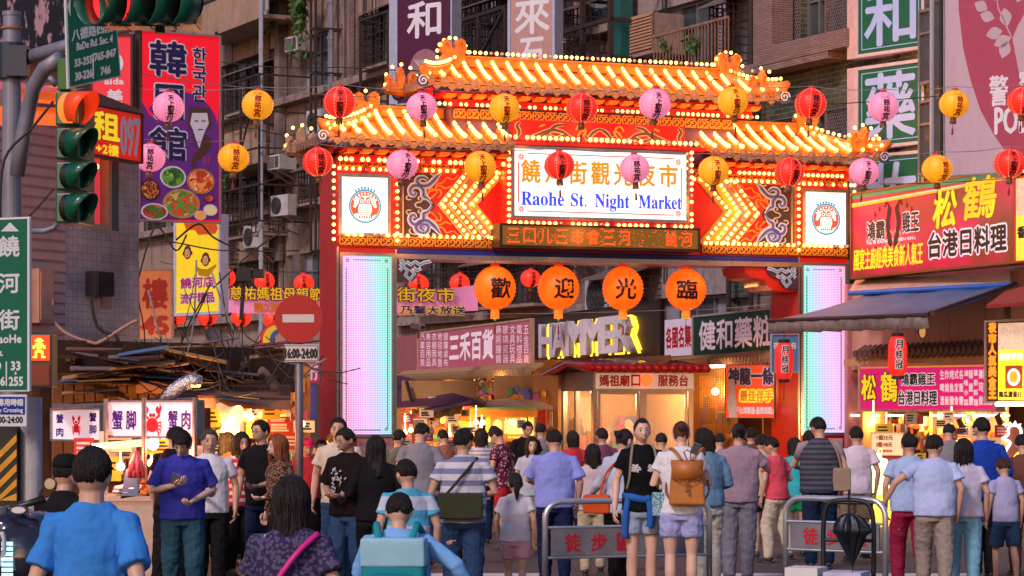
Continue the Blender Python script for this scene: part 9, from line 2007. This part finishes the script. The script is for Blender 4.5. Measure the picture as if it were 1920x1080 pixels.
# FOREGROUND THINGS
ss=M('polished_steel', (.78,.76,.76), .32, metal=.75, var=.08, scale=8)
def barrier(label, p0x, p1x, ytop, d0, d1, chars, platex):
 fr=Fr(p0x, d0, p1x, d1);a=fr.p(p0x, ytop);L_=fr.p(p1x, ytop).x
 t=thing('crowd_barrier', label, 'barrier', fr, (L_/2, 0, 0), 'steel crowd barriers with pedestrian zone plates')
 zt=a.z;r=.028;c=MB()
 arc=lambda x, s_: [(x+s_*.16*(1-math.cos(q)), 0, zt-.16*(1-math.sin(q))) for q in [R(v) for v in range(0, 91, 15)]]
 pts=[(0,0,.06)]+arc(0,1)+arc(L_,-1)[::-1]+[(L_,0,.06)];c.tube(pts, r, 12);part('rail_frame', c, ss, t, smooth=True)
 z0_, z1_=zt-.98, zt-.56
 q=fr.rect(platex[0], platex[1], platex[2], platex[3]);c=MB();c.box(.06, L_-.06, -.012, .012, q[2], q[3]);pl=part('plate', c, M('plate_scuffed', (.34,.33,.36), .35, metal=.5, var=.25, scale=5, dirt=.4) if 'plate_scuffed' not in bpy.data.materials else MT['plate_scuffed'], t)
 c=MB();h_=q[3]-q[2];n=3
 for i, (ch, x) in enumerate(chars): xx=fr.p(x, ytop).x;c.text(ch, xx-.075, xx+.075, q[2]+h_*.18, q[3]-h_*.18, -.016, bold=.006)
 part('lettering', c, M('barrier_red', (.55,.012,.03), .5) if 'barrier_red' not in bpy.data.materials else MT['barrier_red'], pl)
 for z in (q[3]+.015, q[2]-.015): c=MB();c.tube([(.02,0,z),(L_-.02,0,z)], .014, 8);part('cross_rail', c, ss, t)
 c=MB()
 for x in (.0, L_): c.tube([(x,-.3,.03),(x,.3,.03)], .028, 8);
 part('foot', c, ss, t)
 for x in (0, L_):
  for y in (-.3, .3): c=MB();c.tube([(x-.02,y,.055),(x+.02,y,.055)], .055, 14);part('wheel', c, blackp, t)
 return t, fr
barrier('left steel barrier with the red characters 徒步區 behind the smiling woman', 1022, 1330, 941, 22.0, 22.6, (('徒', 1073), ('步', 1122), ('區', 1170)), (1030, 1300, 990, 1040))
barrier('right steel barrier behind the black folded umbrella and the cart', 1473, 1660, 933, 22.8, 22.2, (('徒', 1521), ('步', 1566), ('區', 1612)), (1480, 1655, 983, 1030))
# hand cart
fcx=Fr(1455, 21.4, 1668, 21.0)
t=thing('hand_cart', 'black platform hand cart with boxes on its deck before the right barrier', 'cart', fcx, (fcx.p(1560, 1050).x, -.2, 0));x0, x1=fcx.p(1458,1050).x, fcx.p(1665,1050).x
c=MB();c.box(x0, x1, -.55, .05, .24, .29);part('deck', c, blackp, t, bevel=.01)
for a in (1562, 1640):
 xa=fcx.p(a-14, 1000).x;c=MB();zt=fcx.p(a, 942).z
xa, xb=fcx.p(1550, 1000).x, fcx.p(1643, 1000).x;zt=fcx.p(1600, 937).z;c=MB();c.tube(sm3([(xa,-.1,.29),(xa,-.1,zt-.2),(xa+.05,-.1,zt-.03),(xa+.2,-.1,zt),(xb-.2,-.1,zt),(xb-.05,-.1,zt-.03),(xb,-.1,zt-.2),(xb,-.1,.29)]), .022, 8);part('side_frame', c, black, t, smooth=True)
for z in (.62, .95): c=MB();c.tube([(xa,-.1,z),(xb,-.1,z)], .016, 8);part('cross_rail', c, black, t)
for x in (x0+.12, x1-.12):
 for y in (-.45, -.05): c=MB();c.tube([(x-.025,y,.09),(x+.025,y,.09)], .09, 18);w_=part('wheel', c, blackp, t);c=MB();c.tube([(x-.03,y,.09),(x+.03,y,.09)], .045, 12);part('hub', c, ss, w_);c=MB();c.bar((x,y,.1), (x,y+.03,.24), .05);part('caster_fork', c, dsteel, t)
for i, (a, b_, hh, m) in enumerate(((1500, 1560, .10, white), (1570, 1640, .07, M('box_lavender', (.55,.55,.72), .6)))): xa_, xb_=fcx.p(a,1050).x, fcx.p(b_,1050).x;c=MB();c.box(xa_, xb_, -.48, -.15, .292, .292+hh);solo('cardboard_box', ('flat white box' if i == 0 else 'flat lavender box')+' lying on the deck of the hand cart', 'box', c, m, fcx)
p=fcx.p(1592, 962, .35);t=thing('umbrella', 'black folded umbrella hanging point down from the cart frame', 'umbrella', fcx, p);um=M('umbrella_black', (.008,.010,.018), .35, var=.4, scale=4)
c=MB();n=32;vs=[];zt, zb=p.z+.28-.28, fcx.p(1592, 1062, .35).z
prof=((0,.02),(.03,.07),(.10,.12),(.2,.16),(.3,.185),(.36,.19),(.42,.15),(.52,.125),(.64,.095),(.76,.065),(.88,.035),(1,.01))
for s_, r_ in prof:
 for k in range(n): a=2*math.pi*k/n;rr_=r_*(.72+.28*math.cos(a*8+s_*2.5))*(1+.12*math.sin(a*3+1));vs.append((p.x+math.cos(a)*rr_+.03*s_, p.y+math.sin(a)*rr_*.6, zt+(zb-zt)*s_))
c.add(vs, [(i*n+k, i*n+(k+1)%n, (i+1)*n+(k+1)%n, (i+1)*n+k) for i in range(len(prof)-1) for k in range(n)]);part('canopy', c, um, t, smooth=True)
c=MB();c.tube([(p.x,p.y,zt-.02),(p.x,p.y,zt+.16),(p.x+.01,p.y-.02,zt+.20)], .012, 8);c.tube([(p.x+.03,p.y,zb),(p.x+.032,p.y,zb-.05)], .006, 6);part('handle', c, blackp, t)
# scooter bottom left
d=13.2;t=thing('scooter', 'dark parked scooter with round mirror and lit headlight in the bottom left corner', 'scooter', W, P(60, 1040, d));INFO[t.name]=P(60, 1040, d);t.location.z=0;INFO[t.name]=Vector((t.location.x, d, 0))
q=lambda x, y, dd=0: P(x, y, d+dd);pa=M('scooter_paint', (.02,.02,.03), .2, var=.2, coat=1)
c=MB();body=[q(-30,960), q(20,945), q(60,950), q(100,975), q(118,1010), q(125,1060), q(120,1120), q(-30,1120)]
for dy, s_ in ((0,1),): pass
cc=q(55,1030);bm2=MB();bm2.ball(q(55,1040), .26, .32, .24, 18, 12);bm2.ball(q(20,985), .18, .22, .11, 16, 10);bm2.ball(q(75,985), .12,.16,.08,14,10);m=remesh(MB_off(bm2, INFO[t.name]) if 0 else bm2, .014, 4);m.transform(Matrix.Translation(-INFO[t.name]));m.materials.append(pa);o=link(ON('fairing', m));o.parent=t
c=MB();c.tube([q(-30,968,-.1), q(10,958,-.1), q(50,945,-.1), q(85,935,-.1)], [.022,.02,.018,.024], 10);part('handlebar', c, blackp, t, smooth=True)
c=MB();c.tube([q(-20,972,-.14), q(14,960,-.14)], .034, 12);part('grip', c, M('grip_grey', (.10,.10,.11), .6), t, smooth=True)
c=MB();c.tube([q(72,935,-.1), q(80,915,-.1), q(92,906,-.1)], .008, 6);part('mirror_stem', c, black, t)
c=MB();e_=q(95,907,-.12);c.disc((e_.x, e_.z), 11.5/S(d), e_.y-.02, e_.y+.01, 24);mr_=part('mirror', c, blackp, t);c=MB();c.disc((e_.x, e_.z), 10/S(d), e_.y-.024, e_.y-.0205, 24);part('mirror_glass', c, M('mirror_blue', (.45,.58,.66), .12, metal=.8, var=.05), mr_)
c=MB();e_=q(36,956,-.2);c.disc((e_.x, e_.z), 17/S(d), e_.y-.02, e_.y+.02, 24, 9/S(d));gl_=part('gauge', c, blackp, t);c=MB();c.disc((e_.x, e_.z), 13/S(d), e_.y-.024, e_.y-.0205, 24, 6/S(d));part('dial', c, white, gl_)
c=MB();e_=q(14,1050,-.33);
for k in range(7): c.box(e_.x-.03, e_.x+.03, e_.y-.01, e_.y, e_.z-.09+k*.028, e_.z-.07+k*.028)
part('headlight', c, EM('headlight_cyan', (.4,.75,.9), .7), t)
c=MB();c.tube([(q(20,0).x-.02,d,.26),(q(20,0).x+.06,d,.26)], .26, 24);part('wheel', c, blackp, t)
c=MB();c.tube(sm3([q(-10,1020,-.3), q(4,1000,-.35), q(8,1030,-.35), q(0,1060,-.3)]), .012, 6);part('cable', c, M('cable_white', (.6,.6,.62), .5), t)
# phones held
for px, py, d_, lab in ((326, 895, 20.7, 'silver phone held by the young man in the blue polo'), (1300, 838, 20.9, 'dark phone held up beside the backpack woman')):
 p=P(px, py, d_);c=MB();c.box(p.x-.035, p.x+.035, p.y-.006, p.y+.006, p.z-.06, p.z+.06);o=solo('phone', lab, 'phone', c, M('phone_case', (.30,.32,.36), .3, metal=.6) if 'phone_case' not in bpy.data.materials else MT['phone_case'], bevel=.004);o.rotation_euler=(R(35), R(20), 0)
for o in list(TS.objects): bpy.data.objects.remove(o)
bpy.data.scenes.remove(TS)
